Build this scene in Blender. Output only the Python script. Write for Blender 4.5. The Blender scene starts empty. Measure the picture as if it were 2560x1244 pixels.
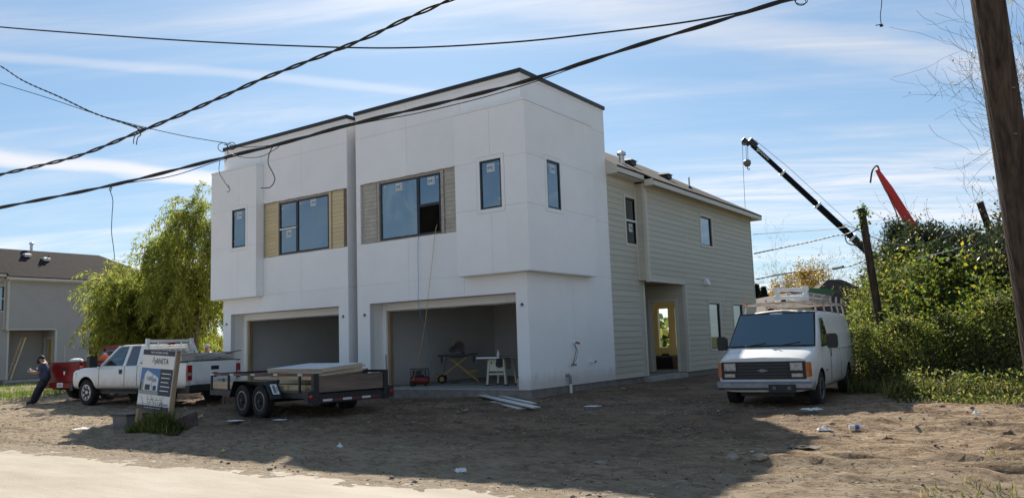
import bpy, bmesh, math, random
import numpy as np
from mathutils import Vector, Matrix, noise
R = math.radians
SC = bpy.context.scene
COL = SC.collection
rnd = random.Random(7)

# ---------------------------------------------------------------- camera
CAM = Vector((11.284, -16.8747, 1.2069))
YAW, PITCH, ROLL, FPX = R(34.7807), R(6.6925), R(-1.9798), 1988.93
_f = Vector((-math.sin(YAW)*math.cos(PITCH), math.cos(YAW)*math.cos(PITCH), math.sin(PITCH)))
_r = Vector((math.cos(YAW), math.sin(YAW), 0)); _u = _r.cross(_f)
CR = math.cos(ROLL)*_r + math.sin(ROLL)*_u
CU = -math.sin(ROLL)*_r + math.cos(ROLL)*_u
CF = _f
cd = bpy.data.cameras.new('camera'); cam = bpy.data.objects.new('camera', cd); COL.objects.link(cam)
m3 = Matrix((CR, CU, -CF)).transposed()
cam.matrix_world = Matrix.Translation(CAM) @ m3.to_4x4()
cd.sensor_width = 36; cd.sensor_fit = 'HORIZONTAL'; cd.lens = FPX/2560*36
cd.clip_start = 0.1; cd.clip_end = 4000
SC.camera = cam

def at(u, v, d):
    """point of the place seen at photo pixel (u, v), d metres ahead"""
    return CAM + (CF + CR*((u-1280)/FPX) - CU*((v-622)/FPX))*d

# ---------------------------------------------------------------- sun, sky, exposure
SUN_TRAVEL = Vector((8.24, -9.4, -8.72)).normalized()
SUN_EL = math.asin(-SUN_TRAVEL.z); SUN_AZ = math.atan2(-SUN_TRAVEL.x, -SUN_TRAVEL.y)
sl = bpy.data.lights.new('sun', 'SUN'); so = bpy.data.objects.new('sun', sl); COL.objects.link(so)
sl.energy = 5.0; sl.angle = R(0.53); sl.color = (1.0, 0.93, 0.82)
so.rotation_euler = SUN_TRAVEL.to_track_quat('-Z', 'Y').to_euler(); so.location = (-20, 30, 30)

w = bpy.data.worlds.new('World'); SC.world = w; w.use_nodes = True
nt = w.node_tree; nt.nodes.clear()
def N(tree, typ, **kw):
    n = tree.nodes.new(typ)
    for k, v in kw.items(): setattr(n, k, v)
    return n
def build_world():
    L = nt.links.new
    out = N(nt, 'ShaderNodeOutputWorld'); bg = N(nt, 'ShaderNodeBackground')
    sky = N(nt, 'ShaderNodeTexSky', sky_type='NISHITA', sun_disc=False, sun_elevation=SUN_EL, sun_rotation=SUN_AZ,
            altitude=20, air_density=1.0, dust_density=0.35, ozone_density=2.2)
    tc = N(nt, 'ShaderNodeTexCoord'); sep = N(nt, 'ShaderNodeSeparateXYZ'); L(tc.outputs['Generated'], sep.inputs[0])
    def math_(op, a, b=None, clamp=False):
        n = N(nt, 'ShaderNodeMath', operation=op, use_clamp=clamp)
        for i, x in enumerate((a, b)):
            if x is None: continue
            if isinstance(x, (int, float)): n.inputs[i].default_value = x
            else: L(x, n.inputs[i])
        return n.outputs[0]
    zc = math_('MAXIMUM', sep.outputs['Z'], 0.0); zz = math_('ADD', zc, 0.10)
    # rotate the cloud sheet so that streaks run across the view
    px = math_('DIVIDE', sep.outputs['X'], zz); py = math_('DIVIDE', sep.outputs['Y'], zz)
    ca, sa = math.cos(CLOUD_ROT), math.sin(CLOUD_ROT)
    a = math_('ADD', math_('MULTIPLY', px, ca), math_('MULTIPLY', py, sa))
    b = math_('SUBTRACT', math_('MULTIPLY', py, ca), math_('MULTIPLY', px, sa))
    cv = N(nt, 'ShaderNodeCombineXYZ'); L(a, cv.inputs[0]); L(b, cv.inputs[1])
    def cloud(sx, sy, off, detail, rough, dist, lo, hi):
        mp = N(nt, 'ShaderNodeMapping'); mp.inputs['Scale'].default_value = (sx, sy, 1); mp.inputs['Location'].default_value = off
        L(cv.outputs[0], mp.inputs[0])
        nz = N(nt, 'ShaderNodeTexNoise'); nz.inputs['Scale'].default_value = 1; nz.inputs['Detail'].default_value = detail
        nz.inputs['Roughness'].default_value = rough; nz.inputs['Distortion'].default_value = dist
        L(mp.outputs[0], nz.inputs['Vector'])
        mr = N(nt, 'ShaderNodeMapRange', interpolation_type='SMOOTHSTEP')
        mr.inputs[1].default_value = lo; mr.inputs[2].default_value = hi; L(nz.outputs[0], mr.inputs[0])
        return mr.outputs[0]
    big = cloud(0.22, 0.85, (3.1, 1.7, 0), 5, .58, .9, .36, .66)
    fine = cloud(0.7, 3.8, (1.3, 5.2, 0), 10, .70, 1.2, .34, .70)
    wisp = math_('MULTIPLY', big, math_('ADD', math_('MULTIPLY', fine, .8), .2))
    # a thin veil low over the horizon
    hz = N(nt, 'ShaderNodeMapRange', interpolation_type='SMOOTHSTEP'); L(sep.outputs['Z'], hz.inputs[0])
    hz.inputs[1].default_value = 0.30; hz.inputs[2].default_value = 0.0
    veil = math_('MULTIPLY', hz.outputs[0], .13)
    # old vapour trails: straight soft bands across the cloud sheet
    def trail(A, B, width, strength, off):
        dx, dy = B[0]-A[0], B[1]-A[1]; ln = math.hypot(dx, dy); nx, ny = -dy/ln, dx/ln
        c0 = A[0]*nx + A[1]*ny
        nz = N(nt, 'ShaderNodeTexNoise'); nz.inputs['Scale'].default_value = 2.6; nz.inputs['Detail'].default_value = 7
        mp = N(nt, 'ShaderNodeMapping'); mp.inputs['Location'].default_value = (off, off*.7, 0); L(cv.outputs[0], mp.inputs[0]); L(mp.outputs[0], nz.inputs['Vector'])
        wob = math_('MULTIPLY', math_('SUBTRACT', nz.outputs[0], .5), width*1.5)
        d = math_('ABSOLUTE', math_('ADD', math_('SUBTRACT', math_('ADD', math_('MULTIPLY', px, nx), math_('MULTIPLY', py, ny)), c0), wob))
        mr = N(nt, 'ShaderNodeMapRange', interpolation_type='SMOOTHSTEP'); L(d, mr.inputs[0])
        mr.inputs[1].default_value = width; mr.inputs[2].default_value = width*.15
        s = math_('ADD', math_('MULTIPLY', px, dx/ln), math_('MULTIPLY', py, dy/ln)); s0 = (A[0]*dx+A[1]*dy)/ln
        t0 = N(nt, 'ShaderNodeMapRange', interpolation_type='SMOOTHSTEP'); L(s, t0.inputs[0]); t0.inputs[1].default_value = s0-.8; t0.inputs[2].default_value = s0
        t1 = N(nt, 'ShaderNodeMapRange', interpolation_type='SMOOTHSTEP'); L(s, t1.inputs[0]); t1.inputs[1].default_value = s0+ln+.8; t1.inputs[2].default_value = s0+ln
        return math_('MULTIPLY', math_('MULTIPLY', mr.outputs[0], strength), math_('MULTIPLY', t0.outputs[0], t1.outputs[0]))
    def pp(u, v):
        d = (at(u, v, 1)-CAM).normalized(); k = max(d.z, 0)+.10
        return (d.x/k, d.y/k)
    trs = [trail(pp(-150, 375), pp(700, 470), .16, .95, 1.0), trail(pp(0, 145), pp(900, 215), .05, .35, 4.0),
           trail(pp(1300, 5), pp(2420, 165), .13, .34, 7.0)]
    m = math_('ADD', math_('MULTIPLY', wisp, .95), veil)
    for t in trs: m = math_('MAXIMUM', m, t) if t is trs[0] else math_('ADD', m, t)
    m = math_('MINIMUM', m, 1.0)
    mix = N(nt, 'ShaderNodeMix', data_type='RGBA'); L(m, mix.inputs['Factor'])
    tint = N(nt, 'ShaderNodeMix', data_type='RGBA', blend_type='MULTIPLY'); tint.inputs['Factor'].default_value = 1
    L(sky.outputs[0], tint.inputs['A']); tint.inputs['B'].default_value = SKY_TINT
    gm = N(nt, 'ShaderNodeGamma'); L(tint.outputs['Result'], gm.inputs[0]); gm.inputs[1].default_value = SKY_GAMMA
    L(gm.outputs[0], mix.inputs['A'])
    # thin ice cloud scatters the light of the sky round it, so it is brighter towards the sun
    bw = N(nt, 'ShaderNodeRGBToBW'); L(gm.outputs[0], bw.inputs[0])
    cl = N(nt, 'ShaderNodeMix', data_type='RGBA', blend_type='MULTIPLY'); cl.inputs['Factor'].default_value = 1
    L(math_('ADD', math_('MULTIPLY', bw.outputs[0], CLOUD_GAIN), CLOUD_ADD), cl.inputs['A']); cl.inputs['B'].default_value = CLOUD_COL
    L(cl.outputs['Result'], mix.inputs['B'])
    L(mix.outputs['Result'], bg.inputs[0]); bg.inputs[1].default_value = SKY_STRENGTH
    L(bg.outputs[0], out.inputs[0])
CLOUD_ROT = R(28); SKY_STRENGTH = 0.135; SKY_GAMMA = .62; SKY_TINT = (0.53, 0.83, 1.12, 1); CLOUD_COL = (.95, .97, 1.04, 1); CLOUD_GAIN = 1.25; CLOUD_ADD = 1.0
build_world()
SC.view_settings.view_transform = 'Standard'; SC.view_settings.look = 'None'
SC.view_settings.exposure = 0.72; SC.view_settings.gamma = 1
SC.cycles.max_bounces = 6; SC.cycles.diffuse_bounces = 3; SC.cycles.transparent_max_bounces = 12

# ---------------------------------------------------------------- materials
MATS = {}
def mat(name, col, rough=.6, var=.0, vs=6.0, bump=0.0, bs=40.0, metal=0.0, spec=.5, col2=None, detail=4, stretch=None, coat=0, island=0.0, dirt=None):
    """procedural surface: base colour broken up by noise, fine relief by bump"""
    if name in MATS: return MATS[name]
    m = bpy.data.materials.new(name); m.use_nodes = True; t = m.node_tree; L = t.links.new
    p = t.nodes['Principled BSDF']; p.inputs['Roughness'].default_value = rough; p.inputs['Metallic'].default_value = metal
    p.inputs['Specular IOR Level'].default_value = spec; p.inputs['Coat Weight'].default_value = coat
    c = (*col, 1); p.inputs['Base Color'].default_value = c
    tc = N(t, 'ShaderNodeTexCoord'); mp = N(t, 'ShaderNodeMapping'); L(tc.outputs['Object'], mp.inputs[0])
    if stretch: mp.inputs['Scale'].default_value = stretch
    if var or col2:
        nz = N(t, 'ShaderNodeTexNoise'); nz.inputs['Scale'].default_value = vs; nz.inputs['Detail'].default_value = detail; nz.inputs['Roughness'].default_value = .65
        L(mp.outputs[0], nz.inputs['Vector'])
        mr = N(t, 'ShaderNodeMapRange'); L(nz.outputs[0], mr.inputs[0]); mr.inputs[1].default_value = .32; mr.inputs[2].default_value = .68
        mx = N(t, 'ShaderNodeMix', data_type='RGBA'); L(mr.outputs[0], mx.inputs['Factor'])
        if col2: mx.inputs['A'].default_value = c; mx.inputs['B'].default_value = (*col2, 1)
        else:
            mx.inputs['A'].default_value = (*[x*(1-var) for x in col], 1); mx.inputs['B'].default_value = (*[min(1, x*(1+var)) for x in col], 1)
        src = mx.outputs['Result']
        if island:
            ge = N(t, 'ShaderNodeNewGeometry'); oi = N(t, 'ShaderNodeObjectInfo'); ad = N(t, 'ShaderNodeMath', operation='ADD'); L(ge.outputs['Random Per Island'], ad.inputs[0]); L(oi.outputs['Random'], ad.inputs[1])
            fr = N(t, 'ShaderNodeMath', operation='FRACT'); L(ad.outputs[0], fr.inputs[0])
            r2 = N(t, 'ShaderNodeMapRange'); L(fr.outputs[0], r2.inputs[0]); r2.inputs[3].default_value = 1-island; r2.inputs[4].default_value = 1+island
            hs = N(t, 'ShaderNodeHueSaturation'); L(src, hs.inputs['Color']); L(r2.outputs[0], hs.inputs['Value']); src = hs.outputs[0]
        if dirt:
            # mud splash: patchy film thickest low down, with drips
            dz0, dz1, dcol, dmax = dirt
            sp = N(t, 'ShaderNodeSeparateXYZ'); L(tc.outputs['Object'], sp.inputs[0])
            gr = N(t, 'ShaderNodeMapRange'); L(sp.outputs['Z'], gr.inputs[0]); gr.inputs[1].default_value = dz1; gr.inputs[2].default_value = dz0
            dm = N(t, 'ShaderNodeMapping'); dm.inputs['Scale'].default_value = (1, 1, .45); L(tc.outputs['Object'], dm.inputs[0])
            dn = N(t, 'ShaderNodeTexNoise'); dn.inputs['Scale'].default_value = 5.5; dn.inputs['Detail'].default_value = 8; dn.inputs['Roughness'].default_value = .7; L(dm.outputs[0], dn.inputs['Vector'])
            ml = N(t, 'ShaderNodeMath', operation='ADD'); L(gr.outputs[0], ml.inputs[0]); L(dn.outputs[0], ml.inputs[1])
            r3 = N(t, 'ShaderNodeMapRange', interpolation_type='SMOOTHSTEP'); L(ml.outputs[0], r3.inputs[0]); r3.inputs[1].default_value = .62; r3.inputs[2].default_value = 1.35; r3.inputs[4].default_value = dmax
            m4 = N(t, 'ShaderNodeMix', data_type='RGBA'); L(r3.outputs[0], m4.inputs['Factor']); L(src, m4.inputs['A']); m4.inputs['B'].default_value = (*dcol, 1); src = m4.outputs['Result']
        L(src, p.inputs['Base Color'])
    if bump:
        nb = N(t, 'ShaderNodeTexNoise'); nb.inputs['Scale'].default_value = bs; nb.inputs['Detail'].default_value = 5
        L(mp.outputs[0], nb.inputs['Vector'])
        bp = N(t, 'ShaderNodeBump'); bp.inputs['Strength'].default_value = bump; bp.inputs['Distance'].default_value = .02
        L(nb.outputs[0], bp.inputs['Height']); L(bp.outputs[0], p.inputs['Normal'])
    MATS[name] = m; return m

def leaf_mat(name, c1, c2, c3, trans=.45, rough=.45, yellow=0.5):
    m = bpy.data.materials.new(name); m.use_nodes = True; t = m.node_tree; L = t.links.new; t.nodes.clear()
    out = N(t, 'ShaderNodeOutputMaterial'); ge = N(t, 'ShaderNodeNewGeometry'); cr = N(t, 'ShaderNodeValToRGB')
    e = cr.color_ramp.elements; e[0].color = (*c1, 1); e[1].color = (*c3, 1); e[1].position = 1; k = e.new(yellow); k.color = (*c2, 1)
    L(ge.outputs['Random Per Island'], cr.inputs[0])
    p = N(t, 'ShaderNodeBsdfPrincipled'); p.inputs['Roughness'].default_value = rough; p.inputs['Specular IOR Level'].default_value = .3; L(cr.outputs[0], p.inputs['Base Color'])
    tr = N(t, 'ShaderNodeBsdfTranslucent'); hs = N(t, 'ShaderNodeHueSaturation'); hs.inputs['Value'].default_value = 1.9; hs.inputs['Saturation'].default_value = 1.05; L(cr.outputs[0], hs.inputs['Color']); L(hs.outputs[0], tr.inputs[0])
    mx = N(t, 'ShaderNodeMixShader'); mx.inputs[0].default_value = trans; L(p.outputs[0], mx.inputs[1]); L(tr.outputs[0], mx.inputs[2]); L(mx.outputs[0], out.inputs[0])
    MATS[name] = m; return m

def glass_mat(name, refl=.35, tint=(.35, .42, .45), film=0.0, rcol=(.92, .97, 1)):
    m = bpy.data.materials.new(name); m.use_nodes = True; t = m.node_tree; L = t.links.new; t.nodes.clear()
    out = N(t, 'ShaderNodeOutputMaterial'); tr = N(t, 'ShaderNodeBsdfTransparent'); tr.inputs[0].default_value = (*tint, 1)
    gl = N(t, 'ShaderNodeBsdfGlossy'); gl.inputs['Roughness'].default_value = .015; gl.inputs[0].default_value = (*rcol, 1)
    lw = N(t, 'ShaderNodeLayerWeight'); pw = N(t, 'ShaderNodeMath', operation='POWER'); L(lw.outputs['Facing'], pw.inputs[0]); pw.inputs[1].default_value = 5
    ad = N(t, 'ShaderNodeMath', operation='MULTIPLY_ADD', use_clamp=True); L(pw.outputs[0], ad.inputs[0]); ad.inputs[1].default_value = .9-refl; ad.inputs[2].default_value = refl+.05
    tc = N(t, 'ShaderNodeTexCoord'); nz = N(t, 'ShaderNodeTexNoise'); nz.inputs['Scale'].default_value = 1.3; L(tc.outputs['Object'], nz.inputs['Vector'])
    bp = N(t, 'ShaderNodeBump'); bp.inputs['Strength'].default_value = .03; L(nz.outputs[0], bp.inputs['Height']); L(bp.outputs[0], gl.inputs['Normal'])
    mx = N(t, 'ShaderNodeMixShader'); L(ad.outputs[0], mx.inputs[0]); L(tr.outputs[0], mx.inputs[1]); L(gl.outputs[0], mx.inputs[2])
    last = mx.outputs[0]
    if film:
        df = N(t, 'ShaderNodeBsdfDiffuse'); df.inputs[0].default_value = (.55, .72, .76, 1)
        n2 = N(t, 'ShaderNodeTexNoise'); n2.inputs['Scale'].default_value = .9; n2.inputs['Detail'].default_value = 4; n2.inputs['Distortion'].default_value = 1.2; L(tc.outputs['Object'], n2.inputs['Vector'])
        r = N(t, 'ShaderNodeMapRange'); r.inputs[1].default_value = .42; r.inputs[2].default_value = .7; r.inputs[3].default_value = film*.35; r.inputs[4].default_value = film; L(n2.outputs[0], r.inputs[0])
        m2 = N(t, 'ShaderNodeMixShader'); L(r.outputs[0], m2.inputs[0]); L(last, m2.inputs[1]); L(df.outputs[0], m2.inputs[2]); last = m2.outputs[0]
    L(last, out.inputs[0]); MATS[name] = m; return m

M = MATS
mat('white_board', (.86, .855, .84), .62, var=.035, vs=.8, bump=.06, bs=90, island=.015, detail=7, dirt=(.0, .55, (.42, .36, .29), .5))
mat('white_trim', (.85, .845, .82), .6, var=.02, vs=2, bump=.04, bs=60)
mat('joint', (.66, .66, .65), .9)
mat('black_metal', (.012, .013, .018), .45)
mat('frame_dark', (.010, .013, .022), .4)
mat('vinyl_white', (.75, .77, .78), .4)
mat('beige_siding', (.50, .475, .385), .62, var=.05, vs=1.5, bump=.10, bs=60, stretch=(1, .15, 4), island=.04)
mat('grey_beige', (.40, .39, .36), .7, var=.05, vs=1.5)
mat('beige_trim', (.60, .57, .49), .6, var=.04, vs=2, bump=.05)
mat('tan_siding', (.62, .50, .29), .65, var=.07, vs=2, bump=.12, bs=50, stretch=(.2, 1, 4), island=.05)
mat('grey_siding', (.43, .40, .33), .7, var=.14, vs=3.5, bump=.12, bs=50, island=.05)
mat('raw_edge', (.40, .36, .31), .85, var=.25, vs=14, bump=.3, bs=60)
mat('brown_sheath', (.16, .125, .085), .85, var=.25, vs=5, bump=.2)
mat('concrete', (.36, .34, .31), .85, var=.14, vs=3, bump=.15, bs=60)
mat('foundation', (.22, .195, .17), .9, var=.22, vs=4, bump=.3, bs=40)
mat('drywall', (.68, .675, .66), .8, var=.04, vs=1.0)
mat('yellow_wall', (.80, .72, .46), .7, var=.03, vs=1.5)
mat('stud_wood', (.33, .235, .14), .75, var=.25, vs=8, bump=.2, stretch=(1, 1, .15))
mat('pine', (.62, .46, .27), .65, var=.16, vs=9, bump=.12, stretch=(.12, 1, 1))
mat('weathered_wood', (.16, .115, .085), .85, var=.35, vs=5, bump=.35, bs=30, stretch=(1, .12, 1))
mat('dark_wood', (.07, .045, .04), .85, var=.4, vs=6, bump=.3)
mat('sticker', (.55, .62, .64), .5)
mat('ink', (.03, .03, .04), .6)
mat('grey_ink', (.35, .35, .36), .6)
mat('white_ink', (.8, .8, .8), .6)
mat('car_white', (.76, .76, .74), .30, var=.05, vs=1.6, coat=.4, spec=.5, dirt=(.35, 1.0, (.36, .30, .23), .75))
mat('van_white', (.72, .72, .70), .40, var=.08, vs=2.2, coat=.2, detail=7, dirt=(.25, 1.2, (.42, .37, .30), .7))
mat('car_red', (.22, .006, .008), .38, var=.1, vs=2, coat=.12, spec=.3)
mat('rubber', (.018, .017, .017), .85, var=.35, vs=8, bump=.25, bs=60)
mat('black_plastic', (.016, .016, .017), .55, var=.25, vs=9)
mat('steel_rim', (.20, .195, .185), .5, metal=.5, var=.3, vs=9)
mat('silver', (.55, .55, .54), .35, metal=.55, var=.12, vs=8)
mat('chrome_dull', (.26, .26, .27), .42, metal=.75, var=.18, vs=6)
mat('aluminium', (.52, .53, .53), .42, metal=.6, var=.15, vs=10)
mat('lens_red', (.28, .01, .012), .2, coat=.6)
mat('lens_amber', (.36, .075, .008), .2, coat=.6)
mat('lens_clear', (.30, .31, .31), .12, coat=1, var=.35, vs=14)
mat('rust_paint', (.66, .64, .60), .6, col2=(.34, .20, .11), vs=3.2, detail=3)
mat('trailer_black', (.016, .016, .018), .5, var=.3, vs=7)
mat('tape_red', (.16, .02, .025), .5); mat('tape_white', (.62, .58, .54), .5)
mat('sheet_white', (.66, .68, .68), .6, var=.04, vs=2)
mat('fibreboard_edge', (.50, .38, .25), .8, var=.15, vs=20)
mat('pole_wood', (.092, .068, .053), .95, col2=(.022, .018, .016), vs=22, bump=1.0, bs=30, spec=.1, stretch=(1, 1, .045), detail=7)
mat('cable', (.012, .012, .013), .6)
mat('cable_pale', (.45, .45, .44), .5)
mat('shingle', (.022, .018, .017), .95, spec=.15, col2=(.048, .038, .034), vs=5, bump=.8, bs=14, detail=6)
mat('shingle_brown', (.040, .026, .020), .92, col2=(.070, .046, .034), vs=5, bump=.5, bs=9, stretch=(1, 1, 6))
mat('crane_blue', (.004, .005, .010), .7, spec=.15)
mat('crane_red', (.55, .018, .014), .5, var=.1, vs=1)
mat('bark', (.075, .058, .045), .9, var=.35, vs=8, bump=.5, bs=18, stretch=(1, 1, .25))
mat('twig', (.10, .075, .062), .9, var=.3, vs=4)
mat('skin', (.36, .19, .13), .55); mat('cloth_navy', (.045, .060, .11), .9, var=.15, vs=8); mat('cloth_dark', (.028, .031, .045), .9, var=.15, vs=8)
mat('hair', (.010, .008, .007), .7); mat('shoe', (.02, .018, .017), .7); mat('cloth_grey', (.32, .33, .36), .9)
mat('tool_cream', (.60, .58, .42), .5, var=.08, vs=4); mat('tool_black', (.018, .018, .02), .55); mat('tool_yellow', (.42, .27, .05), .5, var=.15, vs=6); mat('tool_red', (.17, .022, .016), .5, var=.2, vs=6)
mat('guard_dark', (.055, .022, .018), .5)
mat('tool_grey', (.12, .12, .125), .5, var=.2, vs=9)
mat('orange', (.85, .12, .02), .5); mat('green_fibre', (.035, .17, .08), .5, var=.1); mat('blue_plastic', (.03, .12, .42), .35)
mat('paper_white', (.72, .72, .70), .7, var=.08, vs=7); mat('sign_white', (.76, .74, .69), .6, var=.03, vs=2); mat('sign_navy', (.022, .028, .048), .55); mat('sign_sky', (.09, .19, .40), .6); mat('sign_grey', (.30, .31, .30), .6); mat('sign_green', (.05, .09, .04), .7)
mat('pvc_white', (.78, .78, .76), .35); mat('pipe_grey', (.22, .22, .22), .5, var=.3, vs=15); mat('copper', (.30, .10, .05), .4, metal=.5)
mat('cord_yellow', (.55, .44, .18), .6); mat('cord_blue', (.05, .22, .45), .6)
mat('stone', (.25, .20, .15), .95, var=.35, vs=5, bump=.4, island=.35)
mat('dark_litter', (.060, .042, .030), .95, var=.3, vs=3, island=.5)
mat('straw', (.40, .33, .22), .9, var=.3, vs=3, island=.4)
mat('brick_red', (.16, .055, .035), .85, var=.2, vs=6)
glass_mat('glass', .22, (.22, .27, .30), rcol=(.80, .92, 1)); glass_mat('glass_film', .20, (.30, .36, .40), film=.34, rcol=(.8, .92, 1)); glass_mat('glass_dark', .10, (.05, .07, .08)); glass_mat('glass_side', .20, (.10, .13, .12)); glass_mat('glass_clear', .04, (.60, .66, .66))
mat('screen_dark', (.006, .006, .010), .7)
leaf_mat('leaf_willow', (.09, .12, .022), (.17, .20, .038), (.33, .31, .08), .58, .6)
leaf_mat('leaf_evergreen', (.016, .028, .013), (.030, .045, .018), (.055, .075, .030), .25, .55)
leaf_mat('leaf_shrub', (.028, .042, .013), (.072, .095, .024), (.24, .22, .06), .55, .6, .58)
leaf_mat('leaf_lime', (.055, .085, .018), (.10, .14, .025), (.28, .24, .035), .48, .6, .7)
leaf_mat('leaf_yellow', (.16, .13, .025), (.26, .18, .03), (.34, .19, .035), .40)
leaf_mat('leaf_sparse', (.10, .12, .03), (.18, .17, .04), (.30, .22, .05), .40)
leaf_mat('leaf_cypress', (.010, .018, .010), (.018, .028, .014), (.028, .040, .020), .12)
leaf_mat('leaf_grass', (.06, .085, .02), (.13, .14, .04), (.30, .25, .11), .35, .6, .45)
leaf_mat('leaf_vine', (.05, .09, .02), (.09, .14, .03), (.16, .19, .04), .4)

# ---------------------------------------------------------------- mesh builder
class MB:
    def __init__(s): s.v = []; s.f = []; s.m = []; s.mi = 0
    def add(s, vs, fs):
        o = len(s.v); s.v += [tuple(v) for v in vs]; s.f += [tuple(i+o for i in f) for f in fs]; s.m += [s.mi]*len(fs)
    def quad(s, *p): s.add(p, [tuple(range(len(p)))])
    def box(s, a, b):
        x0, y0, z0 = [min(a[i], b[i]) for i in range(3)]; x1, y1, z1 = [max(a[i], b[i]) for i in range(3)]
        s.add([(x0,y0,z0),(x1,y0,z0),(x1,y1,z0),(x0,y1,z0),(x0,y0,z1),(x1,y0,z1),(x1,y1,z1),(x0,y1,z1)],
              [(0,3,2,1),(4,5,6,7),(0,1,5,4),(1,2,6,5),(2,3,7,6),(3,0,4,7)])
        return s
    def obox(s, c, X, Y, Z):
        c, X, Y, Z = map(Vector, (c, X, Y, Z)); vs = [c+a*X+b*Y+d*Z for d in (-1, 1) for b in (-1, 1) for a in (-1, 1)]
        s.add(vs, [(0,2,3,1),(4,5,7,6),(0,1,5,4),(1,3,7,5),(3,2,6,7),(2,0,4,6)]); return s
    def beam(s, a, b, w, h, up=(0, 0, 1)):
        a, b = Vector(a), Vector(b); d = (b-a); l = d.length; d.normalize(); sd = d.cross(Vector(up))
        if sd.length < 1e-4: sd = d.cross(Vector((1, 0, 0)))
        sd.normalize(); uu = sd.cross(d); return s.obox((a+b)/2, d*l/2, sd*w/2, uu*h/2)
    def tube(s, pts, rad, n=6, caps=True):
        pts = [Vector(p) for p in pts]; rs = rad if isinstance(rad, (list, tuple)) else [rad]*len(pts)
        rings = []; prev = None
        for i, p in enumerate(pts):
            d = (pts[min(i+1, len(pts)-1)]-pts[max(i-1, 0)]).normalized()
            if prev is None:
                a = d.orthogonal().normalized()
            else:
                a = prev - d*prev.dot(d); a = a.normalized() if a.length > 1e-5 else d.orthogonal().normalized()
            prev = a; b = d.cross(a)
            rings.append([p+(a*math.cos(2*math.pi*k/n)+b*math.sin(2*math.pi*k/n))*rs[i] for k in range(n)])
        vs = [v for r_ in rings for v in r_]; fs = []
        for i in range(len(pts)-1):
            for k in range(n): fs.append((i*n+k, i*n+(k+1) % n, (i+1)*n+(k+1) % n, (i+1)*n+k))
        if caps: fs += [tuple(range(n-1, -1, -1)), tuple((len(pts)-1)*n+k for k in range(n))]
        s.add(vs, fs); return s
    def lathe(s, prof, c, axis='y', n=24):
        """prof: (radius, along) pairs, spun round the axis through c"""
        vs = []; c = Vector(c)
        for r_, h in prof:
            for k in range(n):
                a = 2*math.pi*k/n; p = (r_*math.cos(a), r_*math.sin(a))
                vs.append(c+(Vector((p[0], h, p[1])) if axis == 'y' else Vector((h, p[0], p[1])) if axis == 'x' else Vector((p[0], p[1], h))))
        fs = []
        for i in range(len(prof)-1):
            for k in range(n): fs.append((i*n+k, i*n+(k+1) % n, (i+1)*n+(k+1) % n, (i+1)*n+k))
        for i, rev in ((0, 1), (len(prof)-1, 0)):
            if prof[i][0] > 1e-4: fs.append(tuple(i*n+k for k in (range(n-1, -1, -1) if rev else range(n))))
        s.add(vs, fs); return s
    def prism(s, poly, off):
        n = len(poly); off = Vector(off); vs = [Vector(p) for p in poly]; s.add(vs+[p+off for p in vs],
            [tuple(range(n-1, -1, -1)), tuple(range(n, 2*n))]+[(i, (i+1) % n, n+(i+1) % n, n+i) for i in range(n)]); return s
    def plate(s, pts, t):
        pts = [Vector(p) for p in pts]; nn = (pts[1]-pts[0]).cross(pts[2]-pts[0]).normalized(); return s.prism(pts, nn*t)
    def build(s, name, m, parent=None, smooth=None, kind=None, label=None):
        me = bpy.data.meshes.new(name); me.from_pydata(s.v, [], s.f)
        ms = m if isinstance(m, (list, tuple)) else [m]
        for k in ms: me.materials.append(MATS[k])
        if len(ms) > 1: me.polygons.foreach_set('material_index', s.m)
        if smooth is not None:
            me.polygons.foreach_set('use_smooth', [True]*len(me.polygons)); me.set_sharp_from_angle(angle=R(smooth))
        me.update(); o = bpy.data.objects.new(name, me); COL.objects.link(o)
        if parent: o.parent = parent
        if kind: o['kind'] = kind
        if label: o['label'] = label
        return o

def tag(o, label, cat, group=None):
    o['label'] = label; o['category'] = cat
    if group: o['group'] = group
    return o
def thing(name, label, cat, loc=(0, 0, 0), rz=0, group=None, scale=1):
    o = bpy.data.objects.new(name, None); COL.objects.link(o); o.location = loc; o.rotation_euler = (0, 0, rz); o.scale = (scale,)*3
    o.empty_display_size = .2
    return tag(o, label, cat, group)
def struct(o): o['kind'] = 'structure'; return o
def copy_tree(o, parent=None):
    c = o.copy(); COL.objects.link(c); c.parent = parent
    for ch in list(o.children): copy_tree(ch, c)
    return c
def np_mesh(name, V, F, m, parent=None, kind=None, smooth=False):
    V = np.asarray(V, dtype=np.float32); F = np.asarray(F, dtype=np.int32); n, k = F.shape
    me = bpy.data.meshes.new(name); me.vertices.add(len(V)); me.vertices.foreach_set('co', V.ravel())
    me.loops.add(n*k); me.loops.foreach_set('vertex_index', F.ravel()); me.polygons.add(n)
    me.polygons.foreach_set('loop_start', np.arange(0, n*k, k, dtype=np.int32))
    if smooth: me.polygons.foreach_set('use_smooth', np.ones(n, dtype=bool))
    me.update(calc_edges=True); me.materials.append(MATS[m]); o = bpy.data.objects.new(name, me); COL.objects.link(o)
    if parent: o.parent = parent
    if kind: o['kind'] = kind
    return o
def text_mesh(name, body, size, m, parent, mtx, ext=.0, align='CENTER', squash=1.0):
    cu = bpy.data.curves.new(name, 'FONT'); cu.body = body; cu.size = size; cu.align_x = align; cu.align_y = 'CENTER'; cu.extrude = ext; cu.resolution_u = 3
    ob = bpy.data.objects.new(name+'_curve', cu); me = bpy.data.meshes.new_from_object(ob); bpy.data.objects.remove(ob); bpy.data.curves.remove(cu)
    me.transform(Matrix.Diagonal((squash, 1, 1, 1))); me.transform(mtx); me.materials.clear(); me.materials.append(MATS[m])
    o = bpy.data.objects.new(name, me); COL.objects.link(o); o.parent = parent; return o
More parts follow.
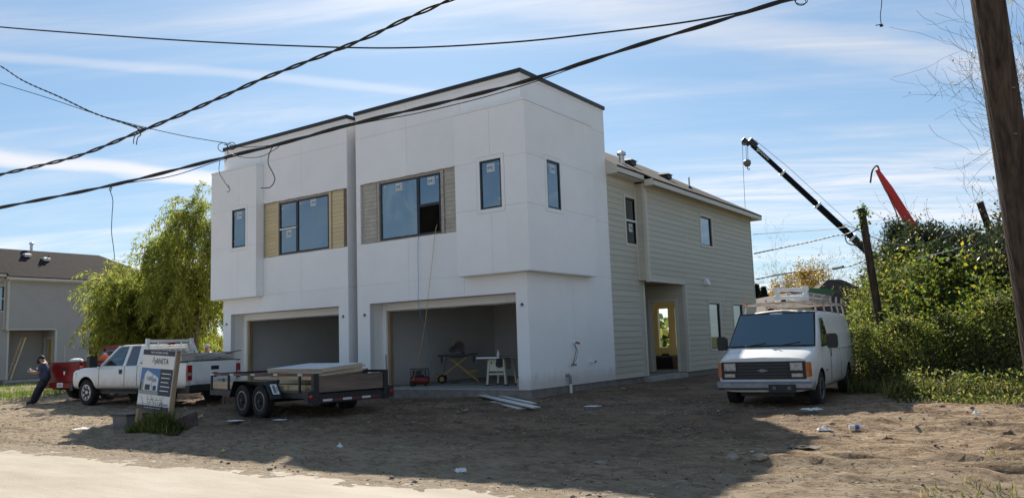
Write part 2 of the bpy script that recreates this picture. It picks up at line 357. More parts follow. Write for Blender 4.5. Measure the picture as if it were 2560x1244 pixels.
def basis(O, X, Y):
    X = Vector(X).normalized(); Y = Vector(Y).normalized(); Z = X.cross(Y); m = Matrix((X, Y, Z)).transposed().to_4x4(); m.translation = Vector(O); return m
# ---------------------------------------------------------------- ground
def vnoise(x, y, seed=0):
    xi = np.floor(x).astype(np.int64); yi = np.floor(y).astype(np.int64); fx = x-xi; fy = y-yi
    fx = fx*fx*(3-2*fx); fy = fy*fy*(3-2*fy)
    def h(a, b):
        n = (a*374761393 + b*668265263 + seed*974634777) & 0x7fffffff
        n = ((n ^ (n >> 13))*1274126177) & 0x7fffffff
        return ((n ^ (n >> 16)) & 0xffff)/65535.0
    return (h(xi, yi)*(1-fx)+h(xi+1, yi)*fx)*(1-fy)+(h(xi, yi+1)*(1-fx)+h(xi+1, yi+1)*fx)*fy
def fbm(x, y, seed=0, o=4, g=.5):
    s = 0; a = 1; t = 0
    for k in range(o): s = s+a*vnoise(x*2**k, y*2**k, seed+k); t += a; a *= g
    return s/t
def gbase(y): return np.interp(-np.asarray(y, float), [-30, -8, 1, 5, 12, 30], [-.18, -.18, -.22, -.32, -.40, -.42])
def ghigh(x, y):
    x = np.asarray(x, float); y = np.asarray(y, float)
    road = np.clip((-9.6-y+.5*(fbm(x*.35, y*.1, 9)-.5))/.7, 0, 1)      # worn smooth towards the road
    right = np.clip((x-7.2)/1.5, 0, 1)*np.clip((y+9.5)/2, 0, 1)
    h = (fbm(x*.55, y*.7, 1)-.5)*.10 + (fbm(x*1.9, y*2.6, 2, 4, .6)-.5)*.075 + (fbm(x*5, y*7, 3, 3, .7)-.5)*.055
    # tyre ruts pressed across the lot
    for k, (a, b, c) in enumerate(((.06, 1, 4.6), (.06, 1, 6.3), (-.10, 1, 7.6), (-.10, 1, 9.0), (.03, 1, 2.9))):
        d = a*x+b*y+c+.25*(fbm(x*.25, y*0+k, 20+k)-.5); h = h-.05*np.exp(-(d/.14)**2)*(.4+.9*fbm(x*.5, y*.2, 50+k))+.028*np.exp(-((np.abs(d)-.25)/.08)**2)*(.5+fbm(x*3, y, 60+k))
    # churned rows beside the scrub
    h = h+right*((fbm(x*1.2, y*5.5, 5, 3)-.5)*.20+.02)
    h = h*(1-.93*road)
    h = h+.13*np.exp(-(((x+3.75)/.85)**2+((y+7.75)/.55)**2))*(.7+.6*fbm(x*3, y*3, 90))      # spoil heaped round the sign posts
    return gbase(y)+h
def gz(x, y): return float(ghigh(x, y))
def axis(a, b, lo, hi, st):
    fine = np.arange(lo, hi+1e-6, st); out = []; d = st; p = lo
    while p > a: d *= 1.35; p -= d; out.append(max(p, a))
    l = out[::-1]; out = []; d = st; p = hi
    while p < b: d *= 1.35; p += d; out.append(min(p, b))
    return np.array(list(l)+list(fine)+out)
def grid_obj(name, xs, ys, zf, m):
    X, Y = np.meshgrid(xs, ys); Z = zf(X, Y); V = np.stack([X, Y, Z], -1).reshape(-1, 3); nx, ny = len(xs), len(ys)
    i = np.arange(nx-1)[None, :]+np.arange(ny-1)[:, None]*nx; F = np.stack([i, i+1, i+1+nx, i+nx], -1).reshape(-1, 4)
    return np_mesh(name, V, F, m, smooth=True)

def dirt_material():
    m = bpy.data.materials.new('dirt'); m.use_nodes = True; t = m.node_tree; L = t.links.new; p = t.nodes['Principled BSDF']
    p.inputs['Roughness'].default_value = .95; p.inputs['Specular IOR Level'].default_value = .15
    ge = N(t, 'ShaderNodeNewGeometry')
    def nz(scale, detail=6, rough=.6, st=None, dist=0):
        src = ge.outputs['Position']
        if st:
            mp = N(t, 'ShaderNodeMapping'); mp.inputs['Scale'].default_value = st; L(src, mp.inputs[0]); src = mp.outputs[0]
        n = N(t, 'ShaderNodeTexNoise'); n.inputs['Scale'].default_value = scale; n.inputs['Detail'].default_value = detail; n.inputs['Roughness'].default_value = rough; n.inputs['Distortion'].default_value = dist; L(src, n.inputs['Vector']); return n.outputs[0]
    def rng(s, a, b, c=0, d=1):
        r = N(t, 'ShaderNodeMapRange', interpolation_type='SMOOTHSTEP'); L(s, r.inputs[0])
        for i, x in enumerate((a, b, c, d)): r.inputs[i+1].default_value = x
        return r.outputs[0]
    def mx(f, a, b):
        n = N(t, 'ShaderNodeMix', data_type='RGBA'); L(f, n.inputs['Factor'])
        for k, x in (('A', a), ('B', b)):
            if isinstance(x, tuple): n.inputs[k].default_value = (*x, 1)
            else: L(x, n.inputs[k])
        return n.outputs['Result']
    c = mx(rng(nz(.55, 7, .65), .38, .62), (.178, .118, .078), (.280, .196, .126))
    c = mx(rng(nz(2.4, 8, .7, (1, 1.8, 1), .6), .45, .68), c, (.100, .068, .050))
    c = mx(rng(nz(9, 6, .7, (1, 2.2, 1)), .55, .72), c, (.30, .235, .165))
    c = mx(rng(nz(26, 4, .7), .60, .72), c, (.055, .040, .030))
    c = mx(rng(nz(3.5, 7, .75, (.35, 2.5, 1), 1.2), .60, .72), c, (.31, .245, .17))
    sp = N(t, 'ShaderNodeSeparateXYZ'); L(ge.outputs['Position'], sp.inputs[0])
    # freshly churned soil towards the scrub, with sunlight put into its colour
    paler = N(t, 'ShaderNodeMath', operation='MULTIPLY_ADD'); L(nz(.45, 6), paler.inputs[0]); paler.inputs[1].default_value = 5.0; L(sp.outputs['X'], paler.inputs[2])
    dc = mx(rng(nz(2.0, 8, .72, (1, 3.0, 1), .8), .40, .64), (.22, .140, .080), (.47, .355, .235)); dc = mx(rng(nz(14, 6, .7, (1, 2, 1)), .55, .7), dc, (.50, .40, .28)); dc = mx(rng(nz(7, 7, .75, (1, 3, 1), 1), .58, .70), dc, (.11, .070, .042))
    c = mx(rng(paler.outputs[0], 8.6, 11.0), c, dc)
    # bare sandy margin by the road; its leftward spread paints in sunlight
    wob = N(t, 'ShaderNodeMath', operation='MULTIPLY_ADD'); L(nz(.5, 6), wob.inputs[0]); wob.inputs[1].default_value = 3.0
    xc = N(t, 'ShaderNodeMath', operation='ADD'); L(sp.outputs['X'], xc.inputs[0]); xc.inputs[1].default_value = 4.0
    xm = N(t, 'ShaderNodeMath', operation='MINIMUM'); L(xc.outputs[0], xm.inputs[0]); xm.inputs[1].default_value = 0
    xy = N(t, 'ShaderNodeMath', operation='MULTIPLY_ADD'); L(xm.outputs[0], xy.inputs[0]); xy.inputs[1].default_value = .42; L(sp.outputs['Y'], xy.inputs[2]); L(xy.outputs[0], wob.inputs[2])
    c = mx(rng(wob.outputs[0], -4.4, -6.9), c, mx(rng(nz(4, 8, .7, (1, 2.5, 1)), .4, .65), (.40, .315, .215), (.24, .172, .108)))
    w2 = N(t, 'ShaderNodeMath', operation='MULTIPLY_ADD'); L(nz(1.3, 9, .72, (1, 1.6, 1)), w2.inputs[0]); w2.inputs[1].default_value = 3.4; L(sp.outputs['Y'], w2.inputs[2])
    c = mx(rng(w2.outputs[0], -6.9, -8.9), c, mx(rng(nz(9, 8, .7, (1, 2, 1)), .42, .62), (.30, .235, .165), (.43, .36, .27)))
    # green flush far from the lot
    far = N(t, 'ShaderNodeMath', operation='MULTIPLY_ADD'); L(nz(.18, 5), far.inputs[0]); far.inputs[1].default_value = 16; L(sp.outputs['Y'], far.inputs[2])
    c = mx(rng(far.outputs[0], 22, 27), c, (.085, .095, .035))
    L(c, p.inputs['Base Color'])
    b1 = N(t, 'ShaderNodeBump'); b1.inputs['Strength'].default_value = 1.0; b1.inputs['Distance'].default_value = .07; L(nz(11, 8, .7, (1, 1.7, 1)), b1.inputs['Height'])
    b2 = N(t, 'ShaderNodeBump'); b2.inputs['Strength'].default_value = .7; b2.inputs['Distance'].default_value = .015; L(nz(55, 5, .7), b2.inputs['Height']); L(b1.outputs[0], b2.inputs['Normal'])
    L(b2.outputs[0], p.inputs['Normal']); MATS['dirt'] = m
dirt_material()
xs = axis(-500, 500, -19, 13.5, .085); ys = axis(-400, 700, -14.5, 4.5, .085)
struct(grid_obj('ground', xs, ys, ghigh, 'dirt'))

def road_material():
    m = bpy.data.materials.new('road_dust'); m.use_nodes = True; t = m.node_tree; L = t.links.new; p = t.nodes['Principled BSDF']
    p.inputs['Roughness'].default_value = .9; p.inputs['Specular IOR Level'].default_value = .2
    ge = N(t, 'ShaderNodeNewGeometry'); mp = N(t, 'ShaderNodeMapping'); mp.inputs['Scale'].default_value = (.35, 1.6, 1); L(ge.outputs['Position'], mp.inputs[0])
    n = N(t, 'ShaderNodeTexNoise'); n.inputs['Scale'].default_value = 1.1; n.inputs['Detail'].default_value = 9; n.inputs['Roughness'].default_value = .68; L(mp.outputs[0], n.inputs['Vector'])
    cr = N(t, 'ShaderNodeValToRGB'); e = cr.color_ramp.elements; e[0].position = .32; e[0].color = (.34, .285, .215, 1); e[1].position = .66; e[1].color = (.455, .40, .325, 1); L(n.outputs[0], cr.inputs[0])
    n2 = N(t, 'ShaderNodeTexNoise'); n2.inputs['Scale'].default_value = 30; n2.inputs['Detail'].default_value = 5; L(ge.outputs['Position'], n2.inputs['Vector'])
    r = N(t, 'ShaderNodeMapRange'); L(n2.outputs[0], r.inputs[0]); r.inputs[1].default_value = .62; r.inputs[2].default_value = .74; r.inputs[4].default_value = .55
    mx = N(t, 'ShaderNodeMix', data_type='RGBA'); L(r.outputs[0], mx.inputs['Factor']); L(cr.outputs[0], mx.inputs['A']); mx.inputs['B'].default_value = (.25, .21, .165, 1); L(mx.outputs['Result'], p.inputs['Base Color'])
    b = N(t, 'ShaderNodeBump'); b.inputs['Strength'].default_value = .35; b.inputs['Distance'].default_value = .02; L(n2.outputs[0], b.inputs['Height']); L(b.outputs[0], p.inputs['Normal']); MATS['road_dust'] = m
road_material()
def make_road():
    xs = np.concatenate([np.linspace(-300, -22, 40), np.arange(-20, 14, .12), np.linspace(16, 300, 40)]); V = []; F = []
    t = np.concatenate([np.linspace(0, .32, 36), np.linspace(.36, 1, 14)])
    E_ = -8.75+.06*xs*(np.abs(xs) < 20)-.5*(xs > 8)+1.1*(fbm(xs*.45, xs*0+3.3, 31)-.5)+.35*(fbm(xs*1.1, xs*0+1.3, 33, 2, .5)-.5)
    Xg = np.repeat(xs[:, None], len(t), 1); Yg = E_[:, None]+(-19.5-E_[:, None])*t[None, :]; Zg = ghigh(Xg, Yg)-.035+.052*np.minimum(1, t*4.5)[None, :]+.045*(fbm(Xg*2.2, Yg*5, 71, 4, .65)-.5)*(1-np.minimum(1, t*3.2))[None, :]
    V = np.stack([Xg, Yg, Zg], -1).reshape(-1, 3)
    n = len(t)
    for i in range(len(xs)-1):
        for k in range(n-1): F.append((i*n+k, (i+1)*n+k, (i+1)*n+k+1, i*n+k+1))
    struct(np_mesh('road', V, F, 'road_dust', smooth=True))
make_road()
# ---------------------------------------------------------------- buildings
def rect_cells(u0, u1, z0, z1, holes):
    us = sorted({u0, u1, *[min(max(h[i], u0), u1) for h in holes for i in (0, 1)]}); zs = sorted({z0, z1, *[min(max(h[i], z0), z1) for h in holes for i in (2, 3)]})
    for i in range(len(us)-1):
        for j in range(len(zs)-1):
            cu, cz = (us[i]+us[i+1])/2, (zs[j]+zs[j+1])/2
            if us[i+1]-us[i] < 1e-6 or zs[j+1]-zs[j] < 1e-6: continue
            if any(h[0] < cu < h[1] and h[2] < cz < h[3] for h in holes): continue
            yield us[i], us[i+1], zs[j], zs[j+1]
def wall(mb, O, U, Nn, u0, u1, z0, z1, holes=(), t=.15):
    """upright wall slab with real openings; O is where u=0, z=0; Nn points outwards"""
    O, U, Nn = Vector(O), Vector(U), Vector(Nn); P = lambda u, z, d=0: O+U*u+Vector((0, 0, z))-Nn*d
    for a, b, c, d in rect_cells(u0, u1, z0, z1, holes):
        mb.quad(P(a, c), P(b, c), P(b, d), P(a, d)); mb.quad(P(a, c, t), P(a, d, t), P(b, d, t), P(b, c, t))
    for h in list(holes)+[(u0, u1, z0, z1)]:
        a, b, c, d = max(h[0], u0), min(h[1], u1), max(h[2], z0), min(h[3], z1)
        mb.quad(P(a, c), P(a, d), P(a, d, t), P(a, c, t)); mb.quad(P(b, c), P(b, c, t), P(b, d, t), P(b, d))
        if not (h[2] < z0): mb.quad(P(a, c), P(a, c, t), P(b, c, t), P(b, c))
        mb.quad(P(a, d), P(b, d), P(b, d, t), P(a, d, t))
def clip_holes(a, b, c, d, holes): return [h for h in holes if h[0] < b-1e-5 and h[1] > a+1e-5 and h[2] < d-1e-5 and h[3] > c+1e-5]
def connected(cells):
    groups = []
    for cell in cells:
        hit = [g for g in groups if any(((abs(cell[0]-o[1]) < 1e-6 or abs(cell[1]-o[0]) < 1e-6) and cell[2] < o[3]-1e-6 and cell[3] > o[2]+1e-6) or ((abs(cell[2]-o[3]) < 1e-6 or abs(cell[3]-o[2]) < 1e-6) and cell[0] < o[1]-1e-6 and cell[1] > o[0]+1e-6) for o in g)]
        new = [cell]
        for g in hit: new += g; groups.remove(g)
        groups.append(new)
    return groups
def panels(parent, O, U, Nn, cells, holes, m='white_board', t=.012, g=.0032, proud=.0):
    """fibre cement sheets, one object each, with an open joint between neighbours"""
    for a, b, c, d in cells:
        mb = MB(); hs = [(h[0]+.0005, h[1]-.0005, h[2]+.0005, h[3]-.0005) for h in clip_holes(a, b, c, d, holes)]
        n = 0
        O2 = Vector(O)+Vector(Nn)*(t+proud)
        hs2 = []
        for h in hs:
            hs2.append(h)
        cells2 = list(rect_cells(a+g, b-g, c+g, d-g, hs2))
        if not cells2: continue
        P = lambda u, z, dd=0: O2+Vector(U)*u+Vector((0, 0, z))-Vector(Nn)*dd
        for grp in connected(cells2):
            mb = MB()
            for p, q, r_, s_ in grp:
                mb.quad(P(p, r_), P(q, r_), P(q, s_), P(p, s_)); mb.quad(P(p, r_), P(p, s_), P(p, s_, t), P(p, r_, t)); mb.quad(P(q, r_), P(q, r_, t), P(q, s_, t), P(q, s_)); mb.quad(P(p, r_), P(p, r_, t), P(q, r_, t), P(q, r_)); mb.quad(P(p, s_), P(q, s_), P(q, s_, t), P(p, s_, t))
            mb.build('panel', m, parent)
def siding(parent, O, U, Nn, u0, u1, z0, z1, holes, m, ex=.18, lap=.018, joined=None, seams=()):
    """lap boards: every course a wedge, cut where openings interrupt it"""
    O, U, Nn = Vector(O), Vector(U), Vector(Nn); z = z0; acc = MB()
    cuts = sorted([u0, u1]+[s for s in seams if u0 < s < u1])
    P = lambda u, zz, d: O+U*u+Vector((0, 0, zz))+Nn*d
    while z < z1-1e-4:
        zt = min(z+ex, z1)
        for k in range(len(cuts)-1):
            a0, b0 = cuts[k]+(.0015 if k else 0), cuts[k+1]-(.0015 if k < len(cuts)-2 else 0)
            hs = clip_holes(a0, b0, z, zt, holes)
            f = lambda zz: .004+lap*(1-(zz-z)/ex)
            groups = connected(rect_cells(a0, b0, z, zt, hs))
            for g in groups:
                mb = MB() if joined is None else acc
                for a, b, c, d in g:
                    mb.quad(P(a, c, f(c)), P(b, c, f(c)), P(b, d, f(d)), P(a, d, f(d))); mb.quad(P(a, c, 0), P(b, c, 0), P(b, c, f(c)), P(a, c, f(c)))
                    mb.quad(P(a, c, 0), P(a, c, f(c)), P(a, d, f(d)), P(a, d, 0)); mb.quad(P(b, c, 0), P(b, d, 0), P(b, d, f(d)), P(b, c, f(c)))
                if joined is None: mb.build('siding_board', m, parent)
        z = zt
    if joined is not None: acc.build(joined, m, parent, kind='stuff')
def window(parent, O, U, Nn, a, b, c, d, cols, frame='frame_dark', glass='glass', fw=.045, depth=.05, back=.03, stickers=(), skip=()):
    """cols: pane rectangles (u0,u1,z0,z1); frame bars fill the rest"""
    O, U, Nn = Vector(O), Vector(U), Vector(Nn); P = lambda u, z, dd: O+U*u+Vector((0, 0, z))-Nn*dd
    mb = MB()
    for p, q, r_, s_ in rect_cells(a, b, c, d, cols):
        mb.prism([P(p, r_, back), P(q, r_, back), P(q, s_, back), P(p, s_, back)], -Nn*depth)
    fr = mb.build('window', frame, parent)
    for i, (p, q, r_, s_) in enumerate(cols):
        if i in skip: continue
        g = MB(); e = .002; g.prism([P(p-e, r_-e, back+.025), P(q+e, r_-e, back+.025), P(q+e, s_+e, back+.025), P(p-e, s_+e, back+.025)], -Nn*.006)
        g.build('pane', glass if isinstance(glass, str) else glass[i], fr)
    for (p, z, w_, h_) in stickers:
        g = MB(); g.prism([P(p, z, back+.022), P(p+w_, z, back+.022), P(p+w_, z+h_, back+.022), P(p, z+h_, back+.022)], -Nn*.002); g.build('sticker', 'sticker', fr)
        if h_ > .1:
            text_mesh('lettering', 'MI', h_*.62, 'ink', fr, basis(P(p+w_*.66, z+h_*.45, back+.020), U, (0, 0, 1)))
            k = MB(); x0, x1 = p+w_*.12, p+w_*.40
            for (q0, q1, r0, r1) in ((x0, x0+.012, z+h_*.2, z+h_*.75), (x0, x1, z+h_*.72, z+h_*.78), (x1-.012, x1, z+h_*.3, z+h_*.78), (x0, x1, z+h_*.2, z+h_*.25), (x0+.05, x0+.065, z+h_*.2, z+h_*.6)):
                k.quad(P(q0, r0, back+.020), P(q1, r0, back+.020), P(q1, r1, back+.020), P(q0, r1, back+.020))
            k.build('emblem', 'grey_ink', fr)
    return fr
def trim_rect(parent, name, O, U, Nn, a, b, c, d, w_, t, m):
    O, U, Nn = Vector(O), Vector(U), Vector(Nn); P = lambda u, z: O+U*u+Vector((0, 0, z))
    mb = MB()
    for p, q, r_, s_ in rect_cells(a-w_, b+w_, c-w_, d+w_, [(a, b, c, d)]): mb.prism([P(p, r_), P(q, r_), P(q, s_), P(p, s_)], Nn*t)
    return mb.build(name, m, parent)
def interior(parent, name, x0, x1, y0, y1, z0, z1, m, floor, holes_y0=None, holes_y1=None, holes_x1=None):
    """room lining seen through openings: inside faces of a box"""
    mb = MB()
    for (O, U, Nn, L_, hs) in (((x0, y0, 0), (0, 1, 0), (-1, 0, 0), y1-y0, None), ((x1, y0, 0), (0, 1, 0), (1, 0, 0), y1-y0, holes_x1), ((x0, y1, 0), (1, 0, 0), (0, 1, 0), x1-x0, holes_y1), ((x0, y0, 0), (1, 0, 0), (0, -1, 0), x1-x0, holes_y0)):
        if hs == 'open': continue
        wall(mb, O, U, Nn, 0, L_, z0, z1, hs or (), .02)
    mb.box((x0, y0, z1), (x1, y1, z1+.02)); o = mb.build(name, m, parent)
    MB().box((x0-.02, y0-(.02), z0-.06), (x1+.02, y1+.02, z0)).build('floor', floor, o)
    return o

def townhouse(right):
    if right:
        t = thing('townhouse', 'white panelled townhouse with open garage and beige lap siding behind, nearer of the pair', 'house', group='pair of new townhouses')
        x0, s, W = 0.0, -1, 6.13; bw = 2.02; band = (2.29, 5.954); gar = (.37, 5.62)
    else:
        t = thing('townhouse', 'white panelled townhouse with tan boards beside its window, farther of the pair', 'house', group='pair of new townhouses')
        x0, s, W = -12.671, 1, 6.155; bw = 2.16; band = (2.135, 6.155); gar = (.42, 5.74)
    H, zb, zt, D1, pr = 8.37, 3.006, 7.40, 4.58, .30; zo = 2.485; bz = (4.243, 6.122)
    F0, FU, FN = (x0, 0, 0), (s, 0, 0), (0, -1, 0)              # front plane
    S0, SU, SN = (x0, 0, 0), (0, 1, 0), (-s, 0, 0)              # outer side plane
    th = .014                                                      # panels sit th proud of the backing
    # --- backing walls
    hol = [(*gar, -1, zo), (*band, *bz)]
    mb = MB(); wall(mb, (x0, th, 0), FU, FN, th, W-th, 0.0, H-.02, hol, .16); fw = mb.build('front_wall', 'joint', t)
    boxh = [(-.29, bw, zb+.02, zt-.01)]
    zj = (3.045, 7.51, 8.17)
    cells = []
    uj = [0, 2.04, 4.05, W]
    for (c, d) in ((0, zj[0]), (zj[0], zj[1]), (zj[1], zj[2]), (zj[2], H-.02)):
        for i in range(3): cells.append((uj[i], uj[i+1], c, d))
    panels(fw, (x0, th, 0), FU, FN, cells, [(*gar, -1, zo), (band[0]-.02, band[1]+(.02 if band[1] >= W-.01 else 0), *bz)], t=th-.001)
    mb = MB(); wall(mb, (x0+s*th, 0, 0), SU, SN, th+.002, D1, 0.0, H-.02, (), .16); sw = mb.build('side_wall', 'joint', t)
    panels(sw, (x0+s*th, 0, 0), SU, SN, [(0, 2.3, 0, zj[0]), (2.3, D1, 0, zj[0]), (0, D1, zj[0], 4.72), (0, D1, 4.72, zj[1]), (0, D1, zj[1], zj[2]), (0, D1, zj[2], H-.02)], (), t=th-.001)
    g0 = x0+s*W
    mb = MB(); wall(mb, (g0-s*th, 0, 0), SU, (s, 0, 0), th+.002, D1, 0.0, H-.02, (), .16); gw = mb.build('gap_wall', 'brown_sheath', t)
    panels(gw, (g0-s*th, 0, 0), SU, (s, 0, 0), [(0, .40, 0, zj[0]), (0, .40, zj[0], 6.1), (0, .40, 6.1, H-.02)], (), t=th-.001)
    MB().box((x0+s*.02, D1, 2.85), (g0-s*.02, D1-.16, H-.02)).build('rear_wall', 'white_board', t)
    MB().box((x0+s*.17, .17, H-.5), (g0-s*.17, D1-.17, H-.42)).build('flat_roof', 'shingle', t)
    # black metal coping
    mb = MB(); e = .045
    xa, xb = sorted((x0-s*e, g0+s*e))
    for A, B in (((xa, -e), (xb, .20)), ((xa, D1-.2), (xb, D1+e)), ((xa, .201), (xa+.26, D1-.201)), ((xb-.26, .201), (xb, D1-.201))): mb.box((A[0], A[1], H-.10), (B[0], B[1], H+.005))
    mb.build('coping', 'black_metal', t)
    # --- projecting bay
    mb = MB(); bx = x0-s*(pr-th)
    L_ = bw+pr-2*th
    winf = (1.193-.697+.0, 1.193) if right else (.85+.02, 1.60)
    fz = (4.70, 6.00); wins = (.68, 1.35)
    wall(mb, (bx, -pr+th, 0), FU, FN, 0, L_, zb, zt-.02, [(winf[0]+pr-th, winf[1]+pr-th, *fz)], .15)
    wall(mb, (bx, -pr+th, 0), SU, SN, .001, 3.23+pr-th, zb, zt-.02, [(wins[0]+pr-th, wins[1]+pr-th, *fz)] if right else (), .15)
    mb.box((bx+s*.151, -pr+th+.151, zb), (x0+s*(bw-th), -.001, zb+.1)); mb.box((bx+s*.151, -pr+th+.151, zt-.1), (x0+s*(bw-th), -.001, zt-.02)); mb.box((bx+s*.151, 0, zb), (x0-s*.001, 3.22, zb+.1)); mb.box((bx+s*.151, 0, zt-.1), (x0-s*.001, 3.22, zt-.021))
    mb.box((x0+s*(bw-th), -pr+th+.01, zb), (x0+s*(bw-.15), -.002, zt-.02))
    bay = mb.build('bay', 'joint', t)
    hh = [(winf[0]-.11, winf[1]+.11, fz[0]-.11, fz[1]+.11)]
    us = [-pr, (winf[0]+winf[1])/2, bw]; cs = []
    for (c, d) in ((zb, fz[0]+.02), (fz[0]+.02, fz[1]), (fz[1], zt)):
        if (c, d) == (fz[0]+.02, fz[1]): cs.append((-pr, bw, c, d))
        else: cs += [(us[0], us[1], c, d), (us[1], us[2], c, d)]
    panels(bay, (x0, -pr+th, 0), FU, FN, cs, hh, t=th)
    hs = [(wins[0]-.11, wins[1]+.11, fz[0]-.11, fz[1]+.11)] if right else []
    panels(bay, (x0-s*(pr-th), 0, 0), SU, SN, [(-pr, 3.23, c, d) for c, d in ((zb, fz[0]+.02), (fz[0]+.02, fz[1]), (fz[1], zt))], hs, t=th)
    panels(bay, (x0+s*(bw-th), 0, 0), SU, (s, 0, 0), [(-pr, 0, c, d) for c, d in ((zb, fz[0]+.02), (fz[0]+.02, fz[1]), (fz[1], zt))], (), t=th)
    # soffit and cap
    xa, xb = sorted((x0-s*pr, x0+s*bw))
    mb = MB(); mb.box((xa+.003, -pr+.003, zb-.012), (xb-.003, -.003, zb-.001)); xs0, xs1 = sorted((x0-s*(pr-.003), x0-s*.003)); mb.box((xs0, 0, zb-.012), (xs1, 3.225, zb-.001)); mb.build('soffit', 'white_board', t)
    mb = MB(); mb.box((xa-.012, -pr-.012, zt+.002), (xb+.012, -.004, zt+.055)); xs0, xs1 = sorted((x0-s*(pr+.012), x0-s*.004)); mb.box((xs0, -.003, zt+.002), (xs1, 3.245, zt+.055)); mb.build('bay_cap', 'white_trim', t)
    # bay windows with flat white surround
    O = (x0, -pr, 0)
    trim_rect(bay, 'window_trim', (x0, -pr+th, 0), FU, FN, *winf, *fz, .10, th+.004, 'white_trim')
    a, b = winf
    window(t, O, FU, FN, a, b, *fz, [(a+.05, b-.05, fz[0]+.05, fz[1]-.05)], stickers=[((a+b)/2-.13+(.06 if right else 0)*0, fz[1]-.32, .26, .22), (a+.07, fz[0]+.22, .05, .03), (a+.07, fz[1]-.16, .05, .03)], back=.012)
    if right:
        trim_rect(bay, 'window_trim', (x0-s*(pr-th), 0, 0), SU, SN, *wins, *fz, .10, th+.004, 'white_trim')
        a, b = wins; window(t, (x0-s*pr, 0, 0), SU, SN, a, b, *fz, [(a+.05, b-.05, fz[0]+.05, fz[1]-.05)], stickers=[((a+b)/2-.13, fz[1]-.32, .26, .22), (a+.07, fz[1]-.16, .05, .03)], back=.012)
    # --- recessed band of bare lap boards round the big window
    bm = 'grey_siding' if right else 'tan_siding'
    if right: wx = (2.845, 5.165); split = 3.68
    else: wx = (12.671-9.75, 12.671-7.39); split = 12.671-8.88
    wz = (4.315, 6.02)
    rec = .035
    mb = MB(); wall(mb, (x0, rec+.03, 0), FU, FN, band[0], band[1]-(.02 if not right else 0), bz[0]-.02, bz[1]+.02, [(*wx, *wz)], .09); bd = mb.build('window_band', 'raw_edge', t)
    lo, hi = (band[0]+.01, wx[0]-.17), (wx[1]+.16, band[1]-.14)
    if not right: lo, hi = (band[0]+.06, wx[0]-.16), (wx[1]+.17, band[1]-.01)
    for (a, b) in (lo, hi): siding(bd, (x0, rec+.026, 0), FU, FN, a, b, bz[0]+.05, bz[1]-.06, (), bm, ex=.123, lap=.016)
    tm = 'raw_edge' if right else 'tan_siding'
    for (a, b) in ((wx[0]-.13, wx[0]-.03), (wx[1]+.03, wx[1]+.12)):
        MB().box((x0+s*a, rec+.026, bz[0]+.05), (x0+s*b, rec-.012, bz[1]-.05)).build('window_casing', tm, bd)
    # ragged torn edges of the white sheets
    for z, sg in ((bz[1], -1), (bz[0], 1)):
        mb = MB(); n = 46
        for i in range(n):
            a = band[0]+(band[1]-band[0])*i/n; b = band[0]+(band[1]-band[0])*(i+1)/n; h1 = .012+.035*fbm(np.array([i*.35]), np.array([z*3.0]), 40)[0]
            mb.box((x0+s*a, .0035, z), (x0+s*b, .012, z+sg*h1))
        mb.build('ragged_edge', 'white_board', bd)
    a, b = wx; zm = 5.16
    if right:
        cols = [(split+.05, b-.05, wz[0]+.05, wz[1]-.05), (a+.05, split-.05, zm+.04, wz[1]-.05), (a+.05, split-.05, wz[0]+.05, zm-.04)]
        window(t, (x0, rec-.02, 0), FU, FN, a, b, *wz, cols, glass=['glass_film', 'glass', 'glass'], skip=(2,), stickers=[(split+.62, wz[1]-.30, .26, .22), (a+.22, wz[1]-.30, .26, .22), (b-.2, wz[1]-.14, .06, .04), (a+.09, wz[1]-.14, .06, .04)])
    else:
        cols = [(a+.05, split-.05, zm+.04, wz[1]-.05), (a+.05, split-.05, wz[0]+.05, zm-.04), (split+.05, b-.05, wz[0]+.05, wz[1]-.05)]
        w_ = window(t, (x0, rec-.02, 0), FU, FN, a, b, *wz, cols, glass=['glass', 'glass', 'glass'], stickers=[(a+.32, zm-.30, .26, .22), (split+.62, wz[1]-.28, .26, .22), (a+.1, wz[1]-.2, .06, .04), (split+.1, wz[1]-.14, .06, .04)])
        MB().box((x0+s*(a+.03), rec-.012, zm-.045), (x0+s*(split-.03), rec+.02, zm+.0)).build('sash_rail', 'vinyl_white', w_)
    # --- garage mouth: deep white reveal, header, rough jambs
    ga, gb = gar; dp = .55; ib = .13; zi = 2.28
    mb = MB()
    mb.box((x0+s*(ga-.10), .18, 0), (x0+s*(ga-.002), dp+.14, zo+.10)); mb.box((x0+s*(gb+.002), .18, 0), (x0+s*(gb+.10), dp+.14, zo+.10)); mb.box((x0+s*(ga-.001), .18, zo+.002), (x0+s*(gb+.001), dp+.14, zo+.10))
    mb.box((x0+s*ga, .0, zo+.001), (x0+s*gb, .19, zo+.012))
    mb.build('garage_reveal', 'white_trim', t)
    mb = MB(); mb.box((x0+s*ga, dp, zi), (x0+s*gb, dp+.12, zo)); mb.box((x0+s*ga, dp, .03), (x0+s*(ga+ib), dp+.12, zi)); mb.box((x0+s*(gb-ib), dp, .03), (x0+s*gb, dp+.12, zi)); fr = mb.build('garage_door_frame', 'white_trim', t)
    mb = MB()
    n = 34
    for i in range(n):
        p = ga+ib+(gb-ga-2*ib)*i/n; q = ga+ib+(gb-ga-2*ib)*(i+1)/n; h1 = .02+.03*fbm(np.array([i*.5]), np.array([2.0+right]), 44)[0]; mb.box((x0+s*p, dp+.02, zi-h1), (x0+s*q, dp+.12, zi-.001))
    mb.build('rough_header_edge', 'raw_edge', fr)
    for p, q in ((ga+ib, ga+ib+.09), (gb-ib-.09, gb-ib)): MB().box((x0+s*p, dp+.06, .03), (x0+s*q, dp+.20, zi-.05)).build('jamb_stud', 'stud_wood', fr)
    xa, xb = sorted((x0+s*.20, x0+s*(W-.20)))
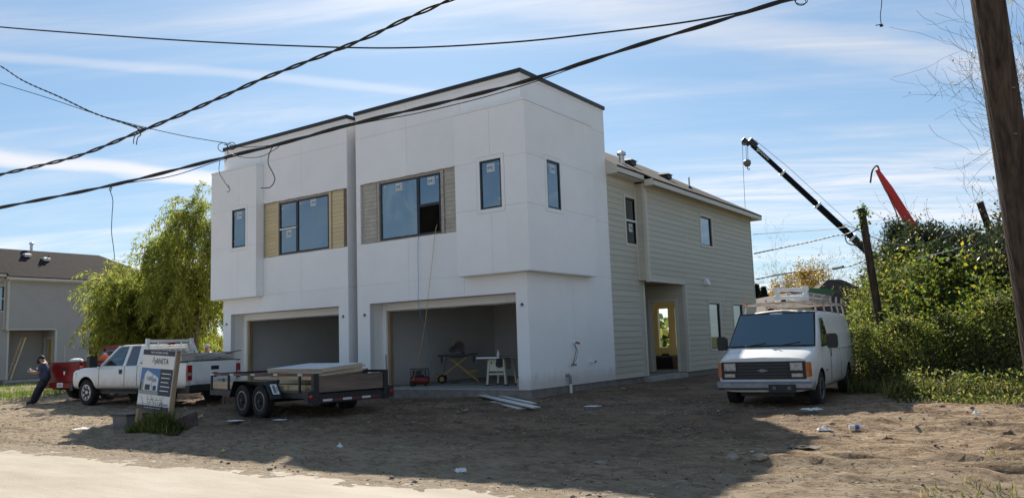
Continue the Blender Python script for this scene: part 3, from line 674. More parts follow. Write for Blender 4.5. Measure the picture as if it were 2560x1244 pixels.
    gi = interior(t, 'garage_interior', xa, xb, dp+.13, 6.6, .03, 2.75, 'drywall', 'concrete', holes_y0='open')
    xg = x0+s*(gb-.3)
    MB().box((x0+s*.9, 6.57, .03), (x0+s*1.85, 6.60, 2.10)).build('inner_door', 'screen_dark', gi)
    xw = xa+.002
    # breaker panel, switch and outlet on the garage side wall
    if right:
        MB().box((xw, 2.05, 1.10), (xw+.012, 2.10, 1.22)).build('switch_box', 'screen_dark', gi)
    else:
        MB().box((xw, 3.35, 1.15), (xw+.015, 3.75, 1.95)).build('breaker_panel', 'tool_grey', gi); MB().box((xw+.015, 3.37, 1.17), (xw+.022, 3.73, 1.93)).build('breaker_cover', 'drywall', gi)
        MB().box((xw, 3.86, 1.08), (xw+.012, 3.92, 1.22)).build('switch_box', 'screen_dark', gi); MB().box((xw, 3.22, .40), (xw+.012, 3.32, .52)).build('outlet_box', 'screen_dark', gi)
    # lamp wiring boxes either side of the garage
    for u in ((.18, 5.83) if right else (.20, 5.93)):
        mb = MB(); mb.lathe([(.045, -.012), (.045, 0.0)], (x0+s*u, -.0005, 2.16), 'y', 10); o = mb.build('lamp_box', 'screen_dark', t)
        mb = MB()
        for k in range(3): mb.tube([(x0+s*u+.01*k, -.012, 2.16), (x0+s*(u+.02*k-.02), -.05, 2.15-.02*k), (x0+s*(u+.03*k-.02), -.07, 2.11+.015*k)], .006, 4)
        mb.build('loose_wires', ['pvc_white'], o)
    # upper room behind the windows
    interior(t, 'upper_room', xa-.0, xb+.0, .28, D1-.2, 2.95, 6.9, 'drywall', 'stud_wood', holes_y0=[(0, xb-xa, 4.0, 6.2)] if 1 else None)
    # slab
    mb = MB(); xa2, xb2 = sorted((x0+s*.03, x0+s*(W-.03))); mb.box((xa2, .03, -.7), (xb2, D1, -.004)); mb.build('slab', 'foundation', t)
    MB().box((x0+s*(ga+.002), .031, -.003), (x0+s*(gb-.002), dp+.14, .025)).build('garage_apron', 'concrete', t)
    if right:
        # pipes and stubs on the flank
        mb = MB(); mb.tube([(.014, 2.17, 1.14), (.10, 2.17, 1.15), (.20, 2.16, 1.12)], .028, 8); mb.build('conduit_stub', 'copper', t)
        mb = MB(); mb.lathe([(.03, .0), (.045, .03), (.045, .06), (.02, .07)], (.014, 2.17, 1.14), 'x', 10); mb.build('conduit_flange', 'pvc_white', t)
        mb = MB(); mb.tube([(.05, 2.16, 1.12), (.07, 2.20, .95), (.06, 2.12, .75), (.05, 2.04, .58)], .008, 5); mb.tube([(.05, 2.16, 1.12), (.09, 2.24, .9), (.07, 2.18, .7), (.05, 2.04, .58)], .006, 5); mb.build('hanging_wire', 'cable', t)
        mb = MB()
        for k in range(5): mb.tube([(.02, 2.02, .56), (.05+.01*k, 1.95+.05*k, .56+.02*(k % 3-1)), (.06, 1.93+.06*k, .52+.03*(k % 2))], .012, 5)
        mb.build('hose_bib', 'tool_grey', t)
        mb = MB(); mb.lathe([(.05, 0), (.05, .05), (.035, .05), (.035, .13), (.0, .13)], (.014, 3.10, .59), 'x', 10); mb.build('vent_stub', 'pvc_white', t); MB().lathe([(.03, .131), (.03, .16), (0, .16)], (.014, 3.10, .59), 'x', 10).build('vent_tip', 'tool_grey', t)
        mb = MB(); mb.tube([(.014, 1.72, .28), (.07, 1.74, .29), (.10, 1.76, .24), (.10, 1.78, .05)], .045, 10); mb.build('drain_elbow', 'pipe_grey', t); mb = MB(); mb.tube([(.10, 1.78, .06), (.10, 1.79, -.25)], .038, 10); mb.build('drain_pipe', 'pvc_white', t)
    return t

def beige_body(t, X, ys, detailed, flip=False, room=True):
    """two storey lap sided part: X = plane of its inner flank, ys = shift along the lot. Steps out .33 m at a."""
    sd_m = 'beige_siding' if detailed else 'grey_beige'
    D1, a, b, e, ends = 4.58+ys, 6.60+ys, 9.48+ys, 17.0+ys, 6.86+ys; xs = X+.33; ze = 6.22; zs = 3.05; xl = X-6.05; y0 = D1
    if not detailed: y0 = -.5+ys
    S, SN = (0, 1, 0), (1, 0, 0)
    jn = None if detailed else 'siding_boards'
    tr = 'beige_trim'
    # strip next to the white block
    sw = (5.80+ys, 6.72+ys, 4.22, 5.70)
    mb = MB(); wall(mb, (X, 0, 0), S, SN, y0, a, 0, ze, [sw], .15); wall(mb, (X, 0, 0), S, SN, a+.002, ends, 0, zs, (), .15); f = mb.build('flank_wall', sd_m, t)
    siding(f, (X, 0, 0), S, SN, y0+.002, a-.10, .0, ze, [(sw[0]-.09, sw[1]+.09, sw[2]-.09, sw[3]+.09)], sd_m, joined=jn)
    trim_rect(f, 'window_trim', (X+.003, 0, 0), S, SN, *sw, .09, .028, tr)
    p, q, r_, s_ = sw; zm = (r_+s_)/2
    w_ = window(t, (X+.02, 0, 0), S, SN, p, q, r_, s_, [(p+.05, q-.05, zm+.03, s_-.05), (p+.05, q-.05, r_+.05, zm-.03)], stickers=[(p+.28, zm-.35, .26, .26)] if detailed else ())
    MB().box((X+.005, p+.02, zm-.03), (X+.024, q-.02, zm+.028)).build('sash_rail', 'vinyl_white', w_)
    MB().box((X+.003, a-.098, zs), (X+.032, a-.003, ze)).build('corner_trim', tr, f); MB().box((X-.12, ends+.002, .0), (X+.03, ends+.022, zs-.02)).build('corner_trim', tr, f); MB().box((X+.003, ends-.09, 0), (X+.028, ends, zs-.02)).build('corner_trim', tr, f)
    # return of the upper storey, facing the road
    mb = MB(); wall(mb, (X, a, 0), (1, 0, 0), (0, -1, 0), .002, xs-X, zs, ze, (), .15); rt = mb.build('return_wall', sd_m, t); siding(rt, (X, a, 0), (1, 0, 0), (0, -1, 0), .035, xs-X-.02, zs, ze, (), sd_m, joined=jn)
    MB().box((xs-.08, a-.002, zs-.06), (xs+.026, a-.028, ze)).build('corner_trim', tr, rt)
    # main flank
    uw = (11.28+ys, 12.40+ys, 4.58, 5.66); g1 = (11.62+ys, 12.72+ys, .72, 2.42); g2 = (14.22+ys, 15.32+ys, .72, 2.42)
    mb = MB(); wall(mb, (xs, 0, 0), S, SN, a, e, zs, ze, [uw], .15); wall(mb, (xs, 0, 0), S, SN, b, e, 0, zs-.002, [g1, g2], .15); f = mb.build('flank_wall', sd_m, t)
    pad = lambda h: (h[0]-.09, h[1]+.09, h[2]-.09, h[3]+.09)
    siding(f, (xs, 0, 0), S, SN, a+.09, e-.02, zs+.03, ze, [pad(uw)], sd_m, joined=jn, seams=(9.6+ys, 13.6+ys))
    siding(f, (xs, 0, 0), S, SN, b+.09, e-.02, .0, zs+.03, [pad(g1), pad(g2)], sd_m, joined=jn, seams=(13.4+ys,))
    MB().box((xs+.002, a+.0, zs-.04), (xs+.030, b, zs+.03)).build('soffit_trim', tr, f); MB().box((xs+.003, a-.001, zs-.05), (xs+.034, a+.088, ze)).build('corner_trim', tr, f); MB().box((xs+.003, b-.02, 0), (xs+.034, b+.088, zs-.042)).build('corner_trim', tr, f)
    MB().box((xs-.02, e-.018, 0), (xs+.034, e+.03, ze)).build('corner_trim', tr, f)
    MB().box((xs+.002, a-.02, ze-.20), (xs+.026, e+.0, ze-.001)).build('frieze_board', tr, f)
    for h in (uw, g1, g2):
        trim_rect(f, 'window_trim', (xs+.003, 0, 0), S, SN, *h, .085, .03, tr)
        p, q, r_, s_ = h; window(t, (xs+.02, 0, 0), S, SN, p, q, r_, s_, [(p+.045, q-.045, r_+.045, s_-.045)], glass='glass_side' if h is not uw else 'glass')
    # porch recess with the front door opening facing the road
    dx = xs-1.80; d0, d1 = xs-1.33, xs-.40
    mb = MB(); wall(mb, (dx, b, 0), (1, 0, 0), (0, -1, 0), 0, xs-dx-.001, 0, zs-.003, [(d0-dx, d1-dx, -1, 2.45)], .15); f = mb.build('porch_wall', sd_m, t)
    siding(f, (dx, b, 0), (1, 0, 0), (0, -1, 0), .0, xs-dx-.09, 0, zs-.01, [(d0-dx-.10, d1-dx+.10, -1, 2.56)], sd_m, joined=jn)
    MB().box((xs-.088, b-.002, 0), (xs+.002, b-.03, zs-.02)).build('corner_trim', tr, f)
    mb = MB(); mb.box((d0-.10, b-.002, 0), (d0, b-.032, 2.55)); mb.box((d1, b-.002, 0), (d1+.10, b-.032, 2.55)); mb.box((d0+.001, b-.002, 2.45), (d1-.001, b-.032, 2.55)); mb.build('door_frame', tr, f)
    mb = MB(); wall(mb, (dx, ends, 0), S, SN, 0, b-ends-.001, 0, zs-.003, (), .12); o = mb.build('porch_wall', sd_m, t); siding(o, (dx, ends, 0), S, SN, .0, b-ends-.04, 0, zs-.01, (), sd_m, joined=jn)
    MB().box((dx-.0, ends-.0, zs-.004), (xs-.01, b-.002, zs+.02)).build('porch_ceiling', 'beige_trim', t)
    mb = MB(); mb.box((dx, a, -.3), (xs-.05, b, -.02)); mb.build('porch_slab', 'concrete', t)
    # far sides
    lr = [(xs-4.45-(xl+.0), xs-3.95-(xl), .75, 2.5), (xs-3.62-xl, xs-3.12-xl, .75, 2.5), (xs-2.75-xl, xs-.45-xl, .06, 2.5)] if room else []  # last opening is added out of view to let more daylight into the room
    mb = MB(); wall(mb, (xl, e, 0), (1, 0, 0), (0, 1, 0), 0, xs-xl-.002, 0, ze, lr, .15); mb.build('rear_wall', sd_m, t)
    mb = MB(); wall(mb, (xl, y0, 0), S, (-1, 0, 0), 0, e-y0-.16, 0, ze, (), .15); mb.build('gap_wall', sd_m, t)
    if not detailed: MB().box((xl, y0, 0), (X-.002, y0+.15, ze)).build('end_wall', sd_m, t)
    MB().box((xl+.05, y0+.05, -.6), (X-.03, e-.05, -.004)).build('slab', 'foundation', t); MB().box((X-.029, b+.02, -.6), (xs-.03, e-.05, -.005)).build('slab', 'foundation', t)
    if room:
        xr0, xr1 = xl+.2, xs-.17
        interior(t, 'living_room', xr0, xr1, b+.16, e-.16, .03, 2.8, 'yellow_wall', 'concrete', holes_y0=[(d0-xr0, d1-xr0, -1, 2.45)], holes_y1=[(h[0]+xl-xr0, h[1]+xl-xr0, h[2], h[3]) for h in lr], holes_x1=[(h[0]-b-.16, h[1]-b-.16, h[2], h[3]) for h in (g1, g2)])
        interior(t, 'upper_hall', xl+.2, X-.2, y0+.05, e-.2, 3.1, 5.9, 'drywall', 'stud_wood', holes_x1=[(0, e-.2-y0-.05, 4.1, 5.75)])
    # roof: hip with eaves, fascia, soffit
    ov = .42; xe = xs+ov; xm = (X+xl)/2+.15; pit = .58; zr = ze+(xe-xm)*pit*.98; ye = e+ov; yr = ye-(xe-xm); xw = xl-.3
    mb = MB()
    xe0 = X+ov
    step = a-.12
    th = .06
    def sl(x): return ze+.02+(xe-x)*pit
    ry0 = y0-.001 if detailed else y0-.3
    for dz in (0, th):
        pass
    R1, R2 = (xm, ry0, sl(xm)+th), (xm, yr, sl(xm)+th)
    mb.quad((xe0, ry0, sl(xe0)+th-.002), (xe0, step, sl(xe0)+th-.002), (xm, step, sl(xm)+th), R1)
    mb.quad((xe, step, sl(xe)+th), (xe, ye, sl(xe)+th), R2, (xm, step, sl(xm)+th))
    mb.quad((xe, ye, sl(xe)+th), (xw, ye, sl(xe)+th), R2); mb.quad((xw, ry0, sl(xe)+th), R1, R2, (xw, ye, sl(xe)+th))
    # thickness at the eaves
    mb.quad((xe, step, sl(xe)), (xe, ye, sl(xe)), (xe, ye, sl(xe)+th), (xe, step, sl(xe)+th)); mb.quad((xe0, ry0, sl(xe0)), (xe0, step, sl(xe0)), (xe0, step, sl(xe0)+th), (xe0, ry0, sl(xe0)+th)); mb.quad((xe0, step, sl(xe0)), (xe, step, sl(xe)), (xe, step, sl(xe)+th), (xe0, step, sl(xe0)+th))
    mb.quad((xe, ye, sl(xe)), (xw, ye, sl(xe)), (xw, ye, sl(xe)+th), (xe, ye, sl(xe)+th))
    if not detailed: mb.quad((xe0, ry0, sl(xe0)), R1, (xw, ry0, sl(xe)))
    rf = mb.build('roof', 'shingle', t)
    mb = MB(); mb.box((xe-.03, step-.02, sl(xe)-.15), (xe-.002, ye, sl(xe)-.002)); mb.box((xe0-.03, ry0, sl(xe0)-.15), (xe0-.002, step-.022, sl(xe0)-.004)); mb.box((xe0-.002, step-.025, sl(xe)-.15), (xe-.031, step-.003, sl(xe)+.06)); mb.box((xl, ye-.03, sl(xe)-.15), (xe-.032, ye-.002, sl(xe)-.003)); mb.build('fascia', tr, rf)
    mb = MB(); mb.box((xs+.0, step, ze-.0), (xe-.031, ye-.031, ze+.012)); mb.box((X, ry0, ze+.022), (xe0-.031, step-.03, ze+.034)); mb.build('soffit', tr, rf)
    MB().box((X+.002, ry0, ze-.16), (X+.024, a-.10, ze+.02)).build('frieze_board', tr, rf)
    if detailed: MB().prism([(X+.03, ry0-.001, ze+.02), (xe0-.001, ry0-.001, ze+.02), (xe0-.001, ry0-.001, sl(xe0)+th-.004), (X+.03, ry0-.001, sl(X)+th-.004)], (0, -.02, 0)).build('eave_return', tr, rf)
    vent_spots = ([(-1.35, 6.0, 0), (-.62, 7.0, 1), (-1.15, 8.6, 0), (-.8, 10.9, 0), (-.2, 11.8, 2)] if detailed else [(-2.2, 4.4, 0), (-2.0, 8.6, 0), (-1.6, 9.6, 0), (-2.9, 5.6, 2), (-3.2, 9.4, 1), (-1.5, 9.75, 2)])
    for dxv, yv, k in vent_spots:
        x = X+dxv; y = yv+ys; z = sl(x)+th
        mb = MB()
        if k == 0: mb.box((x-.2, y-.2, z-.05), (x+.2, y+.2, z+.12)); mb.add([(x-.24, y-.24, z+.12), (x+.26, y-.24, z+.10), (x+.26, y+.24, z+.10), (x-.24, y+.24, z+.12), (x-.1, y-.12, z+.2), (x+.12, y-.12, z+.19), (x+.12, y+.12, z+.19), (x-.1, y+.12, z+.2)], [(0, 3, 2, 1), (4, 5, 6, 7), (0, 1, 5, 4), (1, 2, 6, 5), (2, 3, 7, 6), (3, 0, 4, 7)]); mb.build('roof_vent', 'black_plastic' if detailed else 'aluminium', rf)
        elif k == 1: mb.lathe([(.09, -.2), (.09, .26), (.15, .27), (.15, .36), (.06, .42), (0, .42)], (x, y, z), 'z', 12); mb.build('flue_cap', 'aluminium', rf)
        else: mb.lathe([(.035, -.1), (.035, .42), (0, .42)], (x, y, z), 'z', 8); mb.build('vent_pipe', 'pvc_white' if detailed else 'tool_grey', rf); MB().lathe([(.14, -.1), (.05, .08), (.036, .09)], (x, y, z), 'z', 10).build('pipe_boot', 'black_plastic', rf)
    # wall vent hood
    mb = MB(); y = 11.4+ys; z = 3.2; mb.add([(xs+.02, y-.11, z-.12), (xs+.02, y+.11, z-.12), (xs+.02, y+.11, z+.12), (xs+.02, y-.11, z+.12), (xs+.20, y-.10, z-.12), (xs+.20, y+.10, z-.12), (xs+.10, y+.10, z+.10), (xs+.10, y-.10, z+.10)], [(0, 1, 5, 4), (1, 2, 6, 5), (2, 3, 7, 6), (3, 0, 4, 7), (4, 5, 6, 7), (0, 3, 2, 1)]); mb.build('vent_hood', 'vinyl_white' if detailed else 'blue_plastic', t)
    return t

th_r = townhouse(True); beige_body(th_r, -.03, 0, True)
th_l = townhouse(False)
# plain body behind the farther townhouse (only its outline ever shows)
def rear_body(t, x0, x1):
    mb = MB(); mb.box((x0, 4.59, 2.85), (x1, 17, 6.22)); mb.box((x0, 6.7, 0), (x1, 17, 2.849)); mb.box((x0, 4.59, 0), (x0+.12, 6.699, 2.849)); mb.box((x1-.12, 4.59, 0), (x1, 6.699, 2.849)); mb.build('rear_body', 'beige_siding', t)
    xm = (x0+x1)/2; mb = MB(); mb.add([(x0-.02, 4.6, 6.23), (x1+.02, 4.6, 6.23), (xm, 4.6, 8.2), (x0-.02, 17.3, 6.23), (x1+.02, 17.3, 6.23), (xm, 14.2, 8.2)], [(0, 1, 2), (1, 4, 5, 2), (0, 2, 5, 3), (3, 5, 4)]); mb.build('roof', 'shingle', t)
rear_body(th_l, -12.65, -6.55)
nb = thing('neighbour_house', 'beige two storey house with dark shingle roof behind the willows', 'house')
beige_body(nb, -42.33, -1.15, False)
MB().box((-42.0+.005, 8.9, .03), (-41.98, 8.95, 2.0)).build('porch_post_trim', 'beige_trim', nb)

def brown_house():
    t = thing('brown_roof_house', 'low house with brown hipped roof and cream gable behind the van', 'house')
    # gable wing faces the viewer, hipped main roof behind it
    A = at(1890, 790, 46); B = at(2105, 770, 46); C = at(2215, 770, 50)
    ux = (Vector((B.x, B.y, 0))-Vector((A.x, A.y, 0))).normalized(); uy = Vector((-ux.y, ux.x, 0)); O = Vector((A.x, A.y, -.2))
    P = lambda a, b, z: O+ux*a+uy*b+Vector((0, 0, z))
    pa = at(1980, 735, 46); rid = (pa-O).dot(Vector((0, 0, 1))); gx = (pa-O).dot(ux)
    w0, w1 = -1.2, 2*gx+1.2; ez = rid-(gx+1.2)*.60
    mb = MB(); mb.add([P(w0+.3, 0, 0), P(w1-.3, 0, 0), P(w1-.3, 0, ez), P(gx, 0, rid-.12), P(w0+.3, 0, ez)], [(0, 1, 2, 3, 4)]); mb.prism([P(w0+.3, .01, 0), P(w1-.3, .01, 0), P(w1-.3, .01, ez), P(gx, .01, rid-.12), P(w0+.3, .01, ez)], uy*7); mb.build('gable_wall', 'beige_siding', t)
    mb = MB()
    for s_, wx in ((1, w0), (-1, w1)):
        mb.prism([P(wx, -.35, ez-.12), P(gx, -.35, rid), P(gx, -.35, rid+.12), P(wx, -.35, ez)], uy*7.6)
    rf = mb.build('roof', 'shingle_brown', t)
    mb = MB()
    for wx in (w0, w1): mb.beam(P(wx, -.38, ez-.08), P(gx, -.38, rid+.02), .05, .22)
    mb.build('barge_board', 'dark_wood', rf)
    # main hip
    q = at(2068, 699, 52); qz = q.z+.2; qx = (q-O).dot(ux); qy = (q-O).dot(uy)
    e0, e1 = qx-4.6, qx+5.2; f0 = qy-4.2; f1 = qy+5; hz = ez+.15
    mb = MB(); mb.add([P(e0, f0, hz), P(e1, f0, hz), P(e1, f1, hz), P(e0, f1, hz), P(qx, qy, qz), P(qx+.9, qy, qz)], [(0, 1, 5, 4), (1, 2, 5), (2, 3, 4, 5), (3, 0, 4), (0, 3, 2, 1)]); mb.build('hip_roof', 'shingle_brown', t)
    mb = MB(); mb.prism([P(e0+.4, f0+.4, 0), P(e1-.4, f0+.4, 0), P(e1-.4, f0+.4, hz), P(e0+.4, f0+.4, hz)], uy*8); mb.build('brick_wall', 'brick_red', t)
    mb = MB(); mb.beam(P(e0, f0, hz-.05), P(e1, f0, hz-.05), .04, .12); mb.build('gutter', 'beige_trim', t)
brown_house()
# ---------------------------------------------------------------- vehicles
def chaikin(pts, k=.22):
    out = [pts[0]]
    for i in range(len(pts)-1):
        a, b = pts[i], pts[i+1]
        if i > 0: out.append(tuple(a[j]+(b[j]-a[j])*k for j in range(len(a))))
        if i < len(pts)-2: out.append(tuple(b[j]+(a[j]-b[j])*k for j in range(len(a))))
    out.append(pts[-1]); return out
def loft(secs, rounds=1, k=.22):
    """secs: [(x, [(y,z) half profile from bottom centre to top centre])] -> closed MB"""
    mb = MB(); rings = []
    for x, pr in secs:
        for _ in range(rounds): pr = chaikin(pr, k)
        full = [(x, y, z) for y, z in pr]+[(x, -y, z) for y, z in pr[-2:0:-1]]
        rings.append(full)
    n = len(rings[0]); vs = [p for r_ in rings for p in r_]; fs = []
    for i in range(len(rings)-1):
        for j in range(n): fs.append((i*n+j, i*n+(j+1) % n, (i+1)*n+(j+1) % n, (i+1)*n+j))
    fs += [tuple(range(n-1, -1, -1)), tuple((len(rings)-1)*n+j for j in range(n))]
    mb.add(vs, fs); return mb
def cut_arches(o, spots, m_in='black_plastic', depth=.34, half=1.0):
    """wheel openings cut through the flanks; the inside of the well takes the dark lining"""
    o.data.materials.append(MATS[m_in])
    mb = MB()
    for x, z, r_ in spots:
        for s_ in (-1, 1): mb.lathe([(r_, half*s_+.2*s_), (r_, (half-depth)*s_)] if s_ < 0 else [(r_, (half-depth)*s_), (r_, half*s_+.2*s_)], (x, 0, z), 'y', 30)
    me = bpy.data.meshes.new('cut'); me.from_pydata(mb.v, [], mb.f); bm = bmesh.new(); bm.from_mesh(me); bmesh.ops.recalc_face_normals(bm, faces=bm.faces); bm.to_mesh(me); bm.free()
    me.materials.append(o.data.materials[0]); me.materials.append(MATS[m_in]); me.polygons.foreach_set('material_index', [1]*len(me.polygons))
    c = bpy.data.objects.new('cut', me); COL.objects.link(c)
    bm = bmesh.new(); bm.from_mesh(o.data); bmesh.ops.recalc_face_normals(bm, faces=bm.faces); bm.to_mesh(o.data); bm.free()
    par = o.parent; o.parent = None
    md = o.modifiers.new('b', 'BOOLEAN'); md.operation = 'DIFFERENCE'; md.object = c; md.solver = 'EXACT'
    dg = bpy.context.evaluated_depsgraph_get(); dg.update(); nm = bpy.data.meshes.new_from_object(o.evaluated_get(dg)); o.modifiers.clear()
    old = o.data; o.data = nm; nm.name = o.name
    nm.polygons.foreach_set('use_smooth', [True]*len(nm.polygons)); nm.set_sharp_from_angle(angle=R(32))
    bpy.data.objects.remove(c); o.parent = par; return o
def wheel(parent, x, y, rad, wd, side, style, n_lug=8):
    """tyre with tread blocks, rim as its child; side = +1 left, -1 right"""
    mb = MB(); h = wd/2; rr = rad*.60
    mb.lathe([(rr, -h*.75), (rr+.03, -h*.92), (rad*.86, -h), (rad*.955, -h*.86), (rad*.985, -h*.7), (rad*.985, h*.7), (rad*.955, h*.86), (rad*.86, h), (rr+.03, h*.92), (rr, h*.75)], (x, y, rad), 'y', 40)
    nb = 36
    for k in range(nb):
        a = 2*math.pi*k/nb
        for q in (-.55, .05, .6):
            aa = a+(.07 if q == .05 else 0); c = Vector((x+math.cos(aa)*rad*.985, y+q*h*.9, rad+math.sin(aa)*rad*.985)); rd = Vector((math.cos(aa), 0, math.sin(aa))); tg = Vector((-math.sin(aa), 0, math.cos(aa)))
            mb.obox(c, tg*rad*.058, Vector((0, h*.24, 0)), rd*rad*.022)
    ty = mb.build('tyre', 'rubber', parent, smooth=30)
    f = y+side*h*.62; s_ = side
    mb = MB()
    mb.lathe([(rr+.012, f-s_*.10), (rr+.012, f+s_*.035), (rr-.02, f+s_*.04), (rr-.035, f-s_*.03)] if s_ > 0 else [(rr-.035, f+.03), (rr-.02, f-.04), (rr+.012, f-.035), (rr+.012, f+.10)], (x, 0, rad), 'y', 36)
    if style == 'alloy':
        for k in range(n_lug):
            a = 2*math.pi*(k+.5)/n_lug
            for da in (-.11, .11):
                d0 = Vector((math.cos(a+da*1.6), 0, math.sin(a+da*1.6))); d1 = Vector((math.cos(a+da), 0, math.sin(a+da)))
                mb.beam(Vector((x, f-s_*.005, rad))+d0*rr*.28, Vector((x, f+s_*.005, rad))+d1*rr*.98, .035, .038, up=(0, 1, 0))
        mb.lathe([(.001, f+s_*.045), (rr*.20, f+s_*.04), (rr*.34, f+s_*.01), (rr*.36, f-s_*.05)] if s_ > 0 else [(rr*.36, f+.05), (rr*.34, f-.01), (rr*.20, f-.04), (.001, f-.045)], (x, 0, rad), 'y', 24)
        rim = mb.build('rim', 'silver', ty, smooth=35)
    else:
        # pressed steel: dished disc with hand holes round the hub
        mb.lathe([(rr*.99, f-s_*.02), (rr*.86, f-s_*.075), (rr*.62, f-s_*.055), (rr*.50, f-s_*.01), (rr*.40, f-s_*.0), (rr*.34, f-s_*.03)], (x, 0, rad), 'y', 36)
        rim = mb.build('rim', 'steel_rim', ty, smooth=35)
        hb = MB(); hb.lathe([(rr*.335, f-s_*.05), (rr*.30, f+s_*.03), (rr*.22, f+s_*.06), (.001, f+s_*.06)], (x, 0, rad), 'y', 20)
        for k in range(n_lug):
            a = 2*math.pi*k/n_lug; hb.lathe([(.016, f-s_*.02), (.016, f+s_*.022), (.001, f+s_*.026)], (x+math.cos(a)*rr*.45, 0, rad+math.sin(a)*rr*.45), 'y', 7)
            a += math.pi/n_lug; c = Vector((x+math.cos(a)*rr*.72, f-s_*.058, rad+math.sin(a)*rr*.72)); rd = Vector((math.cos(a), 0, math.sin(a))); tg = Vector((-math.sin(a), 0, math.cos(a))); hb.obox(c, tg*rr*.12, Vector((0, .006, 0)), rd*rr*.07)
        hb.build('hub', 'black_plastic', ty, smooth=35)
    bk = MB(); bk.lathe([(.001, f-s_*.09), (rr*.99, f-s_*.09)], (x, 0, rad), 'y', 24); bk.build('brake', 'black_plastic', ty)
    return ty

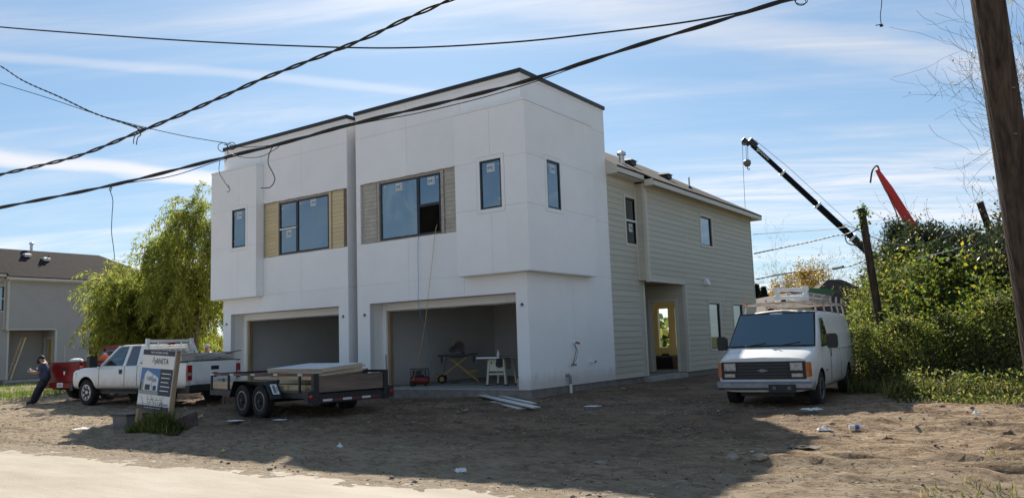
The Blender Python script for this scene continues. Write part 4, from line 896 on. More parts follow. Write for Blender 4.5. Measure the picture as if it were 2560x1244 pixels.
def van():
    X, Y, TH, S_ = 6.18, -.22, R(-86.6), .945
    t = thing('white_van', 'old white cargo van with rusty roof and dented bumper beside the scrub', 'van', (X, Y, gz(X, Y)-.02), TH, scale=S_)
    zb = .34
    def sec(x, wb, w1, z1, w2, z2, wbelt, zbelt, w3, z3, w4, z4, zt): return (x, [(0, zb), (wb, zb), (w1, z1), (w2, z2), (wbelt, zbelt), (w3, z3), (w4, z4), (0, zt)])
    secs = [sec(.93, .80, .90, .48, .93, .70, .90, .93, .86, 1.00, .70, 1.03, 1.05),
            sec(.78, .84, .94, .46, .97, .74, .94, .96, .89, 1.05, .74, 1.09, 1.11),
            sec(.45, .86, .96, .46, .985, .76, .955, 1.02, .91, 1.12, .78, 1.16, 1.18),
            sec(.16, .88, .97, .46, .995, .78, .965, 1.10, .925, 1.20, .80, 1.225, 1.24),
            sec(-.20, .88, .975, .46, 1.0, .80, .975, 1.16, .925, 1.50, .86, 1.575, 1.61),
            sec(-.56, .88, .975, .46, 1.0, .80, .98, 1.18, .875, 1.86, .80, 1.955, 1.99),
            sec(-.85, .88, .975, .46, 1.0, .80, .98, 1.18, .87, 1.90, .78, 2.00, 2.05),
            sec(-1.6, .88, .98, .46, 1.005, .82, .985, 1.18, .87, 1.92, .77, 2.025, 2.075),
            sec(-3.2, .88, .98, .46, 1.005, .82, .985, 1.18, .87, 1.92, .77, 2.025, 2.075),
            sec(-4.55, .86, .97, .46, .995, .82, .975, 1.18, .835, 1.91, .72, 2.01, 2.05),
            sec(-4.72, .80, .94, .48, .965, .82, .945, 1.16, .81, 1.86, .70, 1.96, 2.00)]
    body = loft(secs, 2, .2).build('body', 'van_white', t, smooth=40); cut_arches(body, [(0, .36, .43), (-3.43, .36, .43)])
    # bare rusted patches on the roof and hood are the paint itself
    mb = MB()
    for a, b, y0, y1 in ((-.62, -1.05, -.60, .60),):
        n = 18; m_ = 10
        for i in range(n):
            for j in range(m_):
                u = y0+(y1-y0)*i/n; u2 = y0+(y1-y0)*(i+1)/n; v = a+(b-a)*j/m_; v2 = a+(b-a)*(j+1)/m_
                zf = lambda yy, xx: np.interp(-xx, [.56, .85, 1.6], [1.99, 2.05, 2.075])-.052*(abs(yy)/.72)**2.2+.016-.02*(abs(yy)/.72)
                mb.quad((v, u, zf(u, v)), (v2, u, zf(u, v2)), (v2, u2, zf(u2, v2)), (v, u2, zf(u2, v)))
    mb.build('rusted_roof_edge', 'rust_paint', t, smooth=60, label='peeling rusty roof edge above the windshield')
    # windshield, proud of the body by a few mm
    def patch(name, rows, m, off, par=t):
        mb = MB(); V = [[Vector(p) for p in r_] for r_ in rows]; n = len(V[0])
        cen = sum((p for r_ in V for p in r_), Vector())/(len(V)*n)
        nn = (V[0][-1]-V[0][0]).cross(V[-1][0]-V[0][0]).normalized()
        if nn.dot(off) < 0: nn = -nn
        O = Vector(off)
        vs = [p+O for r_ in V for p in r_]; fs = [(i*n+j, i*n+j+1, (i+1)*n+j+1, (i+1)*n+j) for i in range(len(V)-1) for j in range(n-1)]
        mb.add(vs, fs); return mb.build(name, m, par, smooth=60)
    ws = []
    for k in range(6):
        f = k/5; x = .13+(-.55-.13)*f; z = 1.265+(1.945-1.265)*f; wd = .90+(.80-.90)*f
        ws.append([(x-.025*abs(yy/.8)**3, yy*wd/.8, z-.010*(yy/.8)**2) for yy in np.linspace(-.8, .8, 9)])
    sur = []
    for k in range(6):
        f = k/5; x = .155+(-.60-.155)*f; z = 1.240+(1.99-1.240)*f; wd = .93+(.835-.93)*f
        sur.append([(x-.025*abs(yy/.8)**3, yy*wd/.8, z-.012*(yy/.8)**2) for yy in np.linspace(-.8, .8, 9)])
    patch('windshield_seal', sur, 'black_plastic', (.020, 0, .014)); ws_o = patch('windshield', ws, 'van_glass', (.032, 0, .022))
    for s_ in (1, -1):
        q = [[(-.34, s_*.955, 1.26), (-.55, s_*.962, 1.26), (-.80, s_*.966, 1.26), (-1.02, s_*.966, 1.26)], [(-.46, s_*.94, 1.47), (-.62, s_*.942, 1.47), (-.82, s_*.944, 1.47), (-1.02, s_*.944, 1.47)], [(-.60, s_*.912, 1.68), (-.72, s_*.912, 1.68), (-.86, s_*.912, 1.68), (-.99, s_*.912, 1.68)], [(-.70, s_*.883, 1.84), (-.78, s_*.883, 1.84), (-.87, s_*.883, 1.84), (-.93, s_*.883, 1.84)]]
        patch('side_window', q, 'glass_dark', (0, s_*.022, .006))
        # mirror on its arm
        mb = MB(); mb.tube([(-.32, s_*.95, 1.24), (-.30, s_*1.10, 1.27)], .025, 6); pr = [(-.06, -.09, -.14), (-.06, .09, -.14), (-.06, .11, -.05), (-.06, .11, .12), (-.06, .07, .17), (-.06, -.07, .17), (-.06, -.11, .12), (-.06, -.11, -.05)]
        mb.prism([(-.30+p[0], s_*1.19+p[1], 1.33+p[2]) for p in pr], (.11, 0, 0)); mb.build('side_mirror', 'black_plastic', t, smooth=40)
        mb = MB(); mb.box((-1.16, s_*1.0, .99), (-1.14, s_*1.013, 1.17)); mb.build('door_handle', 'black_plastic', t)
        for xx in (-1.10, -2.35):      # door seams
            mb = MB(); mb.tube([(xx, s_*.985, .50), (xx, s_*1.004, .80), (xx, s_*.985, 1.16), (xx+(.05 if xx > -2 else 0), s_*.86, 1.86)], .005, 4); mb.build('door_seam', 'black_plastic', t)
        mb = MB(); mb.box((-4.5, s_*1.003, 1.155), (-1.15, s_*.975, 1.175)); mb.build('body_crease', 'van_white', t)
    # badge behind the front wheel
    MB().box((-.62, .995, .70), (-.50, 1.006, .725)).build('badge', 'black_plastic', t)
    # front: black grille frame, headlamps, markers, bumper
    mb = MB(); mb.box((.90, -.86, .60), (.950, .86, .965)); g = mb.build('grille_surround', 'black_plastic', t)
    for k in range(5): MB().box((.951, -.50, .635+.064*k), (.966, .50, .665+.064*k)).build('grille_bar', 'grille_grey', g)
    MB().box((.966, -.10, .765), (.974, .10, .795)).box((.966, -.045, .750), (.975, .045, .810)).build('emblem', 'pipe_grey', g)
    for s_ in (1, -1):
        lamp = MB().box((.945, s_*.56, .78), (.968, s_*.80, .935)).build('headlight', 'lens_clear', t)
        MB().box((.968, s_*.575, .795), (.972, s_*.785, .92)).build('headlight_lens', 'lens_clear', lamp)
        MB().box((.945, s_*.58, .645), (.962, s_*.80, .715)).build('fog_lamp', 'lens_clear', t)
        mb = MB(); mb.prism([(.957, s_*.862, .645), (.957, s_*.925, .645), (.957, s_*.925, .945), (.957, s_*.862, .945)], (-.03, 0, 0)); mb.prism([(.956, s_*.926, .645), (.875, s_*.965, .66), (.875, s_*.96, .935), (.956, s_*.926, .945)], (0, -s_*.02, 0)); mb.build('turn_signal', 'lens_amber', t)
    MB().box((.88, -.90, .555), (.955, .90, .598)).build('valance', 'van_white', t)
    mb = MB()
    pr = [(0, .40), (.06, .385), (.10, .43), (.10, .51), (.06, .555), (0, .55)]
    ys_ = [-1.0, -.96, -.55, -.16, -.05, .06, .30, .55, .96, 1.0]; dent = {-.05: -.035, -.16: -.012, .06: -.015}
    rings = []
    for yy in ys_: rings.append([(.93+px-(.13 if abs(yy) > .99 else .05 if abs(yy) > .9 else 0)+dent.get(yy, 0), yy, pz) for px, pz in pr])
    vs = [p for r_ in rings for p in r_]; k = len(pr); fs = [(i*k+j, i*k+(j+1) % k, (i+1)*k+(j+1) % k, (i+1)*k+j) for i in range(len(rings)-1) for j in range(k)]+[tuple(range(k)), tuple((len(rings)-1)*k+j for j in range(k))]
    mb.add(vs, fs); bum = mb.build('front_bumper', 'chrome_dull', t, smooth=30, label='dented grey front bumper')
    mb = MB(); mb.box((1.03, .12, .34), (1.06, .66, .50)); mb.build('plate_bracket', 'black_plastic', bum); mb = MB(); mb.box((1.061, .20, .40), (1.066, .27, .46)); mb.box((1.061, .50, .40), (1.066, .57, .46)); mb.build('bracket_slots', 'tool_grey', bum)
    MB().box((-4.70, -.55, .24), (.70, .55, .37)).build('chassis', 'black_plastic', t)
    for s_ in (1, -1):
        for x in (0, -3.43): wheel(t, x, s_*.86, .36, .24, s_, 'steel', 5)
    # wipers
    mb = MB(); mb.tube([(.19, -.55, 1.265), (.12, -.10, 1.335)], .010, 5); mb.tube([(.19, .15, 1.265), (.10, .62, 1.345)], .010, 5); mb.build('wiper', 'black_plastic', t)
    MB().box((.02, -.28, 1.30), (-.10, .10, 1.312)).build('dash_paper', 'green_fibre', t)
    # roof rack
    mb = MB()
    for s_ in (1, -1):
        mb.beam((-.75, s_*.76, 2.22), (-4.55, s_*.76, 2.22), .04, .05)
        for x in (-.9, -1.9, -2.9, -3.7, -4.5): mb.tube([(x, s_*.80, 1.97), (x-.02, s_*.78, 2.12), (x, s_*.76, 2.22), (x, s_*.78, 2.40)], .022, 6)
    for x in (-.9, -1.9, -2.9, -3.7, -4.5): mb.beam((x, -.76, 2.23), (x, .76, 2.23), .045, .04)
    mb.build('roof_rack', 'rust_paint', t)
    # white plastic pipe cradle on the rack
    mb = MB()
    for x, yy in ((-1.0, -.05), (-1.0, .58)): mb.lathe([(.075, -.06), (.08, .0), (.075, .06)], (x, yy, 2.33), 'y', 14); mb.lathe([(.06, -.07), (.085, .0), (.06, .07)], (x, yy, 2.52), 'z', 14); mb.tube([(x, yy, 2.30), (x, yy, 2.56)], .045, 10)
    mb.tube([(-1.0, -.05, 2.34), (-1.0, .58, 2.34)], .035, 10); mb.tube([(-1.0, -.05, 2.52), (-1.0, .58, 2.52)], .035, 10); mb.build('pipe_cradle', 'pvc_white', t, smooth=40)
    return t
mat('grille_grey', (.035, .035, .037), .5)
glass_mat('van_glass', .20, (.07, .09, .09), rcol=(.85, .95, .92)); 
mat('van_dark', (.01, .011, .012), .7)
the_van = van()
def ladder(name, label, par_xf, length, width, m_rail, m_rung, n, rail=(.03, .09), group=None, cat='ladder'):
    t = thing(name, label, cat, group=group); t.matrix_world = par_xf
    for s_ in (1, -1): MB().box((0, s_*width/2-.015, 0), (length, s_*width/2+.015, rail[1])).build('rail', m_rail, t)
    for k in range(n):
        x = length*(k+.5)/n; MB().tube([(x, -width/2+.015, rail[1]/2), (x, width/2-.015, rail[1]/2)], .017, 6).build('rung', m_rung, t)
    return t
vm = the_van.matrix_basis.copy()
vm = Matrix.Translation(the_van.location) @ Matrix.Rotation(the_van.rotation_euler.z, 4, 'Z') @ Matrix.Scale(.945, 4)
ladder('extension_ladder', 'aluminium ladder lying on the van roof rack, lowest', vm @ Matrix.Translation((-4.65, .30, 2.255)), 3.4, .40, 'aluminium', 'aluminium', 11, group='ladders on the van')
ladder('extension_ladder', 'aluminium ladder lying on the van roof rack, middle layer', vm @ Matrix.Translation((-4.55, .32, 2.36)), 3.4, .38, 'aluminium', 'aluminium', 11, group='ladders on the van')
ladder('extension_ladder', 'grey ladder stacked above the others on the van', vm @ Matrix.Translation((-4.75, .34, 2.465)), 3.3, .36, 'tool_grey', 'aluminium', 10, group='ladders on the van')
ladder('step_ladder', 'green fibreglass ladder topmost on the van roof rack', vm @ Matrix.Translation((-4.9, .33, 2.57)) @ Matrix.Rotation(R(1.5), 4, 'Y'), 3.2, .40, 'green_fibre', 'aluminium', 9, group='ladders on the van')

def pickup(kind):
    white = kind == 'white'
    if white: X, Y, TH, S_ = -14.04, -3.04, R(-176.9), .935; paint = 'car_white'; bedL = 2.25; lab = 'white extended cab pickup truck parked behind the sale sign'
    else:
        TH = R(99); S_ = .94; paint = 'car_red'; bedL = 1.95; lab = 'red pickup truck behind the white pickup, man leaning on its tailgate'
        h = Vector((math.cos(TH), math.sin(TH), 0)); lf = Vector((-h.y, h.x, 0))
        tl = at(120, 960, 26.9); rear = 3.1-.9 if False else 0
    cabr = -2.95 if white else -2.75
    rear = cabr-.05-bedL; rax = rear+1.15
    if not white:
        O = tl-lf*.92*S_-h*(rear*S_); X, Y = O.x, O.y
    t = thing('pickup_truck', lab, 'pickup', (X, Y, gz(X, Y)-.02), TH, scale=S_)
    zb = .52; k = 1
    def sec(x, wb, w1, z1, w2, z2, w3, z3, w4, zt): return (x, [(0, zb), (wb, zb), (w1, z1), (w2, z2), (w3, z3), (w4, zt), (0, zt+.02)])
    zh = 1.20
    secs = [sec(.90, .70, .84, .66, .88, .90, .85, 1.06, .68, 1.10), sec(.80, .84, .96, .62, .985, .92, .94, 1.13, .76, 1.17), sec(.35, .88, .99, .60, 1.01, .95, .97, 1.19, .82, 1.235), sec(-.45, .88, .99, .60, 1.01, .95, .975, 1.22, .86, 1.285), sec(-.80, .88, .985, .60, 1.0, .95, .975, 1.24, .88, 1.30), sec(-1.6, .88, .985, .60, 1.0, .95, .975, 1.25, .90, 1.30), sec(cabr, .88, .985, .60, 1.0, .95, .975, 1.25, .90, 1.30)]
    body = loft(secs, 2, .2).build('body', paint, t, smooth=40); cut_arches(body, [(0, .42, .53)], half=1.01, depth=.36)
    # bed
    x0 = cabr-.03
    bs = [(x0, [(0, zb+.02), (.90, zb+.02), (.985, .64), (1.0, .95), (.985, 1.25), (.975, 1.34), (0, 1.34)]), (x0-.7, [(0, zb+.02), (.90, zb+.02), (.99, .64), (1.01, .95), (.99, 1.25), (.975, 1.34), (0, 1.34)]), (rear+.35, [(0, zb+.02), (.90, zb+.02), (.99, .64), (1.01, .95), (.99, 1.25), (.975, 1.34), (0, 1.34)]), (rear+.04, [(0, zb+.02), (.88, zb+.02), (.96, .64), (.98, .95), (.965, 1.25), (.955, 1.34), (0, 1.34)])]
    bed = loft(bs, 2, .16).build('bed', paint, t, smooth=40); cut_arches(bed, [(rax, .42, .53)], half=1.01, depth=.34)
    mb = MB(); mb.box((x0, .90, 1.335), (rear+.02, 1.0, 1.365)); mb.box((x0, -1.0, 1.335), (rear+.02, -.90, 1.365)); mb.build('bed_rail_cap', 'black_plastic', bed); MB().box((x0-.02, -.90, 1.341), (rear+.06, .90, 1.344)).build('bed_liner', 'black_plastic', bed)
    # tailgate
    mb = MB(); mb.box((rear+.038, -.80, .66), (rear-.025, .80, 1.345)); mb.box((rear-.0251, -.74, .74), (rear-.034, .74, 1.22)); tg = mb.build('tailgate', paint, t)
    MB().box((rear+.03, -.79, 1.346), (rear-.028, .79, 1.372)).build('tailgate_cap', 'black_plastic', tg)
    MB().box((rear-.034, -.14, 1.08), (rear-.044, .14, 1.20)).build('tailgate_handle', 'black_plastic', tg)
    if white:
        mb = MB(); mb.lathe([(.001, rear-.046), (.115, rear-.046), (.115, rear-.034)], (0, 0, 0), 'x', 24); o = mb
        o.v = [(v[0], v[1]*1.25, .93+v[2]*.62) for v in o.v]; o.build('emblem', 'black_plastic', tg)
    else:
        mb = MB(); mb.box((rear-.034, -.06, .98), (rear-.040, .04, 1.02)); mb.box((rear-.034, -.03, .92), (rear-.041, .02, 1.05)); mb.box((rear-.034, -.66, .95), (rear-.040, -.50, .975)); mb.build('emblem', 'white_ink', tg)
    for s_ in (1, -1):
        mb = MB(); mb.box((rear+.06, s_*.815, .80), (rear-.03, s_*.965, 1.24)); l_ = mb.build('taillight', 'lens_red', t); MB().box((rear-.031, s_*.83, .93), (rear-.036, s_*.95, 1.02)).build('reverse_lamp', 'lens_clear', l_)
    mb = MB(); mb.box((rear+.06, -.98, .46), (rear-.14, .98, .64)); mb.build('rear_bumper', 'black_plastic' if white else 'car_red', t)
    pl = MB().box((rear-.141, -.16 if white else -.10, .49), (rear-.148, .16 if white else .22, .65)).build('license_plate', 'paper_white', t)
    MB().box((rear-.149, -.10, .54), (rear-.150, .10, .59)).build('plate_mark', 'grey_ink', pl) if white else MB().box((rear-.149, -.04, .54), (rear-.150, .16, .59)).build('plate_mark', 'grey_ink', pl)
    MB().box((rear+.1, -.05, .40), (rear-.22, .05, .46)).build('tow_hitch', 'black_plastic', t)
    MB().box((rear+.1, -.80, .40), (.70, .80, .55)).build('chassis', 'black_plastic', t)
    # cab: roof, pillars and glass, open inside
    rz = 1.93; ra, rb = -1.48, cabr+.10
    roof = [(ra+.06, [(0, rz-.075), (.66, rz-.075), (.70, rz-.055), (.66, rz-.03), (0, rz-.02)]), (ra-.2, [(0, rz-.07), (.72, rz-.07), (.765, rz-.03), (.70, rz+.005), (0, rz+.02)]), (rb+.3, [(0, rz-.07), (.72, rz-.07), (.765, rz-.03), (.70, rz+.005), (0, rz+.02)]), (rb-.02, [(0, rz-.08), (.70, rz-.08), (.74, rz-.05), (.68, rz-.03), (0, rz-.02)])]
    loft(roof, 1, .2).build('cab_roof', paint, t, smooth=40)
    xb_ = -2.10
    for s_ in (1, -1):
        MB().beam((-.74, s_*.90, 1.27), (ra+.02, s_*.70, rz-.05), .07, .09, up=(0, 1, 0)).build('cab_pillar', paint, t); MB().beam((xb_, s_*.945, 1.25), (xb_-.04, s_*.735, rz-.05), .08, .14, up=(1, 0, 0)).build('cab_pillar', paint, t)
        MB().beam((cabr+.09, s_*.93, 1.25), (cabr+.17, s_*.715, rz-.05), .08, .24, up=(1, 0, 0)).build('cab_pillar', paint, t)
    MB().box((cabr+.02, -.90, 1.26), (cabr+.07, .90, 1.40)).build('cab_rear_panel', paint, t); MB().box((cabr+.06, -.78, rz-.16), (cabr+.12, .78, rz-.04)).build('cab_rear_header', paint, t)
    def gl(name, pts, m='glass_clear', tt=.008): return MB().plate(pts, tt).build(name, m, t)
    gl('windshield', [(-.78, -.86, 1.29), (-.78, .86, 1.29), (ra+.03, .67, rz-.06), (ra+.03, -.67, rz-.06)], 'glass_clear'); gl('rear_window', [(cabr+.05, -.86, 1.38), (cabr+.05, .86, 1.38), (cabr+.10, .70, rz-.12), (cabr+.10, -.70, rz-.12)], 'glass_dark')
    for s_ in (1, -1):
        gl('side_window', [(-.86, s_*.925, 1.285), (xb_+.04, s_*.955, 1.27), (xb_+.0, s_*.745, rz-.07), (ra+.0, s_*.735, rz-.08)], 'glass_clear'); gl('side_window', [(xb_-.09, s_*.955, 1.29), (cabr+.24, s_*.955, 1.29), (cabr+.30, s_*.748, rz-.09), (xb_-.12, s_*.748, rz-.09)], 'glass_dark')
        mb = MB(); mb.tube([(-.72, s_*.95, 1.28), (-.66, s_*1.16, 1.34)], .03, 6); mb.box((-.78, s_*1.08, 1.24), (-.62, s_*1.34, 1.62)); mb.build('side_mirror', 'black_plastic', t)
        MB().box((xb_+.22, s_*.995, 1.02), (xb_+.08, s_*1.022, 1.12) if not white else (xb_+.10, s_*1.022, 1.16)).build('door_handle', 'black_plastic', t)
        mb = MB()
        for xx in (-.72, xb_-.02, cabr+.16): mb.tube([(xx, s_*.99, .64), (xx-.02, s_*1.003, .95), (xx, s_*.978, 1.25)], .006, 4)
        mb.build('door_seam', 'black_plastic', t)
        mb = MB(); mb.box((.86, s_*.60, .86), (.895, s_*.88, 1.06)); mb.prism([(.86, s_*.88, .86), (.60, s_*.985, .90), (.60, s_*.98, 1.08), (.86, s_*.88, 1.06)], (0, s_*.012, 0)); mb.build('headlight', 'lens_clear' if s_ < 0 or not white else 'lens_clear', t)
        MB().box((-.95, s_*.90, .40), (cabr+.1, s_*1.02, .47)).build('running_board', 'black_plastic', t)
    mb = MB(); mb.box((.86, -.95, .48), (1.02, .95, .74)); mb.build('front_bumper', 'black_plastic', t)
    for xx in (-1.35, -2.3):
        for s_ in (1, -1): mb = MB(); mb.box((xx-.1, s_*.16, 1.0), (xx-.55, s_*.62, 1.32)); mb.box((xx-.48, s_*.18, 1.32), (xx-.60, s_*.60, 1.72)); mb.build('car_seat', 'tool_grey', t)
    mb = MB(); mb.lathe([(.17, -.012), (.19, 0), (.17, .012)], (0, 0, 0), 'x', 18); mb.v = [(-1.20+v[0]-.3*v[2], .40+v[1], 1.34+v[2]) for v in mb.v]; mb.build('steering_wheel', 'black_plastic', t)
    for s_ in (1, -1):
        for x in (0, rax): wheel(t, x, s_*.86, .42, .28, s_, 'alloy', 7)
    if white:
        # white slatted headache rack behind the cab
        mb = MB(); xk = cabr-.10
        for s_ in (1, -1): mb.beam((xk, s_*.84, 1.34), (xk, s_*.80, 2.10), .09, .10); mb.beam((xk, s_*.84, 1.95), (xk-.32, s_*.90, 1.36), .05, .07)
        mb.beam((xk, -.80, 2.02), (xk, .80, 2.02), .06, .09); hr = mb.build('headache_rack', 'car_white', t)
        for k_ in range(7): MB().beam((xk-.01, -.78, 1.46+.075*k_), (xk-.01, .78, 1.46+.075*k_), .05, .022, up=(.6, 0, 1)).build('slat', 'car_white', hr)
        mb = MB()
        for yy in (-.42, 0, .42): mb.beam((xk+.02, yy, 1.38), (xk+.02, yy, 2.0), .025, .025)
        mb.build('rack_bar', 'car_white', hr)
        MB().box((xk-.05, -.12, 1.90), (xk-.09, .12, 1.965)).build('brake_lamp', 'lens_red', hr)
    return t, h if not white else None
wp, _ = pickup('white'); rp, rh = pickup('red')
def local(o, s_, p): return Matrix.Translation(o.location) @ Matrix.Rotation(o.rotation_euler.z, 4, 'Z') @ Matrix.Scale(s_, 4) @ Matrix.Translation(p)
def in_truck(o, s_, name, label, cat, p, parts, group=None):
    t = thing(name, label, cat, group=group); t.matrix_world = local(o, s_, p)
    for nm, mb, m in parts: mb.build(nm, m, t)
    return t
# tool chests and loose things in the two beds
in_truck(wp, .935, 'tool_chest', 'long white steel tool chest on the near bed side of the white pickup', 'tool chest', (0, 0, 1.366), [('chest', MB().box((-3.15, .52, 0), (-5.0, .98, .20)), 'car_white'), ('lid', MB().box((-3.13, .50, .201), (-5.02, 1.0, .245)), 'car_white'), ('latch', MB().box((-4.0, .981, .10), (-4.12, .992, .19)), 'tool_grey')], 'tool chests')
in_truck(wp, .935, 'tool_chest', 'white steel tool chest on the far bed side of the white pickup', 'tool chest', (0, 0, 1.366), [('chest', MB().box((-3.15, -.52, 0), (-4.9, -.98, .20)), 'car_white'), ('lid', MB().box((-3.13, -.50, .201), (-4.92, -1.0, .245)), 'car_white')], 'tool chests')
mbk = MB()
for k in range(5): mbk.beam((-4.45+.05*k, -.45+.13*k, .02+.03*k), (-5.32+.06*k, -.75+.16*k, .10+.035*k), .10, .02)
in_truck(wp, .935, 'scrap_trim', 'bundle of white and grey trim offcuts poking over the white tailgate', 'scrap', (0, 0, 1.366), [('offcuts', mbk, 'paper_white'), ('dark_offcut', MB().beam((-4.5, -.6, .16), (-5.36, -.9, .27), .12, .025), 'tool_grey')])
in_truck(rp, .94, 'orange_jug', 'orange container standing in the bed of the red pickup', 'container', (-3.6, -.55, 1.345), [('jug', MB().lathe([(.001, 0), (.17, 0), (.19, .05), (.18, .17), (.09, .23), (.05, .25), (.001, .26)], (0, 0, 0), 'z', 14), 'orange'), ('cap', MB().lathe([(.05, .255), (.05, .30), (.001, .30)], (0, 0, 0), 'z', 10), 'white_ink')])
in_truck(rp, .94, 'white_bag', 'small white bag lying on the red pickup bed', 'bag', (-4.4, -.1, 1.345), [('bag', MB().add([], []) or MB().lathe([(.001, 0), (.20, .0), (.25, .05), (.2, .11), (.08, .15), (.001, .15)], (0, 0, 0), 'z', 9), 'paper_white')])
in_truck(rp, .94, 'fuel_can', 'pale tool tray beside the orange container in the red bed', 'tray', (-3.0, -.62, 1.345), [('tray', MB().box((-.35, -.12, 0), (.35, .12, .10)), 'paper_white'), ('handle', MB().tube([(-.3, 0, .1), (-.2, 0, .24), (.2, 0, .24), (.3, 0, .1)], .018, 6), 'orange')])

def trailer():
    X, Y, TH, S_ = -4.35, -3.75, R(171), .95
    t = thing('utility_trailer', 'black tandem axle utility trailer with wooden tail board', 'trailer', (X, Y, gz(X, Y)-.01), TH, scale=S_)
    f, r_, hw = 2.75, -2.35, 1.0; zd = .58; zr = 1.0
    mb = MB()
    for s_ in (1, -1): mb.beam((f, s_*hw, zd-.06), (r_, s_*hw, zd-.06), .06, .13)
    for x in np.linspace(r_, f, 8): mb.beam((x, -hw+.03, zd-.07), (x, hw-.03, zd-.07), .05, .10)
    mb.beam((f, hw, zd-.07), (f+1.25, 0.03, zd-.09), .07, .12); mb.beam((f, -hw, zd-.07), (f+1.25, -.03, zd-.09), .07, .12); mb.build('frame', 'trailer_black', t)
    mb = MB(); mb.box((f+1.2, -.06, zd-.14), (f+1.55, .06, zd-.02)); mb.build('coupler', 'tool_grey', t); mb = MB(); mb.tube([(f+.8, .25, .12), (f+.8, .25, .85)], .03, 8); mb.tube([(f+.8, .25, .82), (f+.8, .42, .82)], .015, 6); mb.build('jack', 'tool_grey', t)
    for k in range(7): MB().box((f-.02, -hw+.04+k*.277, zd+.004), (r_+.02, -hw+.04+k*.277+.265, zd+.04)).build('deck_plank', 'weathered_wood', t)
    for s_ in (1, -1): MB().beam((f, s_*hw, zr), (r_, s_*hw, zr), .05, .06).build('top_rail', 'trailer_black', t)
    MB().beam((f, -hw+.026, zr), (f, hw-.026, zr), .05, .06).build('top_rail', 'trailer_black', t)
    for s_ in (1, -1):
        for x in (f-.03, 1.75, -1.35 if s_ < 0 else -1.75, r_+.04): MB().beam((x, s_*hw, zd), (x, s_*hw, zr-.03), .05, .05).build('post', 'trailer_black', t)
        for x in np.linspace(f-.1, r_+.55, 5) if s_ > 0 else []:
            MB().box((x+.10, s_*(hw+.026), zr-.024), (x-.10, s_*(hw+.029), zr+.024)).build('tape_white', 'tape_white', t); MB().box((x-.12, s_*(hw+.026), zr-.024), (x-.52, s_*(hw+.029), zr+.024)).build('tape_red', 'tape_red', t)
    # wooden tail board between steel posts, dark mesh gate folded behind
    MB().box((r_-.02, -hw+.10, zd+.02), (r_-.06, hw-.10, zr-.03)).build('tail_board', 'weathered_wood', t)
    for s_ in (1, -1):
        mb = MB(); mb.box((r_+.03, s_*(hw-.09), zd-.25), (r_-.075, s_*(hw+.05), zr+.03)); mb.build('corner_post', 'trailer_black', t)
        lb = MB().box((r_+.05, s_*(hw+.05), zd-.22), (r_-.08, s_*(hw+.21), zd+.06)).build('light_box', 'trailer_black', t)
        MB().lathe([(.062, r_-.081), (.055, r_-.10), (.001, r_-.105)], (0, s_*(hw+.13), zd-.08), 'x', 16).build('tail_lamp', 'lens_red', lb)
    mb = MB(); mb.beam((r_-.03, -hw+.09, zd-.15), (r_-.03, hw-.09, zd-.15), .06, .16); bar = mb.build('rear_bar', 'trailer_black', t)
    for k in range(6): MB().box((r_-.061, -.80+.27*k, zd-.19), (r_-.064, -.80+.27*k+.25, zd-.14)).build('tape_white' if k % 2 else 'tape_red', 'tape_white' if k % 2 else 'tape_red', bar)
    for s_ in (1, -1):
        yy = s_*(hw+.20)
        for x in (.44, -.44): wheel(t, x, yy, .38, .24, s_, 'steel', 6)
        # tandem fender
        mb = MB(); pts = [(1.02, .45), (.78, .86), (-.78, .86), (-1.08, .45)]
        for (a, b) in zip(pts[:-1], pts[1:]): mb.plate([(a[0], s_*(hw+.03), a[1]), (b[0], s_*(hw+.03), b[1]), (b[0], s_*(hw+.36), b[1]), (a[0], s_*(hw+.36), a[1])], .012)
        mb.prism([(x, s_*(hw+.032), z) for x, z in pts], (0, s_*.01, 0)); fd = mb.build('fender', 'trailer_black', t)
        if s_ > 0:
            a, b = Vector((-.80, hw+.19, .83)), Vector((-1.06, hw+.19, .48)); d = (b-a).normalized(); yv = Vector((0, 1, 0)); nn = Vector((-d.z, 0, d.x)); nn = nn if nn.x < 0 else -nn
            c = (a+b)/2+nn*.022; p = MB(); p.obox(c, d*.145, yv*.085, nn*.003); plt = p.build('license_plate', 'paper_white', fd)
            q = MB()
            for k in range(7): q.obox(c+nn*.005+d*(-.10+.033*k)+yv*.01, d*.011, yv*.035, nn*.0015)
            q.obox(c+nn*.005+yv*-.06, d*.07, yv*.007, nn*.0015); q.build('plate_mark', 'ink', plt)
    MB().tube([(.44, -hw-.1, .38), (.44, hw+.1, .38)], .05, 8).build('axle', 'trailer_black', t); MB().tube([(-.44, -hw-.1, .38), (-.44, hw+.1, .38)], .05, 8).build('axle', 'trailer_black', t)
    MB().box((r_+.62, -hw+.05, zd+.05), (r_+.66, -.25, zr+.06)).build('side_panel', 'trailer_black', t)
    return t
tr = trailer(); TS = .95; zdk = .62
def on_trailer(name, label, cat, p, parts, group=None): return in_truck(tr, TS, name, label, cat, p, parts, group)
for k in range(5):
    a = R([-2, 1, -1.2, 2.2, .4][k]); dxx = [.02, -.05, .04, -.02, .06][k]
    mb = MB(); c, s_ = math.cos(a), math.sin(a)
    def rr(x, y, z): return (-.55+dxx+x*c-y*s_, -.18+x*s_+y*c, z+(.62-y)*.075)
    z0 = .28+.045*k; mb.prism([rr(1.25, -.62, z0), rr(1.25, .62, z0), rr(-1.22, .62, z0), rr(-1.22, -.62, z0)], (0, 0, .036))
    o = on_trailer('wall_board', ['lowest', 'second lowest', 'middle', 'second highest', 'topmost'][k]+' white faced sheet in the stack lying on the trailer', 'board', (0, 0, zdk), [('core', mb, 'fibreboard_edge'), ('face', MB().prism([rr(1.245, -.615, z0+.0365), rr(1.245, .615, z0+.0365), rr(-1.215, .615, z0+.0365), rr(-1.215, -.615, z0+.0365)], (0, 0, .002)), 'sheet_white')], 'sheets stacked on the trailer')
